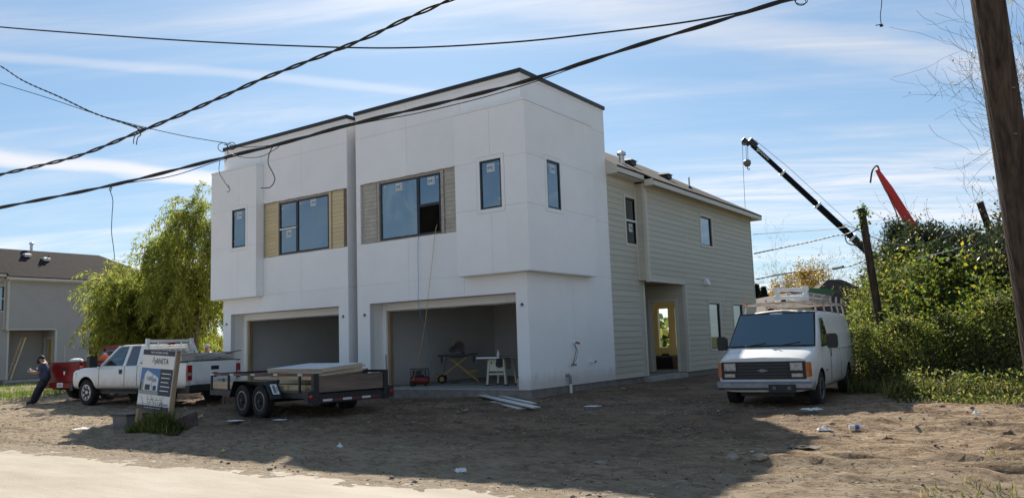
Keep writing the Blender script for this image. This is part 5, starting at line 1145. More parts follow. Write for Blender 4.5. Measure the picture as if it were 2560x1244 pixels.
for k, (xa, xb, yy, z, w_, h_, lb) in enumerate([(2.95, -.9, .86, .0, .09, .12, 'long pine plank along the near side of the trailer deck'), (2.85, -1.5, .74, .0, .09, .12, 'second pine plank from the near side of the trailer deck'), (3.0, .2, .82, .121, .10, .045, 'short pine plank lying over the near planks on the trailer'), (1.6, -2.25, -.55, .0, .3, .33, 'block of stacked lumber under the white sheets'), (1.4, -2.28, .30, .0, .5, .10, 'pine boards under the near edge of the white sheets'), (1.2, -2.24, .32, .235, .5, .05, 'pine boards just below the white sheet stack')]):
    on_trailer('lumber', lb, 'lumber', (0, 0, zdk), [('plank', MB().box((xa, yy-w_/2, z), (xb, yy+w_/2, z+h_)), 'pine')], 'lumber on the trailer')
on_trailer('paper_cup', 'white paper cup standing at the near tail end of the trailer', 'cup', (-2.10, .80, zdk), [('cup', MB().lathe([(.001, 0), (.045, 0), (.062, .16), (.056, .16), (.04, .01), (.001, .01)], (0, 0, 0), 'z', 14), 'paper_white')])
on_trailer('paper_wad', 'crumpled white paper beside the cup on the trailer', 'paper', (-2.22, .70, zdk), [('wad', MB().lathe([(.001, 0), (.08, .01), (.1, .05), (.06, .09), (.001, .1)], (0, 0, 0), 'z', 7), 'paper_white')])
# ---------------------------------------------------------------- helpers for plants
def hit(u, v, z):
    d = at(u, v, 1)-CAM; return CAM+d*((z-CAM.z)/d.z)
def spot(u, d):
    p = at(u, 830, d); return Vector((p.x, p.y, gz(p.x, p.y)))
def unit(a): return a/np.maximum(np.linalg.norm(a, axis=1, keepdims=True), 1e-9)
def leaf_quads(P, D, L_, W_, rg, fold=.35):
    """diamond shaped leaves at P pointing along D"""
    n = len(P); D = unit(D); S = unit(np.cross(D, rg.normal(size=(n, 3)))); Nn = np.cross(D, S); L_ = np.asarray(L_).reshape(-1, 1)*np.ones((n, 1)); W_ = np.asarray(W_).reshape(-1, 1)*np.ones((n, 1))
    m = P+D*L_*.45-Nn*L_*.06; V = np.stack([P, m+S*W_*.5+Nn*W_*fold*.3, P+D*L_, m-S*W_*.5+Nn*W_*fold*.3], 1).reshape(-1, 3)
    return V, np.arange(4*n).reshape(-1, 4)
def branch_tree(rg, base, d0, length, rad, levels, nseg=5, kids=(4, 6), spread=.7, shrink=.62, wob=.12, up=.05, start=.35, rmin=.004):
    """returns wood MB and list of tip points with direction"""
    mb = MB(); tips = []
    def go(p, d, L_, r0, lev):
        pts = [Vector(p)]; rs = [r0]; dd = Vector(d).normalized(); q = Vector(p)
        for i in range(nseg):
            dd = (dd+Vector(rg.normal(size=3))*wob+Vector((0, 0, up))).normalized(); q = q+dd*(L_/nseg); pts.append(q.copy()); rs.append(max(rmin, r0*(1-.75*(i+1)/nseg)))
        mb.tube(pts, rs, 6 if lev == levels else 4 if lev > 0 else 3, caps=False)
        if lev == 0:
            for k in range(2, nseg+1): tips.append((pts[k], (pts[k]-pts[k-1]).normalized()))
            return
        n = rg.integers(kids[0], kids[1]+1)
        for k in range(n):
            f = start+(1-start)*(k+rg.random()*.8)/n; f = min(f, .999); i = min(int(f*nseg), nseg-1); pt = pts[i].lerp(pts[i+1], f*nseg-i)
            ax = (pts[i+1]-pts[i]).normalized(); o = Vector(rg.normal(size=3)); o = (o-ax*o.dot(ax)).normalized()
            go(pt, (ax*(1-spread*.5)+o*spread).normalized(), L_*shrink*(.7+.6*rg.random()), rs[i]*.55, lev-1)
    go(base, d0, length, rad, levels); return mb, tips

def willow(name, label, base, h, lean, seed, dens=1.0, reach=.55):
    rg = np.random.default_rng(seed); t = thing(name, label, 'tree', base, group='willow trees')
    mb, tips = branch_tree(rg, (0, 0, 0), (lean[0], lean[1], 1), h*.60, .20, 3, 6, (5, 6), .60, .50, .10, .10, .22)
    mb.build('trunk', 'bark', t, smooth=60)
    P = []; D = []; sm = MB(); S = []
    for p, d in tips:
        for k in range(int(2*dens+rg.random())):
            q = np.array(p)+rg.normal(size=3)*.25; dd = np.array(d)*.8+rg.normal(size=3)*.35+np.array((0, 0, .2)); L_ = (.7+1.5*rg.random())*h/8; n = int(L_/.075); dd = dd/np.linalg.norm(dd)
            for i in range(n):
                f = i/n; dd = dd+np.array((0, 0, -.17))+rg.normal(size=3)*.05; dd /= np.linalg.norm(dd); q = q+dd*.085
                if q[2] < .9: break
                S.append(q.copy())
                for s_ in range(3):
                    P.append(q+rg.normal(size=3)*.05); D.append(dd*.8+rg.normal(size=3)*.5+np.array((0, 0, -.35)))
    V, F = leaf_quads(np.array(P), np.array(D), .19+.09*rg.random(len(P)), .034+.014*rg.random(len(P)), rg)
    np_mesh('crown', V, F, 'leaf_willow', t); return t, len(P)
willow('willow_tree', 'lower rounded willow in front of the beige neighbour house', spot(318, 36), 5.7, (.03, .0), 14, .45)
willow('willow_tree', 'taller willow rising beside the farther white townhouse', spot(488, 34), 7.9, (-.02, .0), 23, .5)
willow('willow_tree', 'small willow filling the gap between the two larger ones', spot(400, 38), 4.8, (.0, .0), 29, .45)

SHRUB = {}
def shrub_mesh(key, h, r_, m, nclump, per, leaf, seed, stems=14, open_=.0):
    """a bushy dome of leaf clumps on real stems; returns source objects"""
    rg = np.random.default_rng(seed); P = []; D = []; st = MB(); C = []
    for k in range(nclump):
        a = rg.random()*2*math.pi; f = rg.random()**.6; z = h*(.12+.88*rg.random()**.75); prof = math.sin(min(1, z/h*.92+.10)*math.pi)**.55*(.75+.35*vnoise(np.array([a*1.6+seed]), np.array([z*1.3]), seed)[0])
        c = np.array((math.cos(a)*r_*prof*f, math.sin(a)*r_*prof*f, z*(.86+.3*vnoise(np.array([a*1.1]), np.array([seed*1.7]), seed+3)[0]))); C.append(c)
        n = int(per*(.6+.8*rg.random())); ax = rg.normal(size=3); q = c+rg.normal(size=(n, 3))*np.array((.13, .13, .10))*(.7+h*.18)
        P.append(q); D.append((q-c)*3+rg.normal(size=(n, 3))*.6+np.array((0, 0, -.15))+(c/np.linalg.norm(c))*.3)
    P = np.concatenate(P); D = np.concatenate(D); V, F = leaf_quads(P, D, leaf*(.7+.6*rg.random(len(P))), leaf*.55*(.7+.5*rg.random(len(P))), rg)
    crown = np_mesh('foliage', V, F, m)
    for k in range(stems):
        c = Vector(C[rg.integers(len(C))]); b0 = Vector((rg.normal()*.12*r_, rg.normal()*.12*r_, -.05)); mid = b0.lerp(c, .55)+Vector(rg.normal(size=3))*.10; st.tube([b0, mid, c], [.018+.006*h, .012, .005], 4, caps=False)
    stem = st.build('stems', 'twig'); return crown, stem
def shrub(key, label, p, rz, sc, group, sz=1.0):
    t = thing('shrub', label, 'shrub', p, rz, group=group); t.scale = (sc, sc, sc*sz)
    for i, o in enumerate(SHRUB[key]):
        if o.parent is None: o.parent = t
        else: c = o.copy(); COL.objects.link(c); c.parent = t
    return t
SHRUB['low'] = shrub_mesh('low', 1.7, .95, 'leaf_shrub', 130, 30, .075, 1, 30)
SHRUB['low2'] = shrub_mesh('low2', 1.8, 1.0, 'leaf_lime', 75, 17, .085, 2, 60)
SHRUB['mid'] = shrub_mesh('mid', 3.0, 1.35, 'leaf_shrub', 150, 32, .10, 3, 60)
SHRUB['lime'] = shrub_mesh('lime', 3.0, 1.0, 'leaf_lime', 55, 20, .14, 4, 44)
SHRUB['dark'] = shrub_mesh('dark', 3.4, 1.5, 'leaf_evergreen', 300, 34, .10, 5, 30)
SHRUB['twiggy'] = shrub_mesh('twiggy', 3.2, 1.3, 'leaf_sparse', 60, 8, .10, 6, 90)
SHRUB['evergreen'] = shrub_mesh('evergreen', 6.2, 1.95, 'leaf_evergreen', 620, 40, .15, 7, 60)
spots = [
 (2163, 19.6, .85, 'low', 'small leafy bush right behind the van tail'), (2205, 18.6, .75, 'low2', 'low bush just past the van rear wheel'), (2255, 18.3, .95, 'low', 'low bush second past the van in the front row'),
 (2318, 18.0, .80, 'low2', 'low bush third past the van in the front row'), (2376, 17.9, .98, 'low', 'front row bush under the middle of the scrub'), (2436, 17.6, 1.0, 'low2', 'front row bush left of the utility pole foot'),
 (2496, 17.4, 1.1, 'low', 'front row bush close to the utility pole'), (2550, 17.3, 1.15, 'low2', 'front row bush at the right picture edge'),
 (2168, 23.0, .72, 'lime', 'thin yellow green sapling behind the van ladders'), (2212, 22.4, .92, 'lime', 'yellow green sapling beside the vine covered pole'), (2248, 22.0, .95, 'mid', 'green bush right of the vine covered pole'),
 (2300, 21.4, .98, 'mid', 'broad green bush in the middle row of scrub'), (2345, 20.6, 1.02, 'lime', 'bright yellow green sapling in the middle of the scrub'), (2372, 21.6, 1.0, 'dark', 'dark green bush in the middle of the scrub'),
 (2420, 20.4, 1.06, 'lime', 'tall yellow green sapling nearer the utility pole'), (2445, 21.0, .98, 'twiggy', 'bare brown twiggy bush in the scrub'), (2492, 20.4, 1.0, 'mid', 'green bush behind the pole foot'), (2545, 20.0, 1.05, 'dark', 'dark bush behind the utility pole'),
 (2280, 19.6, .78, 'lime', 'low yellow leaved sapling in front of the middle bushes'), (2465, 19.0, .85, 'lime', 'yellow leaved sapling standing left of the pole foot'), (2520, 21.6, 1.12, 'lime', 'tall yellow leaved sapling behind the pole foot'), (2310, 23.4, 1.22, 'lime', 'tallest yellow green sapling below the evergreen'), (2400, 22.8, 1.1, 'twiggy', 'bare twiggy bush in the middle of the scrub'),
 (2592, 19.0, 1.1, 'mid', 'green bush beyond the utility pole at the edge'),
 (2222, 26.0, 1.12, 'mid', 'tall bush behind the vine covered pole'), (2275, 25.6, 1.30, 'mid', 'tall rounded green bush below the red boom'), (2330, 25.2, 1.28, 'dark', 'tall dark bush at the back of the scrub'),
 (2392, 24.8, 1.22, 'twiggy', 'tall bare twiggy bush at the back of the scrub'), (2438, 24.2, 1.20, 'dark', 'dark back row bush left of the leaning post'), (2488, 24.4, 1.18, 'twiggy', 'bare twiggy bush round the leaning post'), (2530, 23.6, 1.2, 'dark', 'dark back row bush behind the utility pole'), (2600, 22.5, 1.3, 'dark', 'dark back row bush at the right edge')]
for i, (u, d, sc, key, lb) in enumerate(spots):
    shrub(key, lb, spot(u, d), i*2.4, sc, 'bushes of the scrub beside the lot')

def evergreen(label, p, sc, rz):
    t = thing('evergreen_tree', label, 'tree', p, rz, group='dark evergreen trees', scale=sc); src = SHRUB['evergreen']
    c = src[0] if src[0].parent is None else src[0].copy()
    if c is not src[0]: COL.objects.link(c)
    c.parent = t; c.name = 'crown'; b_ = src[1] if src[1].parent is None else src[1].copy()
    if b_ is not src[1]: COL.objects.link(b_)
    b_.parent = t; b_.name = 'limbs'; MB().tube([(0, 0, -.2), (.05, 0, 2), (0, .05, 4.2)], [.17, .12, .05], 8).build('trunk', 'bark', t, smooth=60)
evergreen('big dark evergreen tree in front of the red boom', spot(2262, 31), .80, .4)
evergreen('dark evergreen tree right of the biggest one', spot(2365, 31.5), .78, 2.0)

# bare autumn tree behind the near pole, thin twigs with the last leaves
def bare_tree(label, p, h, d0, seed, nleaf, levels=4, kids=(4, 5), name='bare_tree', lm='leaf_sparse', spread=.62, rad=.13, shrink=.60, start=.35):
    rg = np.random.default_rng(seed); t = thing(name, label, 'tree', p)
    mb, tips = branch_tree(rg, (0, 0, 0), d0, h, rad, levels, 7, kids, spread, shrink, .17, .05, start, rmin=.003); mb.build('trunk', 'twig', t)
    idx = rg.choice(len(tips), min(nleaf, len(tips)), replace=False); P = np.array([tips[i][0] for i in idx])+rg.normal(size=(len(idx), 3))*.04; D = rg.normal(size=(len(idx), 3))+np.array((0, 0, -.4))
    V, F = leaf_quads(P, D, .06+.04*rg.random(len(P)), .035+.02*rg.random(len(P)), rg); np_mesh('crown', V, F, lm, t); return t
bare_tree('nearly bare autumn tree behind the tall utility pole', spot(2730, 15.5), 4.6, (-.10, .10, 1), 51, 260, 4, (5, 6), spread=.60, shrink=.60, start=.25)
bare_tree('thin bare sapling left of the leaning post', spot(2490, 23), 3.4, (-.1, 0, 1), 52, 200, 3, (5, 6), name='bare_sapling', rad=.05)
bare_tree('thin bare sapling right of the leaning post', spot(2545, 22), 3.8, (.05, 0, 1), 53, 160, 3, (5, 6), name='bare_sapling', rad=.05)
bare_tree('thin sapling with few leaves beside the brown roof', spot(2135, 42), 3.6, (.1, 0, 1), 54, 1100, 4, (4, 5), name='bare_sapling', rad=.10, lm='leaf_shrub')
def leafy_tree(label, p, h, seed, lm, n_, lf=.16, spread=.75):
    rg = np.random.default_rng(seed); t = thing('autumn_tree', label, 'tree', p)
    mb, tips = branch_tree(rg, (0, 0, 0), (0, 0, 1), h*.55, .16, 3, 5, (5, 7), spread, .62, .12, .04, .45); mb.build('trunk', 'bark', t)
    P = []; D = []
    for p_, d_ in tips: q = np.array(p_)+rg.normal(size=(n_, 3))*.2; P.append(q); D.append(rg.normal(size=(n_, 3))+np.array((0, 0, -.3)))
    P = np.concatenate(P); D = np.concatenate(D); V, F = leaf_quads(P, D, lf*(.7+.6*rg.random(len(P))), lf*.6, rg); np_mesh('crown', V, F, lm, t); return t
leafy_tree('yellow leaved tree behind the brown roofed house', spot(2015, 60), 7.4, 61, 'leaf_yellow', 9)
leafy_tree('olive yellow tree right of the yellow one behind the roof', spot(2085, 64), 6.6, 62, 'leaf_yellow', 8)
bare_tree('thin leaved tree left of the yellow tree', spot(1975, 56), 4.9, (-.05, 0, 1), 63, 1500, 4, (4, 5), name='bare_tree', lm='leaf_sparse', rad=.12)
def cypress(label, p, h, seed):
    rg = np.random.default_rng(seed); t = thing('cypress', label, 'tree', p, group='pair of cypresses'); MB().tube([(0, 0, 0), (0, 0, h*.6), (0, 0, h*.97)], [.12, .07, .02], 6).build('trunk', 'bark', t)
    n = 3800; z = h*(.03+.97*rg.random(n)); a = rg.random(n)*6.283; tw = .55+.45*np.sin(a*2+z*3.4+seed)*.6; r_ = h*.135*np.sqrt(rg.random(n))*np.power(np.clip(1-z/h, 0.015, 1), .7)*(.8+.5*tw)
    P = np.stack([r_*np.cos(a), r_*np.sin(a), z], 1); D = np.stack([np.cos(a)*.5, np.sin(a)*.5, np.ones(n)], 1)+rg.normal(size=(n, 3))*.3; V, F = leaf_quads(P, D, .3, .10, rg); np_mesh('crown', V, F, 'leaf_cypress', t)
cypress('left cypress beside the beige house corner', spot(1898, 54), 4.6, 1); cypress('right cypress beside the brown roofed house', spot(1917, 54), 4.4, 2)
# scrub line far behind, reads as one mass
def far_wood():
    rg = np.random.default_rng(5); P = []
    for k in range(900):
        u = rg.uniform(-200, 2900); d = rg.uniform(95, 150); b0 = at(u, 830, d); hh = rg.uniform(1.5, 4.5); n = 16; P.append(np.array((b0.x, b0.y, 0))+np.stack([rg.normal(size=n)*2.2, rg.normal(size=n)*2.2, rg.random(n)*hh], 1))
    P = np.concatenate(P); V, F = leaf_quads(P, rg.normal(size=P.shape), 1.3, .9, rg); o = np_mesh('far_wood', V, F, 'leaf_shrub', kind='stuff'); tag(o, 'low line of far trees along the horizon', 'trees')
far_wood()

# ---------------------------------------------------------------- grass and litter on the ground
def grass(name, label, areas, m='leaf_grass', seed=3, thr=.42):
    rg = np.random.default_rng(seed); P = []; H = []
    for (x0, x1, y0, y1, n, h) in areas:
        x = rg.uniform(x0, x1, n); y = rg.uniform(y0, y1, n); k = fbm(x*.8, y*.8, seed+7) > thr; x, y = x[k], y[k]; P.append(np.stack([x, y, ghigh(x, y)-.02], 1)); H.append(h*(.5+.9*rg.random(len(x)))*(.6+.8*fbm(x*.7, y*.7, seed+9)))
    P = np.concatenate(P); H = np.concatenate(H); n = len(P); D = np.stack([rg.normal(size=n)*.35, rg.normal(size=n)*.35, np.ones(n)], 1); V, F = leaf_quads(P, D, H, .012+.012*rg.random(n), rg)
    o = np_mesh(name, V, F, m, kind='stuff'); tag(o, label, 'grass')
grass('weedy_grass', 'weedy grass along the foot of the scrub', [(6.9, 8.6, 2.6, 6.5, 3600, .42), (8.0, 14, .9, 3.0, 7000, .34), (8.6, 14, -.1, 1.0, 2600, .15), (8.0, 13, 2.6, 6, 4000, .5), (10.0, 12.5, -9.0, -6.2, 900, .09), (10.7, 12.2, -9.8, -8.4, 1700, .22)])
def weeds():
    rg = np.random.default_rng(21); P = []; D = []
    for (x0, x1, y0, y1, n, h) in [(6.9, 8.6, 2.8, 6.5, 160, .5), (8.0, 13.5, .9, 3.4, 420, .42), (8.4, 13.5, .0, 1.2, 160, .16)]:
        for k in range(n):
            x, y = rg.uniform(x0, x1), rg.uniform(y0, y1); z = gz(x, y); hh = h*(.4+1.0*rg.random()); m_ = int(14+30*hh); f = rg.random(m_); q = np.stack([x+rg.normal(size=m_)*.07*(1+f), y+rg.normal(size=m_)*.07*(1+f), z+hh*f], 1); P.append(q); D.append(rg.normal(size=(m_, 3))+np.array((0, 0, .4)))
    P = np.concatenate(P); D = np.concatenate(D); V, F = leaf_quads(P, D, .06+.05*rg.random(len(P)), .03+.02*rg.random(len(P)), rg); o = np_mesh('weeds', V, F, 'leaf_shrub', kind='stuff'); tag(o, 'leafy weeds along the edge of the churned dirt', 'weeds')
weeds()
grass('sign_weeds', 'tuft of weeds under the sale sign', [(-4.4, -3.0, -8.1, -7.5, 1100, .22), (-4.1, -3.3, -7.95, -7.6, 350, .34)], 'leaf_shrub', 8, .1)
grass('yard_grass', 'green grass patch left of the leaning man', [(-26, -20, -3.5, 2.0, 5000, .22), (-40, -24, -2, 6, 5000, .14)], 'leaf_vine', 12)
def litter():
    rg = np.random.default_rng(9); mbS = []; V = []; F = []; base = np.array([(1, 0, 0), (-1, 0, 0), (0, 1, 0), (0, -1, 0), (0, 0, 1), (0, 0, -1)], float); fc = np.array([(0, 2, 4), (2, 1, 4), (1, 3, 4), (3, 0, 4), (2, 0, 5), (1, 2, 5), (3, 1, 5), (0, 3, 5)])
    n = 5200; x = rg.uniform(-14, 13, n); y = -9.8+11*rg.random(n)**1.1; keep = ~((x < .3) & (y > -.2)); x, y = x[keep], y[keep]; z = ghigh(x, y); s = .005+.035*rg.random(len(x))**7
    s = s*(1+.5*np.clip((x-7)/2, 0, 1)*(y > -5))
    for i in range(len(x)):
        q = base*(.6+.6*rg.random((6, 1)))*s[i]*np.array((1.3, 1, .7)); a = rg.random()*6.28; c, d = math.cos(a), math.sin(a); q = np.stack([q[:, 0]*c-q[:, 1]*d, q[:, 0]*d+q[:, 1]*c, q[:, 2]], 1)+np.array((x[i], y[i], z[i]+s[i]*.2)); F.append(fc+len(V)*6); V.append(q)
    o = np_mesh('pebbles', np.concatenate(V), np.concatenate(F), 'stone', kind='stuff'); tag(o, 'small stones and clods scattered over the dirt lot', 'stones')
    for nm, lb, mm, n, l0, l1, w0, w1, sd in (('straw', 'dried straw and wood splinters strewn over the lot', 'straw', 21000, .03, .13, .004, .007, 77), ('dark_litter', 'dark bark and root fragments strewn over the lot', 'dark_litter', 8500, .012, .08, .005, .013, 78)):
        x = rg.uniform(-15, 13, n); y = -9.9+10.3*rg.random(n); keep = ~((x < .3) & (y > -.3)); x, y = x[keep], y[keep]; k = fbm(x*.6, y*.9, sd)+.10*(x > 7) > .43; x, y = x[k], y[k]; P = np.stack([x, y, ghigh(x, y)+.012], 1); n = len(x); a = rg.normal(size=n)*.9; D = np.stack([np.cos(a), np.sin(a), rg.normal(size=n)*.18], 1); V, F = leaf_quads(P, D, l0+l1*rg.random(n)**2, w0+w1*rg.random(n), rg); o = np_mesh(nm, V, F, mm, kind='stuff'); tag(o, lb, 'litter')
litter()
# ---------------------------------------------------------------- poles, cables, cranes
def smooth_path(pts, n=10):
    out = []
    P = [pts[0]]+list(pts)+[pts[-1]]
    for i in range(1, len(P)-2):
        for k in range(n):
            t_ = k/n; a, b, c, d = P[i-1], P[i], P[i+1], P[i+2]
            out.append(.5*((2*b)+(-a+c)*t_+(2*a-5*b+4*c-d)*t_*t_+(-a+3*b-3*c+d)*t_**3))
    out.append(pts[-1]); return out
def cable(name, label, px, d0, d1, r_, m='cable', strands=1, sep=0, pitch=.5, n=12, group='overhead cables'):
    u0, u1 = px[0][0], px[-1][0]; pts = [at(u, v, d0+(d1-d0)*((u-u0)/(u1-u0) if u1 != u0 else i/(len(px)-1))) for i, (u, v) in enumerate(px)]; pth = smooth_path(pts, n); mb = MB()
    if strands == 1: mb.tube(pth, r_, 5)
    else:
        L_ = [0]
        for a, b in zip(pth[:-1], pth[1:]): L_.append(L_[-1]+(b-a).length)
        for s_ in range(strands):
            q = []
            for i, p in enumerate(pth):
                d = (pth[min(i+1, len(pth)-1)]-pth[max(i-1, 0)]).normalized(); sd = d.cross(Vector((0, 0, 1))).normalized(); uu = sd.cross(d); a = 2*math.pi*(L_[i]/pitch+s_/strands); q.append(p+sd*math.cos(a)*sep+uu*math.sin(a)*sep*1.0)
            mb.tube(q, r_, 5)
    o = mb.build(name, m, None, smooth=60); return tag(o, label, 'cable', group)
cable('overhead_cable', 'thin black cable crossing the top of the sky from the left edge', [(-160, 48), (0, 68), (430, 100), (760, 116), (1010, 120), (1280, 106), (1500, 83), (1700, 58), (1860, 30), (1975, 2), (2120, -30), (2330, -95)], 15, 9, .013)
cable('overhead_cable', 'thick twisted black cable rising steeply across the upper left sky', [(-120, 468), (0, 437), (110, 412), (210, 385), (340, 333), (450, 288), (560, 240), (650, 200), (740, 165), (860, 118), (940, 84), (1010, 50), (1120, 2), (1240, -50)], 13, 9, .0135, strands=2, sep=.0155, pitch=.85, n=26)
cable('overhead_cable', 'heavy black cable bundle running past the roof corner to the top edge', [(-120, 542), (0, 519), (280, 463), (560, 394), (700, 360), (890, 308), (1090, 261), (1280, 213), (1420, 170), (1600, 112), (1800, 52), (1975, -2), (2200, -60), (2400, -110)], 14, 8.8, .017, strands=2, sep=.014, pitch=1.6, n=14)
cable('overhead_cable', 'thin slack cable hanging just under the heavy bundle', [(-120, 544), (0, 521), (280, 464), (430, 440), (560, 398), (700, 363), (890, 312), (1040, 284), (1200, 246), (1330, 207), (1440, 168), (1520, 140), (1600, 116)], 14, 10.9, .007)
cable('service_wire', 'twisted pair of thin wires falling from the left edge to the splice', [(-80, 128), (0, 165), (60, 203), (150, 243), (240, 285), (345, 318), (375, 322)], 14, 11.4, .007, strands=2, sep=.008, pitch=.3, n=14)
cable('service_wire', 'thin wire from the left edge to the roof corner loops', [(-80, 182), (0, 208), (120, 245), (240, 285), (345, 314), (460, 340), (560, 357), (590, 365)], 14, 13.0, .006)
def loops(name, label, paths, d, r_=.006): 
    mb = MB()
    for p in paths: mb.tube(smooth_path([at(u, v, d) for u, v in p], 8), r_, 4)
    return tag(mb.build(name, 'cable', None, smooth=60), label, 'cable', 'loose cable ends')
def ring(cu, cv, a, b, n=10): return [(cu+a*math.cos(6.283*k/n), cv+b*math.sin(6.283*k/n)) for k in range(n+1)]
loops('cable_coil', 'loose cable loops at the upper left roof corner', [ring(557, 368, 12, 11), ring(579, 365, 10, 9), [(560, 362), (620, 368), (690, 362)], [(568, 378), (600, 392), (650, 392), (690, 372), (700, 362)]], 12.2)
loops('hanging_wire', 'thin wire end hanging from the corner loops over the left bay', [[(568, 372), (570, 392), (560, 405)], [(550, 400), (548, 430), (562, 455), (572, 470)], [(570, 462), (575, 475), (568, 480)]], 12.2, .0045)
loops('hanging_wire', 'black wire hanging in a curve over the left townhouse front', [[(682, 366), (672, 388), (671, 410), (682, 432), (687, 450), (675, 468), (652, 470)]], 11.9, .007)
loops('hanging_wire', 'long wire hanging straight down over the willow', [[(277, 462), (275, 475), (282, 500), (280, 540), (279, 580), (284, 620), (287, 650)], [(272, 475), (280, 468), (276, 480)]], 13.0, .006)
loops('hanging_wire', 'short wire tails at the splice on the twisted cable', [[(325, 312), (345, 322), (335, 345), (334, 360)], [(340, 316), (352, 335), (344, 345), (341, 362)], [(312, 310), (330, 316), (352, 324), (366, 318)]], 11.7, .007)
loops('cable_coil', 'small cable coil at the top edge right of centre', [ring(2003, 2, 16, 9), ring(2002, 5, 13, 9)], 9.2, .005)
loops('hanging_wire', 'wire with knotted end hanging at the top right', [[(2206, -40), (2204, 10), (2201, 40), (2203, 62)], [(2189, 64), (2204, 62), (2208, 66)]], 8.6, .005)
mbk = MB(); mbk.obox(at(2203, 64, 8.6), (.014, 0, 0), (0, .014, 0), (0, 0, .012)); tag(mbk.build('cable_clamp', 'cable'), 'small clamp on the wire hanging at the top right', 'clamp')

def near_pole():
    t = thing('utility_pole', 'tall weathered wooden utility pole leaning at the right edge', 'pole')
    a, b = at(2470, 0, 8.2), at(2545, 500, 8.2); d = (a-b).normalized(); foot = b+d*((-.6-b.z)/d.z); top = foot+d*(8.4/d.z)
    rg = np.random.default_rng(3); n = 30; seg = 46; V = []; F = []
    e1 = d.orthogonal().normalized(); e2 = d.cross(e1)
    for k in range(seg+1):
        f = k/seg; p = foot.lerp(top, f); r0 = .172-.03*f
        for i in range(n):
            aa = 6.283*i/n; rr_ = r0*(1+.03*math.sin(aa*7+3)+.035*(vnoise(np.array([i*.9]), np.array([f*2.0]), 3)[0]-.5)+.05*(-1 if i in (4, 17) else 0)+.01*math.sin(aa*3+f*5)); V.append(p+(e1*math.cos(aa)+e2*math.sin(aa))*rr_)
    for k in range(seg):
        for i in range(n): F.append((k*n+i, k*n+(i+1) % n, (k+1)*n+(i+1) % n, (k+1)*n+i))
    np_mesh('shaft', [tuple(v) for v in V], F, 'pole_wood', t, smooth=True)
    q = []; rt = CR
    for k in range(12): f = k/11; q.append(foot.lerp(top, f)+rt*(.195-.035*f)*.78+(CAM-foot).normalized()*.125)
    MB().tube(q, .013, 6).build('ground_wire', 'cable', t)
    mb = MB()
    for k in range(7):
        p = foot.lerp(top, .28+.055*k); mb.obox(p-CF*.19+CR*.05*((k % 3)-1), CR*.012, CU*.006, CF*.012)
    mb.build('nails', 'tool_grey', t)
near_pole()
def far_pole(name, label, pa, pb, d, r0, vine):
    a, b = at(*pa, d), at(*pb, d); dd = (a-b).normalized(); foot = b+dd*((-.5-b.z)/dd.z); t = thing(name, label, 'pole'); MB().tube([foot, foot.lerp(a, .5), a], [r0*1.2, r0*1.1, r0], 12).build('shaft', 'pole_wood', t, smooth=50)
    if vine:
        rg = np.random.default_rng(4); P = []
        for f, s_, n in ((.97, .08, 150), (.91, .07, 60), (.84, .05, 20), (.30, .10, 60), (.12, .2, 200)): P.append(np.array(foot.lerp(a, f))+rg.normal(size=(n, 3))*s_*np.array((1, 1, 1.4)))
        P = np.concatenate(P); V, F = leaf_quads(P, rg.normal(size=P.shape)+np.array((0, 0, -.5)), .09, .06, rg); np_mesh('vine', V, F, 'leaf_vine', t)
    return foot, a
far_pole('service_pole', 'leaning service pole with vines at its top behind the van', (2153, 520), (2215, 900), 20.8, .092, True)
far_pole('leaning_post', 'bare leaning post rising out of the scrub', (2449, 505), (2497, 640), 24.5, .10, False)
cable('service_wire', 'upper thin wire from the house to the vine covered pole', [(1882, 586), (1960, 580), (2060, 574), (2155, 562)], 30, 24, .010)
cable('service_wire', 'wavy middle wire from the house towards the crane boom', [(1885, 634), (1960, 618), (2030, 603), (2090, 588), (2112, 587), (2140, 575), (2158, 566)], 30, 24, .016, strands=2, sep=.012, pitch=.5)
cable('service_wire', 'lower wire with black splice above the brown roof', [(1890, 698), (1960, 684), (2040, 675), (2110, 668), (2150, 655), (2175, 642)], 30, 24, .014, strands=2, sep=.010, pitch=.6)
cable('wire_splice', 'black splice sleeve on the lower wire', [(2082, 671), (2095, 669), (2108, 666)], 25.6, 25.2, .045)
cable('service_wire', 'pale sagging wire from the vine pole to the leaning post', [(2110, 560), (2140, 573), (2175, 590), (2220, 605), (2270, 613), (2330, 603), (2380, 583)], 24, 24, .012, 'cable_pale')
cable('service_wire', 'short pale wire slanting through the scrub', [(2290, 644), (2330, 637), (2390, 622), (2470, 600)], 17, 24, .010, 'cable_pale')
cable('service_wire', 'drop wires hanging between boom and vine pole', [(2112, 588), (2117, 605), (2132, 612), (2150, 610)], 24, 24, .018)

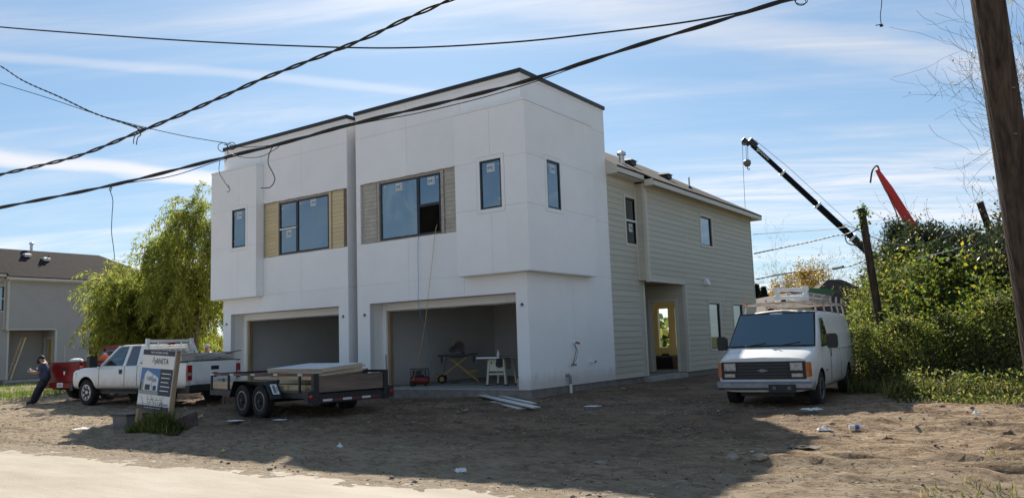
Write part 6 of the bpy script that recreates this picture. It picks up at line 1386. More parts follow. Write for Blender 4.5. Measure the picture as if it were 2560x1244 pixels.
def dark_crane():
    t = thing('crane_boom', 'long dark telescopic crane boom with hook block', 'crane'); d = 50
    tip, root = at(1880, 362, d), at(2260, 712, d); ax = (root-tip).normalized(); L_ = (root-tip).length
    up = CF.cross(ax).normalized(); up = up if up.z > 0 else -up; side = ax.cross(up)
    cuts = [0, .20, .43, .66, .86, 1.0]; w0 = [.25, .29, .34, .39, .44]
    for k in range(5):
        a, b = tip+ax*L_*cuts[k], tip+ax*L_*cuts[k+1]; mb = MB(); w_ = w0[k]; mb.obox((a+b)/2, ax*(b-a).length/2, side*w_*.42, up*w_*.5); s_ = mb.build('boom_section', 'crane_blue', t)
        if k: MB().obox(a, ax*.07, side*(w_*.5), up*(w_*.62)).build('section_collar', 'vinyl_white', s_)
    mb = MB(); h0 = tip-ax*.05; mb.obox(h0+up*.10, ax*.30, side*.20, up*.16); mb.obox(h0-ax*.35-up*.12, ax*.28, side*.12, up*.12); mb.build('boom_head', 'tool_black', t)
    sh = h0-ax*.55+up*.22-Vector((0, 0, .05)); 
    mb = MB(); s0 = at(1861, 357, d); mb.obox((s0+h0)/2, (h0-s0)/2, side*.05, up*.05); mb.lathe([(.17, -.06), (.17, .06)], s0, 'y', 14); mb.build('sheave', 'tool_grey', t)
    mb = MB(); b1, b2 = at(1865, 366, d), at(1870, 404, d)
    mb.tube([b1, at(1866, 403, d)], .016, 4); mb.tube([at(1869, 366, d), at(1870, 403, d)], .016, 4); mb.tube([at(1856, 360, d), at(1858, 420, d), at(1863, 520, d)], .014, 4); mb.tube([h0+up*.35, tip+ax*L_*.2+up*.5, tip+ax*L_*.66+up*.55], .014, 4); mb.build('hoist_rope', 'cable', t)
    c = at(1868, 408, d); mb = MB(); mb.lathe([(.001, -.22), (.14, -.20), (.24, -.05), (.24, .12), (.12, .22), (.001, .22)], c, 'z', 10); mb.tube([c-Vector((0, 0, .2)), c-Vector((0, 0, .36)), c+Vector((.09, .02, -.44)), c+Vector((.12, .02, -.34))], .035, 6); mb.build('hook_block', 'tool_grey', t)
    p = tip+ax*L_*.10-side*0; fr = -CF; o = tip+ax*L_*.075; sn = side if side.dot(CAM-o) > 0 else -side
    text_mesh('lettering', 'TADANO', .22, 'white_ink', t, basis(o+sn*(.25*.42+.01), ax, ax.cross(sn)*-1 if (ax.cross(sn)*-1).z > 0 else ax.cross(sn)), squash=.9)
    e = tip+ax*L_*.035; q = MB(); q.obox(e+sn*(.25*.42+.01)+up*.05, (ax+up).normalized()*.10, (ax-up).normalized()*.03, sn*.004); q.obox(e+sn*(.25*.42+.01)-up*.04+ax*.06, (ax+up).normalized()*.10, (ax-up).normalized()*.03, sn*.004); q.build('emblem', 'white_ink', t)
    rb = root; mb = MB(); mb.obox(Vector((rb.x, rb.y, 1.9)), ax*0+Vector((1.6, 0, 0)), Vector((0, 1.2, 0)), Vector((0, 0, .9))); mb.obox(Vector((rb.x, rb.y, .55)), Vector((4.2, 0, 0)), Vector((0, 1.2, 0)), Vector((0, 0, .4))); mb.build('carrier', 'crane_blue', t)
dark_crane()
def red_boom():
    t = thing('pump_boom', 'red concrete pump boom with hose sticking up behind the evergreen', 'crane'); d = 58
    a, b = at(2192, 424, d), at(2290, 582, d); ax = (b-a).normalized(); L_ = (b-a).length; up = CF.cross(ax).normalized(); up = up if up.z > 0 else -up; side = ax.cross(up)
    mb = MB(); n = 4; w0, w1 = .26, .48
    vs = []
    for p, w_ in ((a, .22), (a+ax*L_*.3, .46), (b, .56)): vs += [p+side*w_*.4+up*w_*.5, p-side*w_*.4+up*w_*.5, p-side*w_*.4-up*w_*.5, p+side*w_*.4-up*w_*.5]
    mb.add(vs, [(0, 3, 2, 1)]+[(i*4+j, i*4+(j+1) % 4, (i+1)*4+(j+1) % 4, (i+1)*4+j) for i in range(2) for j in range(4)]+[(8, 9, 10, 11)]); mb.build('boom_arm', 'crane_red', t)
    mb = MB(); mb.tube(smooth_path([at(2198, 432, d), at(2195, 416, d), at(2187, 417, d), at(2180, 430, d), at(2176, 457, d)], 6), .06, 6); mb.build('hose', 'cable', t)
    mb = MB(); mb.tube([at(2200, 425, d), at(2192, 414, d)], .05, 5); mb.build('hose_bracket', 'crane_red', t); mb = MB(); mb.tube([at(2204, 452, d), at(2238, 525, d), at(2262, 590, d)], .05, 6); mb.build('delivery_pipe', 'pipe_grey', t)
    mb = MB(); q = b+ax*3.0; mb.beam(b, Vector((q.x, q.y, 1.0)), .5, .5); mb.obox(Vector((q.x, q.y, .7)), (3, 0, 0), (0, 1.2, 0), (0, 0, .7)); mb.build('carrier', 'crane_red', t)
red_boom()

# ---------------------------------------------------------------- sale sign and things beside it
def sale_sign():
    P0 = hit(338, 1076, -.36); t = thing('sale_sign', 'leaning sale sign on two wooden posts by the road', 'sign', (-4.66, -7.75, -.36)); t.rotation_euler = (R(-5), R(3.5), R(2)); t.scale = (.90, 1, 1)
    W_, zl, zh = 1.20, .50, 1.70
    MB().box((.0, 0, zl), (W_, .02, zh)).build('board', 'sign_white', t)
    for x in (.02, W_-.02): MB().box((x-.045, .021, -.12), (x+.045, .111, zl+.02 if x < .5 else zh-.02)).build('post', 'stud_wood', t)
    y = -.002
    def rect(name, a, b, c, d, m, dy=0): return MB().box((a, y-dy-.0015, c), (b, y-dy, d)).build(name, m, t)
    rect('header_strip', .0, W_, zh-.105, zh, 'sign_navy'); rect('footer_strip', .0, W_, zl, zl+.085, 'sign_navy'); rect('dark_panel', .74, W_, .80, 1.33, 'sign_navy')
    B = lambda x, z, dy=.004: basis((x, y-dy, z), (1, 0, 0), (0, 0, 1))
    text_mesh('lettering', 'NEW MODERN HOMES', .062, 'white_ink', t, B(.62, zh-.053)); text_mesh('lettering', 'ANITA', .17, 'ink', t, B(.76, 1.475), squash=.95); text_mesh('monogram', 'A', .20, 'grey_ink', t, B(.44, 1.49)); text_mesh('monogram', 'P', .17, 'grey_ink', t, B(.52, 1.43)); text_mesh('lettering', 'CitiQuest', .10, 'ink', t, B(.97, .63))
    for k in range(5): rect('text_line', .80, 1.14-.03*(k % 3), 1.23-.085*k, 1.245-.085*k, 'white_ink', .002)
    rect('text_line', .35, .85, .70, .712, 'grey_ink', .002); rect('text_line', .10, .80, .605, .617, 'grey_ink', .002); rect('text_line', .40, .70, .64, .652, 'grey_ink', .002); rect('text_line', .3, .9, zl+.035, zl+.05, 'grey_ink', .002)
    # printed house picture
    rect('picture_sky', .02, .735, .87, 1.33, 'sign_sky'); rect('picture_ground', .02, .735, .80, .869, 'sign_grey')
    def poly(name, pts, m, dy): mb = MB(); mb.prism([(px_, y-dy, pz) for px_, pz in pts], (0, -.001, 0)); mb.build(name, m, t)
    poly('picture_house', [(.17, .88), (.47, .88), (.47, 1.22), (.26, 1.28), (.17, 1.20)], 'sheet_white', .003); poly('picture_house', [(.49, .88), (.70, .88), (.70, 1.14), (.53, 1.21), (.49, 1.19)], 'sheet_white', .003); poly('picture_tree', [(.02, .88), (.16, .88), (.16, 1.0), (.08, 1.05), (.02, .98)], 'sign_green', .003); poly('picture_wall', [(.10, .88), (.168, .88), (.168, 1.14), (.10, 1.08)], 'sign_grey', .0035)
    for a, b, c, d in ((.23, .42, .89, 1.0), (.53, .65, .89, .985)): rect('picture_garage', a, b, c, d, 'sign_navy', .005)
    for a, b, c, d in ((.33, .46, 1.08, 1.16), (.50, .63, 1.06, 1.13), (.27, .30, 1.08, 1.16)): rect('picture_window', a, b, c, d, 'sign_grey', .005)
    mb = MB()
    for k in range(7):
        xx = .25+.12*k; mb.tube([(xx, y-.006, .50+.02*(k % 3)), (xx+.06*(k % 2)-.02, y-.006, .64), (xx+.12*((k % 3)-1), y-.006, .76+.03*(k % 2))], .0022, 4)
    mb.build('dry_stalks', 'dark_wood', t)
sale_sign()
def simple(name, label, cat, mb, m, part='body', group=None, extra=()):
    t = thing(name, label, cat, group=group); mb.build(part, m, t)
    for nm, b_, mm in extra: b_.build(nm, mm, t)
    return t
p = hit(318, 1070, -.34); mb = MB(); mb.add([(p.x-.18, p.y-.2, -.36), (p.x+.32, p.y-.2, -.36), (p.x+.32, p.y+.2, -.36), (p.x-.18, p.y+.2, -.36), (p.x-.22, p.y-.22, -.02), (p.x+.36, p.y-.22, -.05), (p.x+.36, p.y+.22, -.05), (p.x-.22, p.y+.22, -.02)], [(0, 3, 2, 1), (0, 1, 5, 4), (1, 2, 6, 5), (2, 3, 7, 6), (3, 0, 4, 7), (4, 5, 6, 7)]); simple('dark_tub', 'dark plastic tub left of the sign post', 'tub', mb, 'tool_grey', 'tub', extra=[('rim', MB().box((p.x-.25, p.y-.25, -.055), (p.x+.39, p.y+.25, -.018)), 'black_plastic')])
p = hit(440, 1085, -.35); mb = MB(); mb.obox(p+Vector((.10, .10, .20)), Vector((.27, .12, .10)), Vector((-.05, .02, .13)), Vector((.02, -.06, .012)).normalized()*.012); simple('scrap_sheet', 'brown warped sheet propped right of the sign', 'scrap', mb, 'dark_wood', 'sheet')
p = hit(462, 1070, -.35); mb = MB(); mb.beam(p+Vector((-.25, -.15, .0)), p+Vector((.25, .25, .26)), .05, .04); simple('pale_stick', 'pale wooden stick leaning right of the sign', 'stick', mb, 'pine', 'stick')
p = hit(322, 1082, -.35); mb = MB(); mb.beam(p+Vector((-.15, -.1, .02)), p+Vector((.32, .15, .16)), .06, .05); simple('scrap_stick', 'short lumber offcut at the foot of the left sign post', 'stick', mb, 'stud_wood', 'stick')
# planks thrown down in front of the garage
def ground_plank(label, a, b, w_, t_=.022):
    a, b = Vector(a), Vector(b); mb = MB(); mb.beam(a, b, w_, t_); d = (b-a).normalized(); up = Vector((0, 0, t_/2+.001)); sd = d.cross(Vector((0, 0, 1))).normalized(); top = MB(); top.plate([a+up+sd*w_/2, b+up+sd*w_/2, b+up-sd*w_/2, a+up-sd*w_/2], .001)
    t = thing('trim_plank', label, 'plank', group='planks in front of the garage'); mb.build('board', 'fibreboard_edge', t); top.build('primed_face', 'sheet_white', t)
A, B = hit(1203, 987, -.14), hit(1340, 1018, -.18); ground_plank('longest white primed plank lying in front of the garage', A, B, .20)
A, B = hit(1236, 1003, -.22), hit(1305, 1021, -.235); ground_plank('shorter white primed plank nearest the camera under the long one', A, B, .22)
A, B = hit(1245, 988, -.16), hit(1335, 1008, -.20); ground_plank('white primed plank just behind the long one', A, B, .14)
p = hit(1297, 992, -.24); mb = MB(); mb.beam(p, p+Vector((0, 0, .50)), .05, .03); simple('wooden_stake', 'short wooden stake at the garage corner', 'stake', mb, 'pine', 'stake')
# rubbish
def rag(name, label, cat, u, v, s_, m, seed, h=.05, group='rubbish on the lot'):
    rg = np.random.default_rng(seed); p = hit(u, v, -.3); z = gz(p.x, p.y); p = hit(u, v, z); n = 7; V = []; F = []
    for i in range(n):
        for j in range(n):
            a, b = (i/(n-1)-.5), (j/(n-1)-.5); V.append((p.x+s_*(a+.12*rg.normal()*.6), p.y+s_*(b*.7+.1*rg.normal()*.6), z+.012+h*max(0, rg.normal()*.5+.5)*(1-2*max(abs(a), abs(b))*.8)))
    for i in range(n-1):
        for j in range(n-1): F.append((i*n+j, i*n+j+1, (i+1)*n+j+1, (i+1)*n+j))
    mb = MB(); mb.add(V, F); o = mb.build(name, m); return tag(o, label, cat, group)
rag('red_wrapper', 'crumpled red wrapper on the dirt at lower right', 'wrapper', 2220, 1103, .16, 'tool_red', 1, .10)
rag('white_litter', 'pale crumpled litter right of the van wheel', 'litter', 2065, 1076, .20, 'paper_white', 2, .06)
rag('white_litter', 'white paper scrap near the lower middle shadow edge', 'litter', 1155, 1181, .17, 'paper_white', 3, .08)
rag('white_litter', 'flat white scrap on the dirt right of the planks', 'litter', 1480, 1016, .34, 'paper_white', 4, .02)
rag('white_litter', 'small pale scrap in front of the van bumper', 'litter', 1850, 1130, .30, 'paper_white', 5, .02)
rag('white_litter', 'pale scrap beside the trailer tyres', 'litter', 700, 1050, .30, 'paper_white', 6, .03)
rag('white_litter', 'bluish crumpled scrap on the shadow edge left of centre', 'litter', 850, 1119, .16, 'sheet_white', 7, .07)
rag('white_litter', 'white scrap in front of the van middle', 'litter', 1822, 1055, .20, 'sheet_white', 8, .02)
rag('white_litter', 'white scrap lying under the trailer side', 'litter', 588, 1052, .34, 'paper_white', 9, .02)
rag('white_litter', 'torn pale paper left of the sign', 'litter', 210, 1072, .5, 'paper_white', 10, .03)
rag('yellow_scrap', 'tiny yellow scrap on the sandy road margin', 'litter', 558, 1128, .08, 'cord_yellow', 11, .04)
rag('white_litter', 'small white scrap at the right edge of the churned dirt', 'litter', 2440, 1036, .12, 'paper_white', 12, .08)
rag('white_litter', 'pale scrap under the van nose', 'litter', 2025, 1025, .35, 'paper_white', 13, .05)
rag('white_litter', 'white scrap by the weeds at the right edge', 'litter', 2545, 998, .22, 'paper_white', 14, .05)
rag('white_litter', 'pale wood chips at the shadow corner', 'litter', 2010, 1118, .4, 'stone', 15, .02)
p = hit(2140, 1073, -.28); z = gz(p.x, p.y)+.05; t = thing('water_bottle', 'clear plastic bottle with blue label on the dirt', 'bottle', (p.x, p.y, z-.012), R(25), scale=.75); 
MB().lathe([(.001, -.13), (.042, -.128), (.045, -.03), (.045, .05), (.03, .10), (.016, .125), (.016, .15), (.001, .15)], (0, 0, 0), 'x', 14).build('bottle', 'paper_white', t, smooth=40); MB().lathe([(.0462, -.02), (.0462, .06)], (0, 0, 0), 'x', 14).build('label_band', 'blue_plastic', t); MB().lathe([(.019, .148), (.019, .165), (.001, .165)], (0, 0, 0), 'x', 10).build('cap', 'white_ink', t)
for k, (u, v, s_, lb) in enumerate([(1560, 985, .10, 'grey stone by the flank foundation'), (1500, 1148, .09, 'flat stone in the shadow before the van'), (1900, 1150, .10, 'pale slab fragment near the shadow corner'), (1165, 1036, .07, 'small stone in front of the garage'), (1370, 1198, .05, 'small stone near the lower shadow edge'), (1830, 1132, .11, 'pale broken slab in front of the van'), (1010, 1075, .06, 'small stone in front of the trailer')]):
    p = hit(u, v, -.3); z = gz(p.x, p.y); rg = np.random.default_rng(k); bm = bmesh.new(); bmesh.ops.create_icosphere(bm, subdivisions=2, radius=s_)
    for vv in bm.verts: vv.co *= 1+.25*rg.normal()*.5; vv.co.z *= .5
    me = bpy.data.meshes.new('stone'); bm.to_mesh(me); bm.free(); me.materials.append(MATS['stone']); o = bpy.data.objects.new('stone', me); COL.objects.link(o); o.location = (p.x, p.y, z+s_*.2); tag(o, lb, 'stone', 'larger stones on the lot')

# ---------------------------------------------------------------- tools in the garage
FZ = .03
def miter_saw():
    ux = Vector((.80, .60, 0)).normalized(); c = Vector((-4.55, 2.75, FZ)); rz = math.atan2(ux.y, ux.x)
    t = thing('saw_stand', 'yellow folding wheeled stand under the miter saw in the garage', 'saw stand', c, rz)
    for s_ in (1, -1):
        MB().beam((-.55, s_*.28, .18), (.28, s_*.26, .78), .035, .035).build('cross_leg', 'tool_yellow', t); MB().beam((-.25, s_*.30, .76), (.62, s_*.30, .03), .035, .035).build('cross_leg', 'tool_yellow', t); MB().lathe([(.001, -.02), (.07, -.025), (.13, -.03), (.13, .03), (.07, .025), (.001, .02)], (-.50, s_*.34, .13), 'y', 18).build('cart_wheel', 'rubber', t, smooth=40)
        MB().lathe([(.07, .026), (.001, .032)] if s_ > 0 else [(.001, -.032), (.07, -.026)], (-.50, s_*.34, .13), 'y', 14).build('wheel_hub', 'tool_yellow', t)
        MB().beam((.25, s_*.26, .32), (.62, s_*.3, .34), .03, .03).build('side_arm', 'tool_yellow', t)
    MB().tube([(.62, -.33, .03), (.62, .33, .03)], .028, 8).build('foot_bar', 'tool_yellow', t); MB().beam((-.72, -.3, .26), (-.72, .3, .26), .05, .05).build('handle_bar', 'tool_yellow', t); MB().beam((-.72, -.28, .25), (-.45, -.28, .20), .03, .03).beam((-.72, .28, .25), (-.45, .28, .20), .03, .03).build('handle_arm', 'tool_yellow', t)
    for s_ in (1, -1): MB().beam((-.62, s_*.13, .84), (.62, s_*.13, .86), .04, .05).build('support_rail', 'tool_black', t)
    for x in (-.50, .50): MB().box((x-.03, -.15, .62), (x+.03, -.12, .84)).build('clamp_leg', 'tool_black', t)
    MB().beam((-.16, -.2, .79), (.22, .2, .79), .3, .03).build('stand_plate', 'tool_black', t)
    s = thing('miter_saw', 'miter saw with red blade guard on the yellow stand', 'saw', c+Vector((0, 0, .885)), rz)
    MB().lathe([(.001, 0), (.20, 0), (.20, .06), (.001, .07)], (.02, 0, 0), 'z', 20).build('turntable', 'tool_grey', s); MB().box((-.30, -.06, .0), (.34, .10, .07)).build('base', 'tool_grey', s); MB().box((-.30, .06, .07), (-.05, .09, .16)).box((.08, .06, .07), (.34, .09, .16)).build('fence', 'tool_grey', s)
    MB().lathe([(.001, -.02), (.165, -.015), (.165, .015), (.001, .02)], (.05, 0, .24), 'y', 26).build('blade_guard', 'guard_dark', s, smooth=40); MB().lathe([(.07, -.12), (.08, -.02), (.001, -.02)], (.03, .04, .27), 'y', 14).build('motor', 'tool_black', s); MB().tube([(-.05, 0, .36), (-.17, 0, .37), (-.18, -.02, .30)], .026, 8).build('handle', 'tool_yellow', s); MB().tube([(-.22, 0, .05), (-.20, 0, .18), (.0, 0, .26)], .045, 8).build('arm', 'tool_black', s); MB().box((-.27, -.10, .07), (-.12, .02, .17)).build('dust_box', 'tool_black', s)
    MB().tube(smooth_path([Vector(q) for q in ((-.34, -.15, -.02), (-.42, -.2, -.4), (-.38, -.22, -.86), (-.1, -.45, -.87), (.05, -.3, -.87))], 6), .009, 5).build('saw_lead', 'cable', s)
miter_saw()
def table_saw():
    c = Vector((-1.97, 1.25, FZ)); rz = math.atan2(.5, .86)*0.35; t = thing('table_saw', 'cream table saw with black top in the garage mouth', 'saw', c, rz)
    for x, y in ((-.26, 0), (.26, 0), (-.2, .55), (.32, .55)):
        MB().beam((x*1.12, y-.02, 0.03), (x*.88, y, .74), .055, .055).build('leg', 'tool_cream', t); MB().box((x*1.12-.04, y-.06, 0), (x*1.12+.04, y+.03, .035)).build('foot', 'tool_black', t)
    MB().box((-.22, -.01, .40), (.22, .02, .76)).box((-.22, .02, .45), (.22, .5, .76)).build('cabinet', 'tool_cream', t); MB().box((-.22, -.015, .30), (.22, .015, .345)).build('stretcher', 'tool_cream', t)
    MB().box((-.48, -.16, .765), (.78, .62, .80)).build('table_top', 'tool_grey', t); MB().box((-.52, -.20, .758), (.18, -.165, .798)).build('front_rail', 'vinyl_white', t)
    MB().lathe([(.10, -.06), (.10, -.02), (.001, -.02)], (.10, 0, .60), 'y', 14).build('motor_cover', 'tool_black', t); MB().box((.02, -.05, .52), (.20, -.012, .74)).build('switch_guard', 'tool_black', t); MB().box((-.16, -.02, .60), (-.13, -.011, .66)).build('crank_hole', 'tool_black', t)
    b = thing('spray_bottle', 'small white spray bottle on the table saw', 'bottle', c+Vector((.04, .05, .801))); MB().lathe([(.001, 0), (.04, 0), (.042, .10), (.018, .15), (.018, .18), (.001, .18)], (0, 0, 0), 'z', 12).build('bottle', 'paper_white', b); MB().box((-.05, -.012, .18), (.02, .012, .215)).build('trigger', 'lens_red', b)
    w_ = thing('work_bench', 'dark workbench right of the table saw in the garage', 'bench', c+Vector((.85, 1.1, 0)), rz)
    MB().box((-.5, -.3, .78), (.5, .3, .83)).build('bench_top', 'dark_wood', w_)
    for x in (-.45, .45):
        for y in (-.25, .25): MB().box((x-.035, y-.035, 0), (x+.035, y+.035, .779)).build('leg', 'stud_wood', w_)
    MB().box((-.4, -.22, .3), (.4, .22, .34)).build('shelf', 'dark_wood', w_)
table_saw()
def compressor():
    p = Vector((-4.62, 1.02, FZ)); t = thing('air_compressor', 'red portable air compressor on the garage floor', 'compressor', p, R(30))
    MB().lathe([(.001, -.30), (.08, -.29), (.125, -.22), (.125, .22), (.08, .29), (.001, .30)], (0, 0, .17), 'x', 18).build('tank', 'tool_red', t, smooth=40); MB().box((-.2, -.10, .29), (.08, .10, .46)).build('pump', 'tool_black', t); MB().lathe([(.001, -.12), (.09, -.12), (.09, .02), (.001, .02)], (.16, 0, .38), 'x', 12).build('motor', 'tool_grey', t); MB().tube([(-.26, 0, .25), (-.28, 0, .50), (.26, 0, .50), (.28, 0, .25)], .016, 6).build('handle', 'tool_black', t); MB().lathe([(.04, -.02), (.04, .02)], (.20, -.12, .30), 'y', 10).build('gauge', 'tool_red', t)
    for s_ in (1, -1): MB().lathe([(.001, -.02), (.08, -.02), (.08, .02), (.001, .02)], (-.2, s_*.15, .08), 'y', 12).build('wheel', 'rubber', t)
    MB().box((.15, -.1, 0), (.2, .1, .06)).build('foot', 'tool_black', t)
compressor()
p = Vector((-5.36, .42, .03)); mb = MB(); mb.tube([p, p+Vector((-.10, .06, .95))], .016, 6); simple('broom', 'wooden broom handle standing in the garage reveal', 'broom', mb, 'stud_wood', 'handle', extra=[('bristles', MB().obox(p+Vector((0, 0, .05)), (.16, 0, 0), (0, .03, 0), (0, 0, .05)), 'tool_yellow')])
p = Vector((-.72, .95, FZ)); simple('paint_bucket', 'dark bucket just inside the garage corner', 'bucket', MB().lathe([(.001, 0), (.12, 0), (.145, .34), (.135, .34), (.115, .02), (.001, .02)], p, 'z', 18), 'tool_black', 'bucket', extra=[('handle', MB().tube([p+Vector((-.14, 0, .32)), p+Vector((-.1, -.1, .2)), p+Vector((.1, -.1, .2)), p+Vector((.14, 0, .32))], .006, 5), 'aluminium')])
p = hit(1300, 978, -.06); simple('paint_tray', 'white paint tray at the foot of the garage corner', 'tray', MB().box((p.x-.16, p.y-.1, -.12), (p.x+.16, p.y+.1, -.06)), 'paper_white', 'tray', extra=[('lip', MB().box((p.x-.18, p.y-.12, -.059), (p.x+.18, p.y+.12, -.05)), 'paper_white')])
# cords dropped from the open upstairs window
def drop(label, pts, r_, m): tag(MB().tube(smooth_path([Vector(q) for q in pts], 8), r_, 5).build('power_cable', m), label, 'cable', 'cables hanging from the window')
drop('pale power cable hanging from the open upstairs window to the garage floor', [(-2.98, .04, 4.55), (-2.98, -.06, 4.3), (-3.10, -.10, 3.4), (-3.25, -.09, 2.6), (-3.50, .05, 1.9), (-4.0, .35, 1.0), (-4.6, .75, .30), (-4.9, .9, .05), (-5.1, .8, .035)], .008, 'cord_yellow')
drop('blue air hose hanging from the upstairs window to the compressor', [(-3.63, .03, 4.33), (-3.63, -.05, 4.1), (-3.62, -.08, 3.0), (-3.64, -.06, 2.3), (-3.60, .2, 1.4), (-3.7, .5, .7), (-4.1, .8, .35), (-4.5, .95, .4)], .007, 'cord_blue')
p = Vector((-2.0, 15.2, FZ)); q = at(1668, 905, 1)-CAM; k = (11.2-CAM.y)/q.y; p = CAM+q*k; simple('tool_box', 'dark plastic tool box inside the front doorway', 'tool box', MB().box((p.x-.42, 11.0, FZ), (p.x+.30, 11.5, FZ+.42)), 'tool_black', 'box', extra=[('lid', MB().box((p.x-.44, 10.98, FZ+.421), (p.x+.32, 11.52, FZ+.50)), 'tool_grey'), ('handle', MB().box((p.x-.2, 11.2, FZ+.501), (p.x+.08, 11.25, FZ+.56)), 'tool_black')])
# ladder standing in the porch of the neighbour house
mtx = Matrix.Translation((-42.6, 5.95, .0)) @ Matrix.Rotation(R(96), 4, 'Z') @ Matrix.Rotation(R(-72), 4, 'Y'); ladder('step_ladder', 'wooden ladder leaning in the porch of the beige neighbour house', mtx, 2.7, .42, 'pine', 'pine', 8, group=None)

# ---------------------------------------------------------------- people
def person(name, label, loc, rz, joints, edges, radii, paint, head, hair_m, cap=False, extra=None):
    t = thing(name, label, 'person', loc, rz)
    me = bpy.data.meshes.new('body'); keys = list(joints); ix = {k: i for i, k in enumerate(keys)}; me.from_pydata([joints[k] for k in keys], [(ix[a], ix[b]) for a, b in edges], []); o = bpy.data.objects.new('body', me); COL.objects.link(o)
    md = o.modifiers.new('skin', 'SKIN'); md.use_smooth_shade = True
    for k in keys: v = me.skin_vertices[0].data[ix[k]]; r_ = radii[k]; v.radius = r_ if isinstance(r_, tuple) else (r_, r_)
    me.skin_vertices[0].data[ix['pelvis']].use_root = True
    s_ = o.modifiers.new('sub', 'SUBSURF'); s_.levels = 2; s_.render_levels = 2
    dg = bpy.context.evaluated_depsgraph_get(); dg.update(); nm = bpy.data.meshes.new_from_object(o.evaluated_get(dg)); o.modifiers.clear(); o.data = nm; nm.materials.clear()
    for m in ('skin', 'cloth_navy', 'cloth_dark', 'shoe', 'cloth_grey'): nm.materials.append(MATS[m])
    for pgn in nm.polygons: pgn.material_index = paint(pgn.center); pgn.use_smooth = True
    o.parent = t
    H = Vector(joints['head'])
    mb = MB(); hr = head
    # hair or cap hugging the skull, ears, nose
    bm = bmesh.new(); bmesh.ops.create_uvsphere(bm, u_segments=16, v_segments=10, radius=hr*1.04)
    for v in list(bm.verts):
        if v.co.z < (.15 if cap else -.05)*hr-.45*min(0, -v.co.x)*0 and v.co.x > -hr*.35: bm.verts.remove(v)
        elif v.co.z < -hr*.5: bm.verts.remove(v)
    m2 = bpy.data.meshes.new('hair'); bm.to_mesh(m2); bm.free(); m2.materials.append(MATS[hair_m]); ho = bpy.data.objects.new('cap' if cap else 'hair', m2); COL.objects.link(ho); ho.parent = t; ho.location = H+Vector((0, 0, .035)); ho.rotation_euler = (0, R(18 if not cap else 0), 0)
    if cap: MB().prism([(H.x+.06, H.y-.08, H.z+.06), (H.x+.20, H.y-.05, H.z+.045), (H.x+.20, H.y+.05, H.z+.045), (H.x+.06, H.y+.08, H.z+.06)], (0, 0, .012)).build('cap_brim', hair_m, t)
    for nm_, mb_, m_ in (extra or []): mb_.build(nm_, m_, t)
    return t
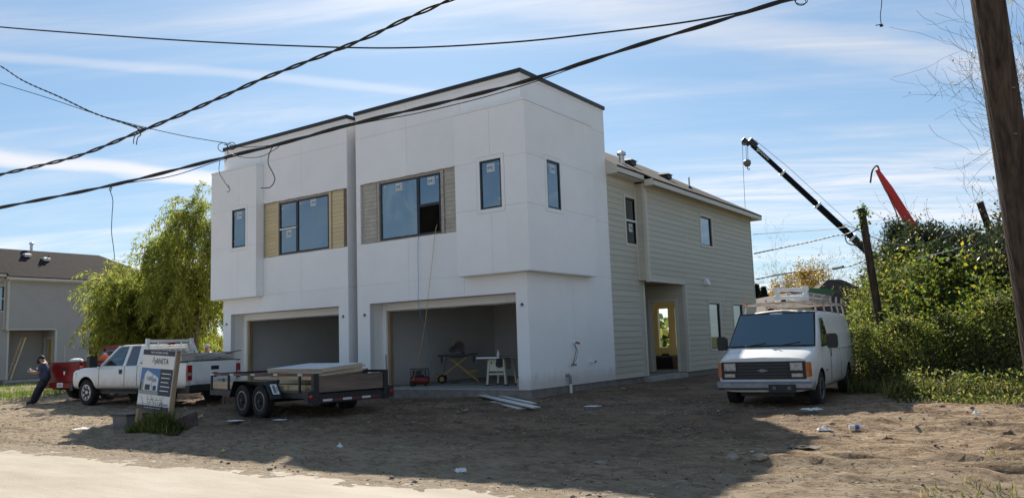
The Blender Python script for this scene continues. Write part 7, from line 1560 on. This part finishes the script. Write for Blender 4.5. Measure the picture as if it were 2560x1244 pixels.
def leaning_man():
    # local +x = the way he faces, feet forward, back against the tailgate
    J = {'pelvis': (-.10, 0, .82), 'belly': (-.07, 0, 1.00), 'chest': (-.15, 0, 1.22), 'neck': (-.13, 0, 1.40), 'head': (-.05, 0, 1.52), 'crown': (-.02, 0, 1.60), 'jaw': (.035, 0, 1.47),
         'hipL': (-.08, .10, .80), 'hipR': (-.08, -.10, .80), 'kneeL': (.13, .12, .45), 'kneeR': (.10, -.11, .44), 'ankL': (.27, .13, .08), 'ankR': (.22, -.12, .08), 'toeL': (.44, .15, .035), 'toeR': (.39, -.15, .035),
         'shL': (-.15, .20, 1.32), 'shR': (-.15, -.20, 1.32), 'elL': (-.07, .27, 1.06), 'elR': (-.07, -.27, 1.06), 'wrL': (.20, .15, 1.09), 'wrR': (.20, -.15, 1.09), 'haL': (.28, .07, 1.13), 'haR': (.28, -.07, 1.13)}
    J = {k: ((v[0]+.10, v[1], v[2]) if v[2] > 1.01 else v) for k, v in J.items()}
    E_ = [('pelvis', 'belly'), ('belly', 'chest'), ('chest', 'neck'), ('neck', 'head'), ('head', 'crown'), ('head', 'jaw'), ('pelvis', 'hipL'), ('pelvis', 'hipR'), ('hipL', 'kneeL'), ('hipR', 'kneeR'), ('kneeL', 'ankL'), ('kneeR', 'ankR'), ('ankL', 'toeL'), ('ankR', 'toeR'), ('chest', 'shL'), ('chest', 'shR'), ('shL', 'elL'), ('shR', 'elR'), ('elL', 'wrL'), ('elR', 'wrR'), ('wrL', 'haL'), ('wrR', 'haR')]
    Rr = {'pelvis': (.20, .16), 'belly': (.24, .20), 'chest': (.22, .16), 'neck': .075, 'head': (.10, .105), 'crown': .075, 'jaw': .06, 'hipL': .125, 'hipR': .125, 'kneeL': .095, 'kneeR': .095, 'ankL': .065, 'ankR': .065, 'toeL': .045, 'toeR': .045, 'shL': .095, 'shR': .095, 'elL': .065, 'elR': .065, 'wrL': .04, 'wrR': .04, 'haL': .035, 'haR': .035}
    def paint(c):
        if c.z > 1.395: return 0
        if c.z < .115 and c.x > .08: return 3
        if c.z < .86: return 2
        if abs(c.y) > .03 and 1.0 < c.z < 1.2 and c.x > .17: return 0
        if abs(c.y) > .24 and c.z < 1.10: return 0
        return 1
    ex = []
    for s_ in (1, -1):
        for k in range(4): ex.append(('finger', MB().tube([(.27, s_*(.055-.004*k), 1.13-.018*k+.02), (.325, s_*.03, 1.145-.018*k+.02), (.325, s_*.005, 1.15-.018*k+.02)], [.012, .010, .008], 6), 'skin'))
        ex.append(('thumb', MB().tube([(.25, s_*.05, 1.16), (.285, s_*.03, 1.185), (.30, s_*.012, 1.18)], [.014, .011, .009], 6), 'skin'))
        ex.append(('ear', MB().lathe([(.001, -.012), (.03, -.01), (.03, .01), (.001, .012)], (-.06, s_*.105, 1.51), 'y', 8), 'skin'))
        ex.append(('eye', MB().lathe([(.001, -.012), (.013, 0), (.001, .012)], (.055, s_*.035, 1.535), 'y', 8), 'hair'))
    ex += [('nose', MB().tube([(.058, 0, 1.535), (.088, 0, 1.50), (.065, 0, 1.495)], [.012, .018, .012], 6), 'skin'), ('beard', MB().lathe([(.001, -.075), (.05, -.06), (.075, 0), (.05, .06), (.001, .075)], (.035, 0, 1.445), 'y', 10), 'hair'), ('shirt_print', MB().box((.075, -.06, 1.18), (.082, .06, 1.25)), 'paper_white')]
    for _n, m_, _m in ex: m_.v = [(v[0]+.10, v[1], v[2]) for v in m_.v]
    g = hit(82, 1013, -.30); rz = math.atan2((-CR).y, (-CR).x)+R(12)
    loc = at(104, 1000, 26.4); loc.z = gz(loc.x, loc.y)+.0
    # face towards the left of the picture, a little towards the viewer
    t = person('person', 'man in navy shirt and dark trousers leaning on the red tailgate, looking at a phone', loc, rz, J, E_, Rr, paint, .105, 'hair', extra=ex)
    t.scale = (.96,)*3
    m = Matrix.Translation(loc) @ Matrix.Rotation(rz, 4, 'Z') @ Matrix.Scale(.96, 4)
    ph = thing('phone', 'phone held in both hands by the leaning man', 'phone'); ph.matrix_world = m @ Matrix.Translation((.43, 0, 1.16)) @ Matrix.Rotation(R(-35), 4, 'Y'); MB().box((-.006, -.038, -.075), (.006, .038, .075)).build('case', 'paper_white', ph); MB().box((-.009, -.034, -.068), (-.0061, .034, .068)).build('screen', 'sheet_white', ph)
leaning_man()
def far_man():
    J = {'pelvis': (0, 0, .92), 'belly': (0, 0, 1.08), 'chest': (0, 0, 1.30), 'neck': (0, 0, 1.48), 'head': (.02, 0, 1.60), 'crown': (.01, 0, 1.69), 'hipL': (0, .1, .9), 'hipR': (0, -.1, .9), 'kneeL': (.02, .11, .5), 'kneeR': (.02, -.11, .5), 'ankL': (0, .12, .09), 'ankR': (0, -.12, .09), 'toeL': (.17, .14, .04), 'toeR': (.17, -.14, .04), 'shL': (0, .20, 1.40), 'shR': (0, -.20, 1.40), 'elL': (.02, .27, 1.12), 'elR': (.02, -.27, 1.12), 'wrL': (.2, .2, .98), 'wrR': (.2, -.2, .98)}
    E_ = [('pelvis', 'belly'), ('belly', 'chest'), ('chest', 'neck'), ('neck', 'head'), ('head', 'crown'), ('pelvis', 'hipL'), ('pelvis', 'hipR'), ('hipL', 'kneeL'), ('hipR', 'kneeR'), ('kneeL', 'ankL'), ('kneeR', 'ankR'), ('ankL', 'toeL'), ('ankR', 'toeR'), ('chest', 'shL'), ('chest', 'shR'), ('shL', 'elL'), ('shR', 'elR'), ('elL', 'wrL'), ('elR', 'wrR')]
    Rr = {k: .07 for k in J}; Rr.update({'pelvis': (.16, .12), 'belly': (.16, .12), 'chest': (.18, .13), 'head': (.10, .10), 'crown': .075, 'ankL': .05, 'ankR': .05, 'toeL': .04, 'toeR': .04, 'wrL': .035, 'wrR': .035, 'hipL': .1, 'hipR': .1})
    loc = at(518, 960, 27.5); loc.z = gz(loc.x, loc.y)
    person('person', 'man in a cap whose head shows above the white pickup bed', loc, R(-60), J, E_, Rr, lambda c: 0 if c.z > 1.47 or (abs(c.y) > .22 and c.z < 1.2) else 4 if c.z > .95 else 3 if c.z < .1 else 2, .105, 'cloth_grey', cap=True)
far_man()
